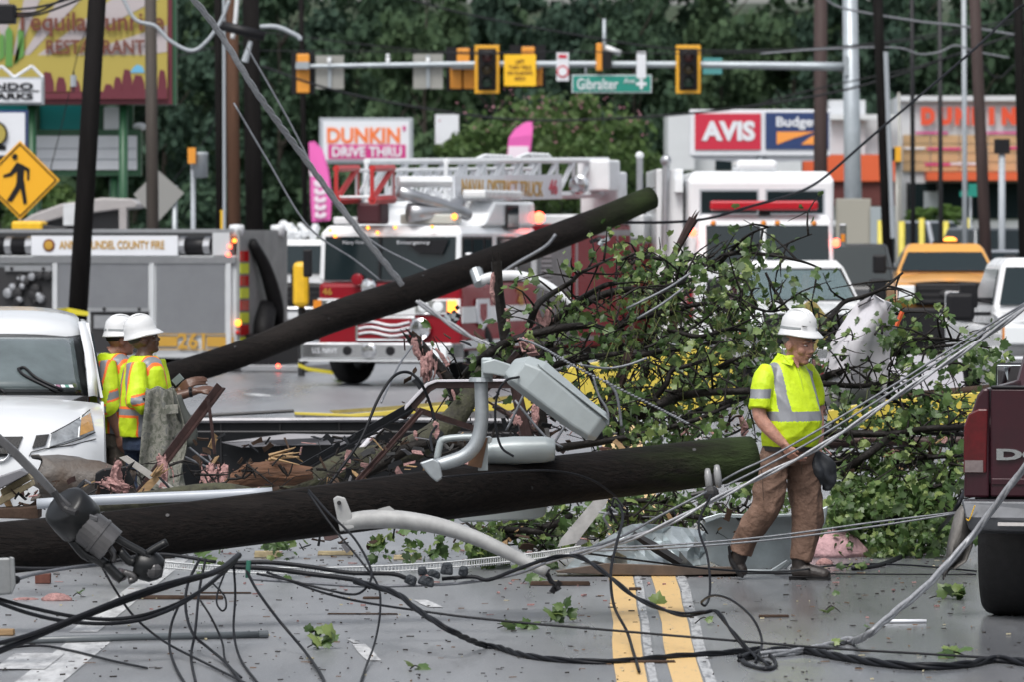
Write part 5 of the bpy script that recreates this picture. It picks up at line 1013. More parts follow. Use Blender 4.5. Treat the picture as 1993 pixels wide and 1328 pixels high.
B().loft([[W(x, y - w, 32 + e), W(x, y + w, 32 + e), W(x + 2, y + w, 32.05 + e), W(x + 2, y - w, 32.05 + e)] for (x, y), w, e in zip(P, (9, 12, 11, 9, 7, 5), (0, 0, .02, .04, .05, .06))]).done('bar', mat('brace_grey', (.12, .12, .125), .35, .5, mott=.4, mscale=8), t, bevel=.006)
B().tube([W(105, 958, 31.95), W(125, 990, 31.95), W(150, 1000, 31.9)], .02, 8, 3).done('stay', DARKST, t)
t = thing('junction_box', 'grey weathered junction box hanging at the left edge', 'junction box'); P = [(-30, 1088), (18, 1086), (27, 1094), (30, 1140), (22, 1158), (-30, 1162)]; B().loft([[W(x, y, 31.4) for x, y in P], [W(x, y, 31.6) for x, y in P]]).done('box', mat('box_grey', (.22, .23, .235), .4, .3, mott=.2, mscale=10), t, bevel=.012); P = [(18, 1084), (28, 1086), (31, 1140), (22, 1160)]; B().loft([[W(x, y, 31.36) for x, y in P], [W(x, y, 31.64) for x, y in P]]).done('lid', mat('box_grey'), t, bevel=.008); B().ball(W(31, 1130, 31.5), .025, 8, 6).done('gland', BLACKP, t)
# ================================================================ WRECKAGE
def remesh(b, voxel=.008, smooth=4, fac=.5):
    bmesh.ops.recalc_face_normals(b.bm, faces=b.bm.faces[:]); me = bpy.data.meshes.new('tmp'); b.bm.to_mesh(me); b.bm.free()
    o = bpy.data.objects.new('tmp', me); COL.objects.link(o); q = o.modifiers.new('r', 'REMESH'); q.mode = 'VOXEL'; q.voxel_size = voxel; q.use_smooth_shade = True
    if smooth: k = o.modifiers.new('s', 'SMOOTH'); k.iterations = smooth; k.factor = fac
    dg = bpy.context.evaluated_depsgraph_get(); out = bpy.data.meshes.new_from_object(o.evaluated_get(dg)); bpy.data.objects.remove(o); bpy.data.meshes.remove(me); return out
def wrinkle(me, amp, sc_, seed=0):
    n = len(me.vertices); co = np.empty(n * 3); me.vertices.foreach_get('co', co); co = co.reshape(-1, 3); no = np.empty(n * 3); me.vertices.foreach_get('normal', no); no = no.reshape(-1, 3)
    x, y, z = co.T; w = np.sin(z * 34 * sc_ + 5 * np.sin(x * 9 + seed) + 3 * np.sin(y * 11)) * .5 + np.sin(z * 61 * sc_ + x * 38 + 4 * np.sin(y * 17 + seed)) * .3 + np.sin(x * 47 * sc_ - z * 23 + seed) * .3
    w2 = 1 - np.abs(np.sin(z * 21 * sc_ + 4.5 * np.sin(x * 6 + seed) + 2.5 * np.sin(y * 8 + z * 5))) * 1.6; w3 = 1 - np.abs(np.sin((x + y) * 17 - z * 12 + 3 * np.sin(z * 9 + seed))) * 1.6; w = w * .5 + w2 * .6 + w3 * .5
    co += no * (amp * w)[:, None]; me.vertices.foreach_set('co', co.ravel()); me.update()
PINKI = mat('pink_insulation', (.36, .205, .195), .95, mott=.35, mscale=25, bump=.8, bscale=60); RUST = mat('rusty_maroon_steel', (.046, .024, .022), .5, .25, mott=.5, mscale=12, bump=.2, bscale=40)
YSH = mat('yellow_sheet', (.56, .45, .07), .4, mott=.12, mscale=3); BLKSH = mat('black_sheet', (.010, .011, .013), .45, spec=.2, mott=.35, mscale=2); GSH = mat('grey_sheet', (.17, .17, .185), .35, .2, mott=.2, mscale=3)
WHSH = mat('white_sheet', (.55, .54, .58), .45, mott=.08, mscale=4, bump=.05, bscale=6); SPL = mat('splintered_wood', (.30, .19, .09), .7, mott=.35, mscale=9, stretch=(.25, 1, 1), bump=.6, bscale=30); FOAM = mat('cream_foam', (.40, .33, .20), .8, mott=.3, mscale=15, bump=.4); TIMB = mat('old_timber', (.055, .035, .025), .8, spec=.2, mott=.4, mscale=8, bump=.4, bscale=25)
MOSSB = mat('mossy_bark', (.060, .062, .032), .85, mott=.55, mscale=11, bump=.9, bscale=26, col2=(.022, .020, .017)); DKB = mat('wet_bark', (.012, .010, .009), .6, spec=.2, mott=.4, mscale=14, bump=.5, bscale=40)
def pl(name, label, cat_, pts, m, D, dep=.04, bevel=0., part='panel', group=None, D2=None):   # sheet or bar from an outline, with real thickness
    t = thing(name, label, cat_, group=group); n = len(pts); Ds = [D] * n if not D2 else [D + (D2 - D) * (p[0] - min(q[0] for q in pts)) / (max(q[0] for q in pts) - min(q[0] for q in pts)) for p in pts]
    P = [W(x, y, d) for (x, y), d in zip(pts, Ds)]; B().loft([P, [p + Vector((0, dep, 0)) for p in P]]).done(part, m, t, bevel=bevel); return t
def bar(name, label, cat_, pts, w, m, D, part='bar', k=3, D2=None, group=None, n=8, square=False):
    t = thing(name, label, cat_, group=group); N_ = len(pts); Ds = np.linspace(D, D2 or D, N_); P = [W(x, y, d) for (x, y), d in zip(pts, Ds)]
    r = [q / 2 * mpp(D) for q in w] if hasattr(w, '__len__') else w / 2 * mpp(D)
    if square: B().tube(P, r if not hasattr(r, '__len__') else r, 4, 1).done(part, m, t, bevel=.004)
    else: B().tube(P, r, n, k).done(part, m, t, smooth=True)
    return t
# --- fallen sign canopy: black face, grey flaps, yellow rim
t = thing('fallen_canopy', 'long black sheet-metal canopy lying on the road behind the debris', 'canopy'); D = 52
b = B(); b.loft([[W(x, y, D) for x, y in ((352, 818), (760, 817), (1040, 820), (1040, 965), (352, 985))], [W(x, y, D) + Vector((0, .12, 0)) for x, y in ((352, 818), (760, 817), (1040, 820), (1040, 965), (352, 985))]]); b.done('face', BLKSH, t, bevel=.015)
B().tube([W(x, y, D - .03) for x, y in ((352, 820), (760, 818), (1040, 821))], .025, 6).done('edge_trim', GSH, t); B().tube([W(x, y, D - .06) for x, y in ((352, 842), (760, 842), (1000, 845))], .012, 6).done('seam', DARKST, t)
for P, nm in (([(430, 862), (560, 845), (715, 848), (720, 866), (560, 868), (470, 872)], 'flap'), ([(670, 890), (720, 862), (790, 868), (770, 892), (690, 896)], 'flap'), ([(355, 905), (410, 900), (405, 960), (355, 970)], 'flap')): B().loft([[W(x, y, D - .12 + .1 * math.sin(x * .05)) for x, y in P], [W(x, y, D - .09 + .1 * math.sin(x * .05)) for x, y in P]]).done(nm, GSH if P[0][0] != 355 else BLKSH, t, bevel=.004)
for x in (430, 545, 660): B().tube([W(x, 822, D - .02), W(x + 1, 960, D - .02)], .008, 5).done('joint', DARKST, t)
t = thing('yellow_canopy_rim', 'yellow metal rim of a collapsed sign behind the black canopy', 'sign wreck'); D = 58
B().loft([[W(x, y, D + e) for x, y in ((572, 803), (680, 807), (740, 802), (860, 790), (1010, 785), (1010, 800), (860, 803), (740, 811), (690, 813), (574, 809))] for e in (0, .06)]).done('rim', YSH, t, bevel=.006)
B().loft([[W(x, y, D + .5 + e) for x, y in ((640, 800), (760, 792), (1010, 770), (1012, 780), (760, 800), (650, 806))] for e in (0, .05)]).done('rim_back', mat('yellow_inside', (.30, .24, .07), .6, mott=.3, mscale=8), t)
B().loft([[W(x, y, D + .2 + e) for x, y in ((572, 808), (860, 800), (1000, 800), (1000, 822), (580, 822))] for e in (0, .05)]).done('underside', GSH, t); B().tube([W(x, y, D) for x, y in ((370, 812), (480, 806), (572, 801))], .02, 6, 2).done('bent_strip', DARKST, t)
for q in range(8): x = 590 + q * 52; B().tube([W(x, 806, D + .1), W(x + 2, 820, D + .1)], .012, 5).done('stud', GSH, t)
pl('yellow_sign_panel', 'big crumpled yellow sign panel behind the branches in the middle', 'sign wreck', [(1010, 760), (1120, 712), (1260, 690), (1370, 672), (1420, 700), (1440, 770), (1412, 796), (1240, 806), (1120, 808), (1020, 800)], YSH, 50, .05, .01)
pl('yellow_sign_panel', 'yellow sign panel lying under the branches on the right', 'sign wreck', [(1612, 800), (1700, 782), (1800, 774), (1910, 764), (1905, 826), (1800, 834), (1690, 838), (1610, 824)], YSH, 47, .05, .01)
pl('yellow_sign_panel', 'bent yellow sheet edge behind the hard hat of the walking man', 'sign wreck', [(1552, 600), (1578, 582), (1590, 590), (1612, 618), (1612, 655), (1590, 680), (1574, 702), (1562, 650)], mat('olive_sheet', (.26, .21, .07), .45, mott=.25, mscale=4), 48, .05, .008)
# white torn sheet
t = thing('white_torn_sheet', 'large white torn sheet with red edge hanging in the branches on the right', 'sheet'); rows = []
for i, (y, a, c) in enumerate(((576, 1694, 1706), (590, 1668, 1748), (610, 1652, 1756), (640, 1632, 1744), (670, 1616, 1734), (710, 1606, 1730), (750, 1600, 1726), (790, 1602, 1722))): rows.append([W(a + (c - a) * q / 6, y + 3 * math.sin(q * 1.3), 43.9 + .10 * math.sin(q * 1.1 + i * .5)) for q in range(7)])
B().grid(rows, .012).done('sheet', WHSH, t, smooth=True); B().tube([W(x, y, 43.8) for x, y in ((1756, 606), (1750, 620), (1744, 634))], .02, 6, 2).done('red_trim', ORB, t)
REDC = mat('red_scrap', (.24, .035, .04), .7, mott=.5, mscale=10)
pl('red_scrap', 'torn red cladding scrap behind the walking man', 'scrap', [(1590, 740), (1600, 712), (1640, 690), (1662, 700), (1640, 740), (1612, 790), (1594, 776)], REDC, 45.5, .03); pl('red_scrap', 'pink and red shred right of the walking man shoulder', 'scrap', [(1580, 700), (1590, 690), (1600, 716), (1592, 760), (1580, 748)], PINKI, 45, .04)
pl('pale_board', 'pale flat board lying behind the right branches', 'board', [(1590, 700), (1760, 690), (1870, 700), (1880, 770), (1760, 778), (1600, 790)], WHSH, 60, .05)
bar('dark_girder', 'dark tar-coated girder lying across the branches on the right', 'girder', [(1560, 842), (1680, 846), (1800, 838), (1900, 830)], 16, TIMB, 45.2); bar('dark_girder', 'dark red girder lying low behind the branches on the right', 'girder', [(1590, 868), (1700, 858), (1820, 862), (1900, 855)], 22, RUST, 45.8); bar('dark_girder', 'brown rolled edge over the yellow panel on the right', 'girder', [(1700, 778), (1800, 770), (1930, 758)], 18, TIMB, 47.4)
pl('white_scrap', 'crumpled white plastic under the right branches', 'scrap', [(1618, 888), (1650, 878), (1670, 884), (1664, 908), (1630, 912)], WHSH, 43.6, .04); pl('white_scrap', 'grey roofing flap low in the right branches', 'scrap', [(1700, 905), (1760, 890), (1790, 900), (1740, 930), (1712, 926)], GSH, 43.4, .04)
# --- steel members
def angle(label, a, c, w, D, D2=None, m=RUST, name='steel_beam', group=None):
    t = thing(name, label, 'steel beam', group=group); p = W(*a, D); q = W(*c, D2 or D); d = (q - p); ln = d.length; M = Matrix.Translation(p) @ d.to_track_quat('Z', 'X').to_matrix().to_4x4(); h = w * mpp(D)
    B(M).box((0, 0, ln / 2), (h, .012, ln)).done('flange', m, t); B(M).box((-h / 2 + .006, h * .35 + .006, ln / 2), (.012, h * .7, ln)).done('web', m, t); return t
angle('rusty steel beam held up by the worker at its upper end', (262, 972), (428, 752), 17, 39.6, 39.9); B().tube([W(x, y, 39.8) for x, y in ((405, 778), (412, 830), (418, 885))], .013, 6).done('rod', RUST, [o for o in COL.objects if o.get('label', '').startswith('rusty steel beam held')][0])
angle('dark steel beam slanting low behind the fallen pole on the left', (528, 945), (800, 792), 16, 40.5, 41, BLKSH); angle('thin brown steel strut leaning below the bent channel', (694, 938), (818, 800), 9, 40.2, 40.6, RUST)
angle('rusty strut running right from the bent channel', (815, 800), (930, 838), 12, 40.8, 41, RUST)
t = thing('bent_channel', 'bent maroon steel channel with white upper face in the middle of the wreck', 'steel channel'); DD = 41
for P, m, e in (([(768, 815), (830, 750), (848, 743), (985, 742), (1002, 748), (1002, 757), (850, 757), (838, 764), (790, 818)], RUST, 0), ([(768, 812), (829, 747), (848, 740), (990, 739), (990, 744), (850, 745), (833, 752), (774, 815)], WHSH, -.03)): B().loft([[W(x, y, DD + e + q) for x, y in P] for q in (0, .09 if m is RUST else .14)]).done('flange' if m is RUST else 'white_face', m, t, bevel=.004)
def splinter(label, pts, w, m, D, name='broken_post'):
    t = thing(name, label, 'broken post'); P = [W(x, y, D) for x, y in pts]; r = [q / 2 * mpp(D) for q in w]; B().tube(P, r, 7, 3).done('post', m, t)
    top = P[0]; dirn = (P[0] - P[1]).normalized(); b = B()
    for k in range(7): o = Vector((rnd.uniform(-1, 1) * r[0] * .7, rnd.uniform(-.5, .5) * r[0], 0)); b.tube([top + o - dirn * .05, top + o + dirn * rnd.uniform(.02, .09)], [r[0] * .28, .002], 4)
    b.done('splinters', m, t); return t
splinter('splintered dark post standing upright left of the branches', [(966, 508), (970, 560), (978, 620), (990, 690)], [22, 20, 22, 26], DKB, 43.5)
splinter('splintered dark post leaning above the bent channel', [(800, 655), (830, 690), (868, 735), (900, 790)], [26, 24, 24, 28], DKB, 42.5); splinter('splintered dark post leaning up through the branches', [(1350, 425), (1320, 480), (1290, 545), (1272, 600)], [20, 14, 14, 14], RUST, 45)
for i, (a, c, w) in enumerate((((1000, 735), (1030, 870), 26), ((1050, 770), (1066, 880), 24), ((905, 800), (1010, 690), 22), ((1085, 640), (1020, 740), 18), ((1225, 690), (1160, 860), 26), ((1260, 720), (1215, 840), 18), ((960, 790), (1100, 880), 14), ((1130, 690), (1180, 800), 16))):
    splinter(['dark upright post in the heart of the wreck', 'second dark upright post right of the floodlight arm', 'dark beam slanting behind the floodlight pipe', 'dark beam above the floodlight housing', 'thick dark trunk leaning behind the floodlight nose', 'dark stake right of the thick leaning trunk', 'thin dark stick under the floodlight', 'dark stick right of the floodlight lid'][i], [a, ((a[0] + c[0]) / 2 + rnd.uniform(-5, 5), (a[1] + c[1]) / 2), c], [w * .8, w * .9, w], DKB if i % 2 else RUST, 42.2 + .25 * i, 'broken_beam')
# light metal struts and conduit scraps
for i, P in enumerate(([(985, 840), (1005, 800), (1030, 745)], [(1002, 780), (1060, 850), (1095, 872)], [(1075, 870), (1100, 830), (1130, 790)], [(1290, 960 - 60), (1320, 880), (1345, 868)], [(1240, 620), (1290, 590), (1330, 560)], [(1220, 600), (1300, 560), (1345, 530)], [(700, 880), (735, 842), (748, 835)], [(682, 908), (708, 895)], [(330, 838), (390, 890), (470, 945)], [(318, 870), (390, 905), (440, 925), (500, 950)])):
    bar('conduit_scrap', ['pale metal strut left of the floodlight', 'pale strut crossing under the floodlight', 'short pale strut below the floodlight', 'short pale strut behind the mossy pole end', 'pale conduit in the upper branches', 'thin pale conduit higher in the branches', 'white split batten behind the fallen pole', 'short white batten stub behind the fallen pole', 'grey conduit slanting down from the rusty beam', 'grey flexible conduit below the rusty beam'][i], 'conduit', P, 5 if i not in (6, 7) else 13, STEELWIRE if i not in (6, 7) else WHSH, 41.4 + .1 * i, k=4)
t = thing('chain', 'thin steel chain stretched over the floodlight into the branches', 'chain'); P = cat([W(x, y, 41.8) for x, y in ((1012, 658), (1060, 680), (1120, 715), (1200, 755), (1280, 795), (1340, 826))], 12); b = B()
for i in range(len(P) - 1): b.ball((Vector(P[i]) + Vector(P[i + 1])) / 2, (.017, .009, .009), 6, 4)
b.done('links', STEELWIRE, t, kind='stuff')
# --- left heap
t = thing('torn_duct', 'grey crumpled torn duct lying in front of the white van', 'duct'); rings = []
for i, (x, cy, hh) in enumerate(((72, 930, 42), (80, 930, 48), (110, 930, 42), (150, 934, 36), (190, 938, 32), (215, 940, 31), (262, 942, 30))): rings.append([W(x + (14 if i == 0 else 4) * math.sin(a * 3.7 + i), cy + hh * math.sin(a) * (1 + .16 * math.sin(a * 2 + i * 1.3) + .06 * math.sin(a * 5 + i)), 38.3 + .13 * math.cos(a)) for a in np.linspace(0, 2 * math.pi, 18, endpoint=False)])
B().loft(rings, caps=False).done('shell', mat('duct_grey', (.105, .10, .095), .6, mott=.45, mscale=4, bump=1., bscale=16, col2=(.060, .038, .024)), t, smooth=True, solid=.012); B().loft([[W(x, y, 38.1 + e) for x, y in ((186, 922), (200, 914), (245, 908), (264, 898), (252, 918), (262, 940), (246, 962), (196, 966), (184, 950))] for e in (0, .05)]).done('mouth_shade', BLKSH, t, bevel=.01)  # black plate stands in for the shade inside the open duct
bar('white_pipe', 'pale blue-grey plastic pipe lying behind the fallen pole', 'pipe', [(72, 982), (200, 974), (400, 966), (530, 960)], 21, mat('pvc_pipe', (.36, .39, .43), .35, mott=.1, mscale=4), 36.9, n=14)
pl('grey_batten', 'pale grey wooden batten slanting in front of the workers', 'batten', [(232, 892), (246, 888), (345, 955), (338, 966)], mat('batten_grey', (.36, .35, .33), .6, mott=.25, mscale=7), 38.2, .05)
for i, P in enumerate(([(0, 955), (52, 925), (60, 935), (4, 968)], [(-10, 975), (58, 938), (62, 948), (0, 985)], [(-20, 935), (40, 915), (58, 922), (-10, 958)], [(-10, 992), (75, 988), (74, 1012), (-10, 1010)])):
    pl('broken_timber', ['foam-edged roof board on the pile at the left edge', 'cream foam board strip at the left edge', 'grey shingle covered board on top of the left pile', 'dark rotten timber under the left pile'][i], 'timber', P, [FOAM, FOAM, GSH, TIMB][i], 37.6 - .1 * i, .3, .006)
t = bar('split_log', 'mossy log lying behind the left part of the fallen pole', 'log', [(190, 985), (300, 972), (420, 955), (500, 965)], [26, 34, 30, 26], MOSSB, 37.6, 'trunk', n=12)
def shard(t, x, y, D, n, L, ang, m=SPL, w=.012):
    b = B()
    for k in range(n):
        a = ang + rnd.uniform(-.3, .3); p = W(x + rnd.uniform(-8, 8), y + rnd.uniform(-5, 5), D + rnd.uniform(-.04, .04)); l = L * rnd.uniform(.5, 1.1); b.tube([p, p + Vector((math.cos(a) * l, rnd.uniform(-.02, .02), math.sin(a) * l))], [w, .002], 4)
    return b.done('splinters', m, t)
t = thing('splintered_stake', 'pale splintered stake beside the steel beam foot', 'splinter'); B().loft([[W(x, y, 37.9 + e) for x, y in ((262, 965), (285, 940), (300, 928), (318, 912), (310, 935), (290, 958), (275, 968))] for e in (0, .05)]).done('stake', SPL, t); shard(t, 300, 930, 37.9, 6, .1, .8)
t = thing('shattered_trunk', 'broken orange-brown trunk end with long splinters behind the fallen pole', 'tree trunk'); rings = []
for i, (x, cy, hh) in enumerate(((440, 950, 12), (455, 940, 18), (490, 926, 23), (530, 922, 24), (570, 926, 20), (606, 922, 12))): rings.append([W(x + 5 * math.sin(a * 5 + i), cy + hh * math.sin(a) * (1 + .12 * math.sin(a * 7 + i * 2)), 39.4 + .12 * math.cos(a)) for a in np.linspace(0, 2 * math.pi, 20, endpoint=False)])
B().loft(rings).done('heartwood', mat('heartwood', (.12, .055, .027), .8, mott=.65, mscale=9, stretch=(.3, 1, 2.5), bump=1., bscale=30), t); shard(t, 528, 892, 39.3, 9, .2, .05, SPL, .013); shard(t, 470, 915, 39.3, 8, .1, .5, mat('heartwood'), .012)
bar('mossy_trunk', 'thick mossy fallen trunk rising from behind the fallen pole to the wreck', 'tree trunk', [(420, 975), (560, 950), (680, 905), (790, 880), (870, 830), (915, 770), (940, 720)], [40, 52, 56, 54, 50, 40, 26], MOSSB, 41.6, 'trunk', k=6, D2=42.6, n=14)
bar('dark_limb', 'black curved limb behind the floodlight bracket', 'branch', [(690, 935), (750, 900), (800, 872), (870, 862), (930, 880)], [20, 24, 24, 20, 16], DKB, 40.9, 'limb', k=5, n=10)
# grey plank and galvanised sheets
pl('grey_plank', 'weathered grey plank leaning under the fallen pole', 'plank', [(1158, 972), (1186, 968), (1178, 985), (1122, 1058), (1085, 1066), (1092, 1050)], mat('plank_grey', (.33, .33, .33), .55, mott=.3, mscale=9), 39.2, .03)
t = thing('crumpled_metal_sheet', 'crumpled galvanised metal sheet on the centre line beside the walking man', 'metal sheet'); top = [(1130, 1075), (1180, 1050), (1230, 1022), (1290, 1024), (1340, 1030), (1372, 1036)]; bot = [(1100, 1110), (1180, 1098), (1240, 1100), (1290, 1103), (1335, 1104), (1376, 1100)]
rows = []
for j in range(6):
    f = j / 5; rows.append([W(a[0] + (c[0] - a[0]) * f, a[1] + (c[1] - a[1]) * f, 40.2 + .07 * math.sin(i * .75 + j * .9) + .05 * math.sin(i * 1.9 - j * 1.3) - .2 * f) for i, (a, c) in enumerate(zip(cat(top, 3), cat(bot, 3)))])
GSHT = mat('zinc_sheet', (.40, .45, .47), .32, .55, mott=.25, mscale=6, bump=.12, bscale=9); B().grid(rows).done('sheet', GSHT, t, solid=.008)
B().loft([[W(x, y, 40.0 - .25 * e) for x, y in ((1080, 1112), (1180, 1097), (1376, 1104), (1440, 1104), (1440, 1118), (1300, 1122), (1180, 1120), (1085, 1116))] for e in (0, 1)]).done('folded_lip', mat('lip_brown', (.10, .075, .06), .5, .3, mott=.4, mscale=6), t, bevel=.005)
B().tube([W(x, y, 39.9) for x, y in ((1232, 1040), (1280, 1070), (1325, 1098))], [.02, .035, .03], 4, 3).done('strap', DARKST, t)
t = thing('metal_trough', 'bent grey metal trough lying behind the walking man legs', 'metal sheet'); B().loft([[W(x, y, 40.8 - e * .5) for x, y in ((1366, 1012), (1392, 1006), (1560, 1004), (1612, 985), (1606, 1020), (1570, 1070), (1520, 1118), (1430, 1120), (1378, 1092))] for e in (0, .06)]).done('back', GSHT, t, bevel=.01)
B().loft([[W(x, y, 40.75 + e) for x, y in ((1366, 1010), (1400, 1000), (1470, 1003), (1560, 1000), (1560, 1006), (1470, 1010), (1404, 1008), (1372, 1020))] for e in (-.25, .05)]).done('upper_flange', GSHT, t, bevel=.006); B().loft([[W(x, y, 40.3 + e) for x, y in ((1376, 1108), (1500, 1110), (1532, 1090), (1536, 1096), (1505, 1122), (1376, 1120))] for e in (-.3, .2)]).done('floor_flange', GSHT, t, bevel=.006)
# --- pink insulation tufts
def tuft(label, pts, w, D, n=38, name='insulation_tuft', m=PINKI):   # ragged hanging wool: many strands along a spine
    t = thing(name, label, 'insulation', group='pink insulation shreds'); b = B(); P = [W(x, y, D) for x, y in pts]
    for k in range(n):
        o = Vector((rnd.gauss(0, 1) * w * .27, rnd.uniform(-.5, .5) * w, rnd.uniform(-.3, .3) * w)) * mpp(D); q = [p + o * (1 + .6 * math.sin(i + k)) + Vector((rnd.uniform(-1, 1), rnd.uniform(-1, 1), rnd.uniform(-1, 1))) * w * .22 * mpp(D) for i, p in enumerate(P)]
        rr = [w * rnd.uniform(.05, .12) * mpp(D) for _ in q]; rr[-1] = .001; rr[0] *= .5; b.tube(q, rr, 5, 3)
    me = remesh(b, .008, 1); wrinkle(me, .004, 2.2, w); link('wool', me, m, t, True); return t
for i, (P, w, D) in enumerate((([(312, 890), (318, 920), (314, 955)], 22, 38.9), ([(412, 905), (405, 935), (415, 955)], 24, 39.6), ([(438, 905), (436, 930), (432, 960)], 18, 39.6), ([(806, 658), (810, 690), (818, 700)], 14, 42.3), ([(832, 690), (834, 720), (830, 745)], 24, 42.3), ([(850, 680), (868, 705), (872, 715)], 9, 42.3), ([(848, 825), (852, 850), (850, 856)], 14, 40.8), ([(808, 840), (812, 858)], 9, 40.8), ([(1036, 590), (1046, 615), (1060, 640)], 16, 43.3), ([(1068, 600), (1062, 625), (1055, 645)], 16, 43.3), ([(1040, 790), (1044, 815), (1042, 830)], 12, 42), ([(1000, 810), (1012, 830)], 16, 42), ([(1310, 600), (1314, 620), (1312, 645)], 12, 44), ([(1440, 810), (1448, 835), (1446, 850)], 15, 43), ([(1015, 660), (1030, 675), (1040, 680)], 22, 42.6), ([(960, 530), (958, 560), (962, 590)], 8, 43.3), ([(985, 600), (990, 630)], 8, 43.2), ([(1600, 760), (1596, 790), (1606, 812)], 18, 44.4), ([(230, 900), (222, 930), (232, 950)], 22, 38.0), ([(205, 935), (230, 950), (250, 958)], 26, 38.0), ([(880, 760), (884, 780)], 8, 42.2))):
    tuft(f'pink insulation shred {["hanging from the foot of the rusty beam", "hanging left of the grey conduit", "hanging right of the grey conduit", "on the tip of the leaning dark post", "hanging under the leaning dark post", "caught along the leaning dark post", "on a black wire left of the floodlight pipe", "beside a black wire behind the canopy edge", "at the left ends of the limbs", "between the lower left limbs", "hanging below the floodlight housing", "at the foot of the dark upright post", "hanging in the upper branches", "hanging left of the walking man elbow", "under the chain above the floodlight", "on the left face of the upright post", "on the right face of the upright post", "right of the walking man waist", "in the mouth of the torn duct", "spilling from the torn duct", "left of the bent channel"][i]}', P, w, D)
def heap(label, x, y, w, h, m, name='insulation_heap', seed=0, lob=7):
    p = G(x, y); wd = w * mpp(p.y); ht = h * mpp(p.y); t = thing(name, label, 'insulation', p); g = random.Random(seed); n, mm = 22, 9; rings = []
    for i in range(mm + 1):
        th = math.pi / 2 * i / mm; rings.append([(math.cos(2 * math.pi * a / n) * math.cos(th) * wd / 2 * (1 + .16 * math.sin(a * 1.1 + seed) + .08 * math.sin(a * 3.1 + i)), math.sin(2 * math.pi * a / n) * math.cos(th) * wd * .32, math.sin(th) * ht * (1 + .10 * math.sin(a * .8 + i * 1.3 + seed))) for a in range(n)])
    B().loft(rings).done('wool', m, t, smooth=True); return t
PINK2 = mat('pink_insulation_light', (.50, .31, .33), .95, mott=.25, mscale=10, bump=.7, bscale=28)
heap('big rounded heap of pale pink insulation behind the walking man boot', 1618, 1085, 122, 52, PINK2, seed=2); heap('small pink insulation lump beside the front boot', 1604, 1100, 34, 12, PINKI, seed=5); heap('pink insulation lump behind the pole near the canister', 190, 1008, 46, 34, PINK2, seed=8); heap('pink insulation scrap behind the canister', 95, 1008, 60, 26, PINK2, seed=9)
heap('dark pink insulation clump on the road at lower left', 110, 1170, 62, 14, PINKI, seed=11); heap('flat pink insulation scrap on the road at lower left', 50, 1168, 50, 4, PINKI, seed=12)
# --- hi-vis tape round the left pole
t = thing('caution_tape', 'yellow caution tape wrapped round the thick left pole', 'tape'); b = B(); b.grid([[W(0, 612, 85), W(60, 608, 85), W(131, 598, 85.8), W(172, 606, 85.6)], [W(0, 618, 85), W(60, 617, 85), W(131, 611, 85.8), W(172, 614, 85.6)]]); b.done('tape', mat('tape_yellow', (.60, .52, .04), .4), t, solid=.004)
t = thing('caution_tape', 'yellow caution tape fluttering between the fire engine and the ladder truck', 'tape'); b = B(); P = [(580, 708), (600, 716), (640, 722), (668, 726)]; b.grid([[W(x, y, 93) for x, y in P], [W(x, y + 7, 93) for x, y in P]]); b.done('tape', mat('tape_yellow'), t, solid=.004)
# ================================================================ FALLEN TREE
def leaf_material():
    m = bpy.data.materials.new('maple_leaf'); m.use_nodes = True; nt = m.node_tree; b = nt.nodes['Principled BSDF']; N = nt.nodes.new; L = nt.links.new
    gi = N('ShaderNodeNewGeometry'); oi = N('ShaderNodeObjectInfo'); ad = N('ShaderNodeMath'); ad.operation = 'ADD'; L(gi.outputs['Random Per Island'], ad.inputs[0]); L(oi.outputs['Random'], ad.inputs[1]); fr = N('ShaderNodeMath'); fr.operation = 'FRACT'; L(ad.outputs[0], fr.inputs[0])
    cr = N('ShaderNodeValToRGB'); e = cr.color_ramp.elements; e[0].color = (.040, .080, .022, 1); e[1].color = (.24, .31, .10, 1); e[1].position = 1; q = e.new(.6); q.color = (.095, .165, .050, 1); L(fr.outputs[0], cr.inputs[0])
    mx = N('ShaderNodeMix'); mx.data_type = 'RGBA'; mf = N('ShaderNodeMath'); mf.operation = 'MULTIPLY'; mf.inputs[1].default_value = .6; L(gi.outputs['Backfacing'], mf.inputs[0]); L(mf.outputs[0], mx.inputs[0]); L(cr.outputs[0], mx.inputs[6]); mx.inputs[7].default_value = (.19, .25, .15, 1); L(mx.outputs[2], b.inputs['Base Color'])
    b.inputs['Roughness'].default_value = .38
    t = N('ShaderNodeBsdfTranslucent'); L(cr.outputs[0], t.inputs[0]); ms = N('ShaderNodeMixShader'); ms.inputs[0].default_value = .38; L(b.outputs[0], ms.inputs[1]); L(t.outputs[0], ms.inputs[2]); L(ms.outputs[0], nt.nodes['Material Output'].inputs[0]); return m
LEAF = leaf_material()
# five-lobed leaf outline, unit size, stem at origin pointing +y
LO = np.array([(0, 0), (.2, -.09), (.44, -.05), (.42, .12), (.62, .32), (.46, .44), (.40, .62), (.22, .62), (0, .95), (-.22, .62), (-.40, .62), (-.46, .44), (-.62, .32), (-.42, .12), (-.44, -.05), (-.2, -.09)])
LZ = -.28 * (LO[:, 0] ** 2) - .16 * (LO[:, 1] - .3) ** 2
LV = np.column_stack([LO, LZ]); LC = np.array([[0, .3, .05]]); LV = np.vstack([LV, LC]); nL = len(LO); LFc = [(i, (i + 1) % nL, nL) for i in range(nL)]
def leaf_frames(n, g, droop=.7):
    out = []
    for _ in range(n):
        d = np.array([g.normal() * .8, g.normal() * .8, -abs(g.normal()) * droop - .15]); d /= np.linalg.norm(d)
        nn = g.normal(size=3) * .7 + np.array([0, -.5, .6]); nn -= d * nn.dot(d); nn /= np.linalg.norm(nn); x = np.cross(d, nn); out.append(np.column_stack([x, d, nn]))
    return out
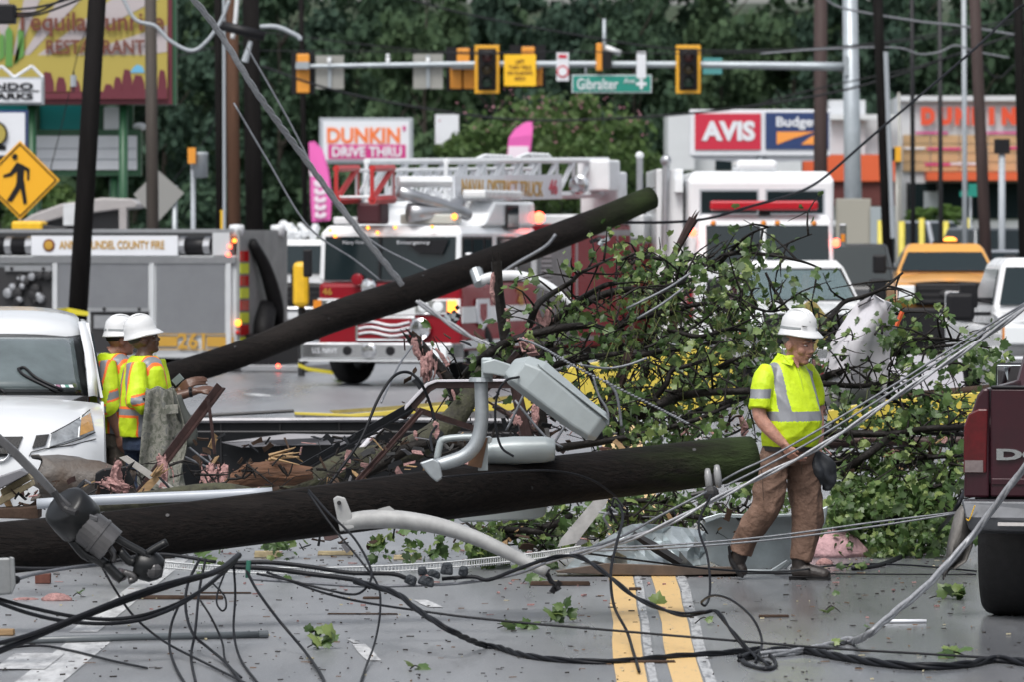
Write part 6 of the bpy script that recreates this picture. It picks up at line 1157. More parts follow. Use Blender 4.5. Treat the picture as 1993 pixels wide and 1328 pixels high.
def leaf_mass(P, sizes, g, droop=.7):
    fr = leaf_frames(len(P), g, droop); V = np.empty((len(P) * (nL + 1), 3)); F = []
    for i, (p, s, M_) in enumerate(zip(P, sizes, fr)):
        lv = LV * s * np.array([g.uniform(.55, 1.05), g.uniform(.8, 1.1), g.uniform(-2.5, 3.5)]); V[i * (nL + 1):(i + 1) * (nL + 1)] = lv @ M_.T + p; F += [tuple(k + i * (nL + 1) for k in f) for f in LFc]
    return V, F
TR = thing('fallen_tree', 'fallen broadleaf tree with torn branches heaped across the road', 'fallen tree')
limbs = [([(1083, 640), (1128, 598), (1164, 577), (1212, 564), (1275, 565), (1309, 554), (1344, 544)], 15, 8, 44), ([(1040, 645), (1091, 614), (1128, 583), (1175, 556), (1199, 551)], 14, 7, 43.6), ([(1030, 633), (1046, 593), (1072, 572), (1109, 550), (1128, 532), (1159, 517), (1191, 501)], 13, 3, 43.4),
 ([(1275, 567), (1296, 588), (1331, 612), (1360, 630)], 8, 5, 44), ([(1230, 512), (1257, 498), (1283, 503), (1310, 514), (1336, 517)], 6, 4, 44.3), ([(1228, 537), (1257, 535), (1291, 548), (1340, 560)], 6, 4, 44.4), ([(1389, 522), (1402, 503), (1423, 493), (1454, 492), (1500, 496), (1560, 508), (1598, 522)], 11, 3, 44.6),
 ([(1180, 650), (1228, 622), (1270, 612), (1309, 609), (1349, 593), (1402, 590), (1439, 580), (1444, 561)], 12, 5, 43.8), ([(1433, 585), (1468, 598), (1500, 606), (1530, 600)], 6, 3, 44), ([(1172, 850), (1244, 810), (1283, 789), (1317, 775), (1375, 765), (1460, 762)], 17, 12, 42.8), ([(1250, 812), (1265, 789), (1296, 749), (1307, 723), (1349, 710), (1400, 690)], 12, 6, 43), ([(1270, 800), (1296, 778), (1349, 746), (1378, 728), (1430, 700)], 14, 8, 43.2),
 ([(1330, 815), (1357, 802), (1402, 789), (1460, 770), (1520, 745)], 12, 10, 43.4), ([(1380, 730), (1415, 712), (1454, 696), (1486, 688)], 12, 9, 43.7), ([(1085, 873), (1164, 862), (1244, 847), (1349, 820), (1420, 790)], 14, 6, 42.4), ([(1010, 690), (1060, 650), (1110, 620), (1180, 640), (1260, 650), (1330, 640)], 13, 5, 43.9), ([(880, 790), (905, 735), (950, 690), (1000, 662), (1080, 640), (1150, 632)], 18, 12, 42.7),
 ([(1540, 760), (1584, 746), (1623, 728), (1700, 713), (1723, 696), (1789, 680), (1863, 672)], 15, 5, 44), ([(1630, 735), (1657, 706), (1700, 677), (1750, 664), (1802, 659), (1863, 662), (1930, 680)], 10, 4, 43.9), ([(1570, 650), (1642, 648), (1673, 662), (1705, 680), (1750, 695)], 9, 5, 44.3), ([(1575, 665), (1592, 648), (1615, 620), (1642, 588), (1679, 577), (1720, 560), (1757, 530)], 12, 4, 44.4),
 ([(1540, 765), (1586, 749), (1671, 753), (1731, 746), (1763, 759), (1816, 778), (1881, 807)], 11, 4, 43.7), ([(1640, 925), (1668, 901), (1710, 870), (1737, 851), (1802, 836), (1876, 833)], 15, 10, 43), ([(1570, 836), (1600, 841), (1710, 846), (1816, 841), (1900, 850)], 14, 8, 43.4), ([(1650, 915), (1708, 909), (1763, 896), (1816, 891), (1900, 885)], 11, 7, 43.1), ([(1600, 905), (1660, 893), (1730, 880), (1800, 872)], 18, 10, 43.5), ([(1700, 760), (1760, 790), (1790, 800), (1830, 812)], 6, 3, 43.6),
 ([(960, 1060), (1010, 1040), (1070, 1025), (1110, 1005)], 16, 10, 40.8), ([(975, 1032), (1040, 1036), (1080, 1050)], 12, 8, 40.6), ([(1180, 1000), (1240, 1008), (1300, 1002), (1370, 1010)], 14, 8, 41.6), ([(1200, 985), (1260, 975), (1330, 985)], 10, 6, 41.8), ([(1640, 980), (1720, 960), (1800, 950), (1880, 940)], 10, 6, 42.8), ([(1700, 1020), (1770, 1005), (1860, 1000)], 9, 5, 42.5), ([(1540, 700), (1560, 640), (1530, 600), (1505, 560), (1490, 530)], 9, 4, 44.8), ([(1690, 640), (1720, 625), (1760, 598)], 5, 2, 44), ([(1390, 525), (1440, 470), (1470, 450), (1500, 440)], 7, 2, 44.7), ([(1500, 490), (1540, 470), (1580, 455)], 4, 2, 44.7),
 ([(1300, 640), (1360, 655), (1420, 640), (1480, 650)], 9, 4, 43.6), ([(1210, 700), (1260, 690), (1330, 680), (1400, 665)], 12, 6, 43.5), ([(1000, 760), (1060, 720), (1130, 700), (1200, 690)], 14, 8, 42.9)]
twigends = []
for pts, w0, w1, D in limbs:
    P = [W(x, y, D + .25 * math.sin(i * 1.7 + x)) for i, (x, y) in enumerate(pts)]; n = len(P); r = [(w0 + (w1 - w0) * i / (n - 1)) * .6 * mpp(D) for i in range(n)]
    br = B().tube(P, r, 9, 5).done('branch', DKB, TR, smooth=True)
    Q = cat(P, 6); b = B(); nt_ = 0
    for i in range(3, len(Q), 2):
        if rnd.random() < .75:
            p = Vector(Q[i]); a = rnd.uniform(0, 6.28); d = Vector((math.cos(a), rnd.uniform(-.8, .8), math.sin(a) * .9)); l = rnd.uniform(.12, .5); q = p + d * l * .5 + Vector((0, 0, rnd.uniform(-.04, .06))); e = q + (d + Vector((rnd.uniform(-.6, .6), rnd.uniform(-.5, .5), rnd.uniform(-.8, .3)))) * l * .5
            b.tube([p, q, e], [.010, .007, .003], 5, 2); twigends += [q, e, e]; nt_ += 1
            if rnd.random() < .6: f = q + Vector((rnd.uniform(-1, 1), rnd.uniform(-1, 1), rnd.uniform(-1, .6))) * l * .5; b.tube([q, f], [.006, .002], 4); twigends.append(f)
    if nt_: b.done('twigs', DKB, br, smooth=True, kind='stuff')
    else: b.bm.free()
g = np.random.default_rng(21); P = []; S = []
def clump(cx, cy, rx_, ry_, n, D, dd=.35, s0=.05, s1=.105):
    for _ in range(max(2, int(n * (.085 if cy < 760 else .10 if cy < 870 else .17)))):
        a = g.uniform(0, 6.283); q = math.sqrt(g.uniform()); c = np.array(W(cx + rx_ * q * math.cos(a), cy + ry_ * q * math.sin(a), D + g.normal() * dd)); r = g.uniform(.03, .075)
        for _ in range(int(g.integers(5, 13))): P.append(c + g.normal(size=3) * r * np.array([1, 1, 1.3]) - np.array([0, 0, .03])); S.append(g.uniform(s0, s1) * g.choice([.55, .8, 1, 1]))
for c in ((1240, 560, 48, 42, 90, 44.2), (1235, 520, 26, 26, 40, 44.2), (1350, 505, 62, 30, 90, 44.6), (1350, 545, 80, 40, 170, 44.4), (1340, 600, 100, 45, 190, 44.1), (1425, 560, 62, 55, 170, 44.5), (1400, 640, 110, 50, 230, 44), (1470, 520, 36, 20, 16, 44.6), (1180, 640, 66, 34, 80, 43.6), (1120, 625, 40, 20, 30, 43.6), (1300, 690, 110, 55, 210, 43.5), (1440, 700, 60, 60, 160, 43.8), (1300, 755, 70, 45, 120, 43.2), (1400, 775, 58, 34, 80, 43.2), (1170, 700, 55, 38, 60, 43.2), (1535, 590, 36, 30, 40, 44.8), (1490, 630, 40, 40, 50, 44.4), (1265, 825, 105, 36, 130, 42.6), (1350, 838, 80, 26, 100, 42.7), (1220, 850, 80, 20, 60, 42.3), (1600, 690, 44, 40, 26, 44.2), (1650, 710, 60, 30, 30, 44), (1710, 625, 36, 30, 18, 44.2), (1735, 668, 50, 22, 50, 43.9), (1850, 685, 88, 30, 150, 43.9), (1915, 690, 50, 28, 110, 43.9), (1860, 730, 46, 34, 70, 43.8), (1680, 775, 56, 40, 90, 43.7), (1765, 790, 56, 40, 80, 43.6), (1840, 785, 56, 40, 90, 43.5), (1740, 840, 70, 30, 60, 43.2), (1820, 810, 60, 30, 50, 43.3), (1620, 790, 40, 40, 30, 43.9), (1560, 650, 30, 30, 40, 44.6),
          (960, 690, 46, 22, 50, 42.8), (985, 660, 30, 14, 26, 42.8), (900, 770, 30, 20, 24, 42.2), (1150, 740, 40, 30, 30, 43), (1220, 780, 40, 30, 50, 43), (1470, 470, 24, 18, 20, 44.7), (1690, 590, 40, 16, 14, 44.3)): clump(*c)
for c in ((1740, 1010, 140, 50, 700, 42.6, .25), (1800, 960, 90, 50, 300, 42.8, .3), (1660, 990, 60, 60, 240, 42.9, .3), (1720, 930, 100, 40, 240, 43, .3), (1840, 900, 50, 40, 120, 43.1, .3), (1760, 1045, 110, 22, 260, 42.3, .2), (1000, 1030, 90, 34, 160, 40.9, .2), (1080, 1020, 60, 34, 120, 41, .2), (940, 1045, 40, 20, 60, 40.7, .15), (1250, 990, 90, 30, 150, 41.8, .25), (1330, 985, 60, 24, 90, 41.9, .2), (1470, 960, 60, 60, 120, 42.2, .3), (1440, 1000, 60, 30, 60, 42, .2), (1150, 1010, 40, 20, 50, 41.2, .2), (800, 1042, 90, 14, 50, 40.4, .15), (560, 1058, 30, 14, 24, 39.5, .1), (410, 1075, 20, 8, 16, 38.8, .1), (1640, 1040, 30, 20, 60, 42.4, .2)): clump(*c)
for e in twigends:
    for _ in range(int(g.integers(0, 3))): P.append(np.array(e) + g.normal(size=3) * .05); S.append(g.uniform(.05, .10))
P = np.array(P); S = np.array(S); P[:, 2] = np.maximum(P[:, 2], .04)
key = S / P[:, 1]; order = np.argsort(-key); big = order[:300]; rest = order[300:]
lm = bpy.data.meshes.new('leaf'); lm.from_pydata([tuple(v) for v in LV], [], LFc); lm.update(); lm.materials.append(LEAF)
for i, M_ in zip(big, leaf_frames(300, g)):
    o = bpy.data.objects.new('leaf', lm); COL.objects.link(o); o.parent = TR; o.matrix_basis = Matrix.Translation(P[i]) @ Matrix([list(r) for r in M_]).to_4x4() @ Matrix.Scale(S[i], 4)
V, F = leaf_mass(P[rest], S[rest], g); pieces('foliage', V.tolist(), F, LEAF, TR, kind='stuff')
# dead-straw hanging strips and roots
b = B()
for _ in range(160):
    x = g.normal() * 120 + 1330; y = g.uniform(540, 830); p = W(x, y, 43.2 + g.normal() * .3); b.tube([p, p + Vector((g.normal() * .03, 0, -.07)), p + Vector((g.normal() * .06, 0, -g.uniform(.12, .22)))], [.003, .003, .001], 3)
b.done('leaf_stalks', leafmat('stalk', (.10, .13, .04), (.16, .17, .07), 3, .1), TR, kind='stuff')

# tangle of broken sticks through the heap
b = B(); gs = random.Random(5)
for x0, x1, y0, y1, D, n in ((640, 1010, 850, 955, 41.2, 110), (960, 1300, 640, 860, 42.8, 170), (1180, 1480, 560, 860, 43.6, 170), (900, 1480, 975, 1062, 41.0, 150), (1590, 1890, 640, 900, 43.6, 120), (1600, 1890, 880, 1060, 42.9, 110), (230, 640, 900, 985, 38.6, 60), (1200, 1420, 500, 600, 44.4, 50)):
    for _ in range(n):
        x = gs.uniform(x0, x1); y = gs.uniform(y0, y1); a = gs.choice([-.5, .4, .8, -.9, .15]) + gs.gauss(0, .4); l = gs.uniform(14, 70); d = D + gs.gauss(0, .25); p = W(x, y, d); q = W(x + math.cos(a) * l, y - math.sin(a) * l, d + gs.gauss(0, .12)); m_ = (p + q) / 2 + Vector((gs.gauss(0, .02), 0, gs.gauss(0, .025))); r = gs.choice([.0035, .005, .007, .011])
        for v_ in (p, q, m_): v_.z = max(v_.z, .015)
        b.tube([p, m_, q], [r, r * .8, r * .4], 5, 2)
o = b.done('broken_sticks', DKB, kind='stuff'); tag(o, 'tangle of thin broken sticks strewn through the whole heap', 'sticks')
# unseen trees added behind and beside the camera to cut low sky light
k = 0
for x, y in [(-33 + 6 * i, -34 - 4 * (i % 3)) for i in range(12)] + [(-36 - 3 * (i % 2), -22 + 13 * i) for i in range(9)] + [(36 + 3 * (i % 2), -22 + 13 * i) for i in range(9)]:
    t = thing('light_block_tree', f'leafy tree added to block low sky light {["behind the photographer", "left of the road outside the view", "right of the road outside the view"][0 if k < 12 else 1 if k < 21 else 2]}, {ORD[k % 12 if k < 12 else (k - 12) % 9]} in its row', 'tree', (x, y, 0), rnd.uniform(0, 6), 'trees added outside the view to block sky light'); t.scale = (1, 1, .8 + .2 * rnd.random()); link('trunk', trunks[k % 3], BARK, t); link('crown', crown_of(k), None, t); k += 1

# small torn scraps worked into the heap
gs = random.Random(9); V = []; F = []; MI = []
for x0, x1, y0, y1, D, n in ((380, 1010, 850, 965, 40.4, 170), (1000, 1480, 800, 900, 42.6, 90), (1560, 1880, 850, 925, 43.2, 80), (0, 330, 935, 1005, 37.7, 70), (560, 1460, 1000, 1068, 40.6, 90), (780, 1100, 640, 850, 42.4, 50)):
    for _ in range(n):
        c = W(gs.uniform(x0, x1), gs.uniform(y0, y1), D + gs.gauss(0, .2)); c.z = max(c.z, .02); a = gs.uniform(0, 6.28); u = Vector((math.cos(a), gs.gauss(0, .4), math.sin(a) * .7)).normalized(); w_ = Vector((gs.gauss(0, 1), gs.gauss(0, 1), gs.gauss(0, 1))).cross(u).normalized(); l = gs.uniform(.015, .065); h_ = l * gs.uniform(.12, .6); q = len(V); nn = u.cross(w_) * .006
        P4 = [c + u * l * sx_ * gs.uniform(.6, 1) + w_ * h_ * sy_ * gs.uniform(.5, 1) for sx_, sy_ in ((-1, -1), (0, -1.2), (1, -1), (1, 1), (.1, .8), (-1, 1))]
        V += [tuple(p) for p in P4] + [tuple(p + nn) for p in P4]; F += [tuple(range(q, q + 6)), tuple(range(q + 11, q + 5, -1))] + [(q + i, q + (i + 1) % 6, q + 6 + (i + 1) % 6, q + 6 + i) for i in range(6)]; MI += [gs.choice([0, 0, 0, 0, 1, 1, 1, 2, 3, 4, 5])] * 8
o = pieces('torn_scraps', V, F, None, mi=MI, mats=[BLKSH, TIMB, GSH, SPL, PINKI, RUST], kind='stuff'); tag(o, 'small torn scraps of metal, bark and wood worked into the heap', 'scraps')
# ================================================================ PEOPLE
def paintfaces(me, mats, rule, toloc):
    me.materials.clear()
    for m in mats: me.materials.append(m)
    n = len(me.polygons); c = np.empty(n * 3); me.polygons.foreach_get('center', c); c = c.reshape(-1, 3) @ np.array(toloc[0]).T + np.array(toloc[1])
    me.polygons.foreach_set('material_index', rule(c).astype(np.int32)); me.update()
def frame(o, f):     # local (right, forward, up) -> world
    f = Vector((f[0], f[1], 0)).normalized(); r = Vector((f.y, -f.x, 0)); M = Matrix(((r.x, f.x, 0, o.x), (r.y, f.y, 0, o.y), (0, 0, 1, o.z), (0, 0, 0, 1))); return M
def headparts(b, M):
    def ball(c, r): 
        k = B(); k.ball(c, r, 16, 12); k.bm.transform(M); me = bpy.data.meshes.new('x'); k.bm.to_mesh(me); k.bm.free(); b.bm.from_mesh(me); bpy.data.meshes.remove(me)
    ball((0, -.012, .03), (.078, .098, .092)); ball((0, .028, -.05), (.060, .062, .066)); ball((0, .062, -.092), (.032, .028, .022)); ball((0, .02, -.085), (.055, .055, .03))
    for s in (-1, 1): ball((s * .040, .062, -.022), (.030, .028, .030)); ball((s * .080, -.012, -.004), (.012, .024, .034)); ball((s * .032, .080, .034), (.030, .016, .011)); ball((s * .012, .100, -.026), (.011, .012, .010))
    ball((0, .098, .006), (.011, .014, .030)); ball((0, .110, -.020), (.014, .014, .013)); ball((0, .092, -.050), (.026, .012, .008)); ball((0, .088, -.062), (.023, .012, .009)); ball((0, .075, -.02), (.04, .03, .05))
def face_bits(M, parent, hair, iris=(.03, .02, .015)):
    for s in (-1, 1):
        B(M).ball((s * .031, .078, .013), (.0125, .010, .0052), 10, 8).done('eye', mat('eye_white', (.55, .5, .47), .2), parent, smooth=True); B(M).ball((s * .029, .089, .012), (.0055, .003, .0048), 8, 6).done('iris', mat('iris_dark', iris, .1), parent, smooth=True)
        B(M).tube([(s * .012, .094, .040), (s * .032, .092, .045), (s * .052, .078, .040)], [.004, .0055, .003], 6, 2).done('eyebrow', hair, parent, smooth=True)
    b = B(M); b.ball((0, -.030, .028), (.0790, .087, .055), 18, 12); b.done('hair', hair, parent, smooth=True); B(M).tube([(-.022, .097, -.056), (0, .102, -.055), (.022, .097, -.056)], [.002, .003, .002], 5, 2).done('mouth_line', mat('lip_shadow', (.10, .035, .03), .5), parent)
HATW = mat('hard_hat_white', (.60, .61, .62), .25, mott=.04, mscale=8, coat=.4)
def hat(M, parent, sc=1., band=True):
    n = 36; rings = []
    for r, z, fr in ((.146, -.010, .018), (.148, -.004, .018), (.141, .004, .016), (.126, .016, .006), (.118, .026, 0), (.116, .06, 0), (.108, .098, 0), (.088, .126, 0), (.055, .144, 0), (.02, .151, 0), (.001, .152, 0)):
        rings.append([(math.cos(a) * r * .92 * sc, (math.sin(a) * r * 1.06 + fr) * sc, (z + (-.012 if z < .01 else 0) * abs(math.sin(a))) * sc) for a in np.linspace(0, 2 * math.pi, n, endpoint=False)])
    h = B(M).loft(rings).done('hard_hat', HATW, parent, smooth=True)
    for x in (-.03, 0, .03): B(M).tube([(x * sc, -.105 * sc, .07 * sc), (x * sc, -.07 * sc, .132 * sc), (x * sc, 0, .156 * sc), (x * sc, .07 * sc, .134 * sc), (x * sc, .108 * sc, .08 * sc)], .008 * sc, 6, 3).done('ridge', HATW, h, smooth=True)
    if band:
        GB = mat('hat_grey', (.28, .30, .31), .4)
        for a0, a1 in ((R(100), R(200)), (R(-60), R(40)), (R(205), R(290))):
            lo = []; hi = []
            for a in np.linspace(a0, a1, 12): lo.append((math.cos(a) * .1195 * .92 * sc, math.sin(a) * .1195 * 1.06 * sc, .030 * sc)); hi.append((math.cos(a) * .119 * .92 * sc, math.sin(a) * .119 * 1.06 * sc, .045 * sc))
            B(M).grid([lo, hi]).done('reflective_band', GB, h, solid=.002)
    return h
def hand(b, w, d, up, L=.185, curl=.35, spread=.018, r=.0092, thumb=1):
    # palm and five separate bent fingers; w wrist, d direction, up back-of-hand normal
    d = Vector(d).normalized(); up = Vector(up); up = (up - d * up.dot(d)).normalized(); sd = d.cross(up)
    for k in range(4): o = sd * (k - 1.5) * spread; b.tube([w + o * .6, w + o + d * L * .25, w + o * 1.05 + d * L * .5], [.018, .0175, .0125], 8)
    for k, fl in enumerate((.42, .50, .46, .36)):
        o = sd * (k - 1.5) * spread * 1.12; a = w + o + d * L * .48; c1 = a + d * L * fl * .45 - up * L * curl * .18; c2 = c1 + d * L * fl * .34 - up * L * curl * .32; c3 = c2 + d * L * fl * .18 - up * L * curl * .30; b.tube([a, c1, c2, c3], [r * 1.1, r, r * .9, r * .65], 8, 2)
    t0 = w + sd * thumb * -.022 + d * L * .18; b.tube([t0, t0 + sd * thumb * -.028 + d * L * .17 - up * .01, t0 + sd * thumb * -.03 + d * L * .36 - up * .022], [.015, .0115, .008], 8, 2)
LIME = mat('hi_vis_lime', (.50, .67, .008), .6, mott=.10, mscale=7, bump=.45, bscale=16); REFL = mat('reflective_grey', (.20, .21, .23), .4, mott=.1, mscale=12); HVO = mat('hi_vis_orange', (.85, .16, .02), .55)
SKIN1 = mat('skin_ruddy', (.41, .21, .155), .55, mott=.28, mscale=22, bump=.25, bscale=90); SKIN2 = mat('skin_brown', (.095, .045, .028), .45, mott=.2, mscale=16); SKIN3 = mat('skin_tan', (.27, .13, .09), .5, mott=.18, mscale=18)
CANV = mat('brown_canvas', (.150, .090, .064), .85, mott=.35, mscale=9, bump=.9, bscale=22); BOOT = mat('boot_leather', (.020, .015, .013), .5, mott=.4, mscale=15, bump=.2, bscale=60); HAIRG = mat('grey_hair', (.16, .15, .14), .8); HAIRD = mat('dark_hair', (.015, .012, .01), .7)
def torso(b, M, rings, n=28, sq=2.3):
    rr = []
    for z, a, c, F_ in rings: rr.append([M @ Vector((math.copysign(abs(math.cos(t)) ** (2 / sq), math.cos(t)) * a, math.copysign(abs(math.sin(t)) ** (2 / sq), math.sin(t)) * c + F_, z)) for t in np.linspace(0, 2 * math.pi, n, endpoint=False)])
    b.loft(rr)
def loc_of(M): I = M.inverted(); return ([list(r[:3]) for r in I.to_3x3()], list(I.translation))
# ---------------------------------------------------------------- walking man
D0 = 39.4; pt = lambda x, y, dy=0.: W(x, y, D0 + dy)
O = W(1531, 463, D0); O.z = 0; M = frame(O, (.62, -.79))
T = thing('person', 'man in lime polo shirt, brown work trousers and white hard hat walking across the road', 'person', O); Ti = Matrix.Translation(-O)
HM = Matrix.Translation(pt(1553, 674, -.02)) @ (Matrix(((-.60, .78, 0), (-.78, -.60, .0), (0, 0, 1))).to_4x4()) @ Matrix.Rotation(R(-9), 4, 'X')
f2 = Vector((.76, -.65, 0)); r2 = Vector((f2.y, -f2.x, 0)); HM = Matrix.Translation(pt(1554, 673, -.02)) @ Matrix(((r2.x, f2.x, 0, 0), (r2.y, f2.y, 0, 0), (0, 0, 1, 0), (0, 0, 0, 1))) @ Matrix.Rotation(R(-10), 4, 'X') @ Matrix.Scale(1.12, 4)
b = B(); headparts(b, HM); b.tube([pt(1551, 690, .02), pt(1543, 712, .02), pt(1535, 730, .02)], [.070, .078, .09], 14, 2)
torso(b, M, [(.90, .17, .13, .02), (1.1, .18, .15, .03), (1.3, .17, .12, .02), (1.45, .14, .09, 0)])
wr = pt(1526, 866, -.24)
b.tube([pt(1492, 730, -.12), pt(1480, 775, -.16), pt(1479, 812, -.19), pt(1500, 840, -.22), wr], [.058, .054, .050, .046, .031], 12, 3); hand(b, wr, (.55, .02, -.83), (-.7, -.65, -.2), .19, .55, thumb=1)
wl = pt(1592, 872, .06); b.tube([pt(1570, 728, .12), pt(1588, 800, .2), pt(1592, 840, .14), wl], [.055, .050, .044, .032], 12, 3); hand(b, wl, (.25, -.15, -.95), (.9, .2, .2), .18, .9)
for P in ([pt(1505, 890, -.05), pt(1480, 1000, -.06), pt(1446, 1075, .02)], [pt(1556, 890, .06), pt(1570, 1000, .06), pt(1560, 1085, .04)]): b.tube(P, [.085, .06, .05], 12, 2)
me = remesh(b, .0065, 3); me.transform(Ti); o = link('body', me, SKIN1, T, True); face_bits(Ti @ HM, T, HAIRG)
hm = Ti @ HM @ Matrix.Translation((0, -.014, .078)) @ Matrix.Rotation(R(5), 4, 'X'); hh = hat(hm, T, .96); txt('COMET', .035, .008, DARKST, hh, (0, 0, 0)).matrix_basis = hm @ Matrix.Translation((.072, .098, .052)) @ Matrix.Rotation(R(-36), 4, 'Z') @ Matrix.Rotation(R(80), 4, 'X') @ Matrix.Rotation(R(180), 4, 'Y') @ Matrix.Scale(-1, 4, (1, 0, 0))
b = B(); torso(b, M, [(.925, .195, .165, .035), (1.0, .208, .185, .05), (1.10, .214, .192, .055), (1.2, .212, .178, .04), (1.32, .205, .152, .02), (1.42, .190, .122, .005), (1.485, .150, .092, 0), (1.535, .090, .082, .01), (1.555, .078, .075, .012)])
b.tube([pt(1497, 722, -.08), pt(1486, 745, -.14), pt(1481, 775, -.17), pt(1479, 797, -.185)], [.075, .082, .080, .079], 16, 3); b.tube([pt(1566, 722, .10), pt(1580, 752, .18), pt(1584, 790, .20)], [.075, .078, .075], 16, 3)
me = remesh(b, .0065, 4)
wrinkle(me, .0045, .6, 1)
def rule(c):
    Rr, Fw, Z = c.T; k = np.zeros(len(c), int); arm = Rr > .225; k[(Z > 1.105) & (Z < 1.172) & ~arm & (Rr > -.225)] = 1; k[(np.abs(Rr - .158 + .05 * np.clip(Z - 1.3, 0, 1)) < .030) & (Z > 1.17) & (Fw > -.05) & ~arm] = 1; k[(np.abs(Rr + .158 - .05 * np.clip(Z - 1.3, 0, 1)) < .030) & (Z > 1.17)] = 1; k[arm & (Z > 1.262) & (Z < 1.328)] = 1; return k
paintfaces(me, [LIME, REFL], rule, loc_of(M)); me.transform(Ti); sh = link('shirt', me, None, T, True)
ML = Ti @ M
for s in (-1, 1): B(ML).loft([[(s * .012, .092, 1.538), (s * .075, .045, 1.565), (s * .080, .0, 1.575), (s * .092, .0, 1.535), (s * .095, .06, 1.515), (s * .05, .112, 1.492)], [(s * .012, .098, 1.532), (s * .080, .05, 1.562), (s * .086, .0, 1.572), (s * .100, .0, 1.53), (s * .104, .066, 1.508), (s * .052, .120, 1.486)]]).done('collar', LIME, sh, smooth=False, bevel=.003)
B(ML).tube([(0, .105, 1.50), (0, .150, 1.40), (.0, .176, 1.30)], .004, 5, 3).done('placket', mat('lime_seam', (.40, .52, .02), .6), sh)
B(ML).loft([[(-.03, .088, 1.545), (.03, .088, 1.545), (.008, .118, 1.475), (-.008, .118, 1.475)], [(-.03, .094, 1.545), (.03, .094, 1.545), (.008, .124, 1.475), (-.008, .124, 1.475)]]).done('open_neck', SKIN1, sh)
b = B(); torso(b, M, [(.80, .185, .145, .0), (.88, .192, .158, .02), (.945, .19, .158, .03)])
b.tube([pt(1505, 890, -.05), pt(1500, 940, -.07), pt(1490, 990, -.07), pt(1462, 1030, -.02), pt(1447, 1062, .02), pt(1441, 1078, .03)], [.112, .116, .106, .092, .080, .080], 16, 3); b.tube([pt(1556, 890, .06), pt(1565, 945, .07), pt(1571, 1000, .07), pt(1566, 1050, .06), pt(1559, 1094, .04)], [.112, .118, .112, .098, .084], 16, 3)
me = remesh(b, .007, 4); wrinkle(me, .010, .62, 3); me.transform(Ti); tro = link('trousers', me, CANV, T, True)
B(Ti).tube([pt(1558, 872, -.155), pt(1560, 905, -.15), pt(1561, 925, -.13)], .003, 5).done('fly_seam', mat('dark_seam', (.05, .03, .02), .8), tro); B(Ti).tube([pt(1480, 905, -.21), pt(1484, 935, -.21), pt(1486, 975, -.2)], .0025, 5).done('side_seam', mat('dark_seam'), tro)
rr = [[ML @ Vector((math.cos(t) * .197, math.sin(t) * .167 + .03, z)) for t in np.linspace(0, 2 * math.pi, 28, endpoint=False)] for z in (.898, .932)]; B().loft(rr).done('belt', mat('belt_black', (.02, .017, .016), .5), T, smooth=False)
b = B(); b.tube([pt(1559, 1086, .04), pt(1558, 1105, .04), pt(1560, 1118, .03)], [.064, .062, .058], 14, 2); b.tube([pt(1541, 1117, .04), pt(1560, 1113, .03), pt(1585, 1117, .0), pt(1606, 1122, -.02), pt(1614, 1124, -.03)], [.044, .060, .056, .050, .034], 14, 2); me = remesh(b, .006, 3); me.transform(Ti); bt = link('boot', me, BOOT, T, True)
b = B(Ti); b.loft([[pt(x, y, dy + .055) for x, y, dy in ((1535, 1122, .04), (1536, 1132, .04), (1562, 1132, .03), (1565, 1127, .02), (1575, 1132, .0), (1612, 1132, -.03), (1619, 1127, -.03), (1612, 1124, -.03))], [pt(x, y, dy - .055) for x, y, dy in ((1535, 1122, .04), (1536, 1132, .04), (1562, 1132, .03), (1565, 1127, .02), (1575, 1132, .0), (1612, 1132, -.03), (1619, 1127, -.03), (1612, 1124, -.03))]]); b.done('sole', BLACK, bt, bevel=.006)
b = B(); b.tube([pt(1443, 1066, .03), pt(1438, 1085, .04), pt(1434, 1098, .05)], [.062, .060, .054], 14, 2); b.tube([pt(1428, 1078, .06), pt(1434, 1096, .05), pt(1444, 1112, .03), pt(1450, 1120, .02)], [.045, .050, .044, .026], 14, 2); me = remesh(b, .006, 3); me.transform(Ti); bt = link('boot', me, BOOT, T, True)
b = B(Ti); b.loft([[pt(x, y, dy + .05) for x, y, dy in ((1421, 1062, .05), (1416, 1064, .05), (1419, 1092, .05), (1436, 1122, .03), (1446, 1127, .02), (1448, 1122, .02), (1424, 1086, .05))], [pt(x, y, dy - .05) for x, y, dy in ((1421, 1062, .05), (1416, 1064, .05), (1419, 1092, .05), (1436, 1122, .03), (1446, 1127, .02), (1448, 1122, .02), (1424, 1086, .05))]]); b.done('sole', BLACK, bt, bevel=.005)
# folded dark jacket carried in the far hand
t = thing('folded_jacket', 'dark folded jacket carried in the far hand of the walking man', 'jacket'); b = B(); b.tube([pt(1590, 885, .04), pt(1602, 905, .05), pt(1612, 930, .06), pt(1610, 955, .08)], [.04, .065, .06, .03], 12, 3); b.tube([pt(1586, 880, .02), pt(1592, 915, .02), pt(1598, 945, .05)], [.035, .05, .03], 10, 3); me = remesh(b, .008, 2); wrinkle(me, .014, 1.0, 5); link('cloth', me, mat('jacket_dark', (.022, .026, .032), .6, mott=.4, mscale=10), t, True)
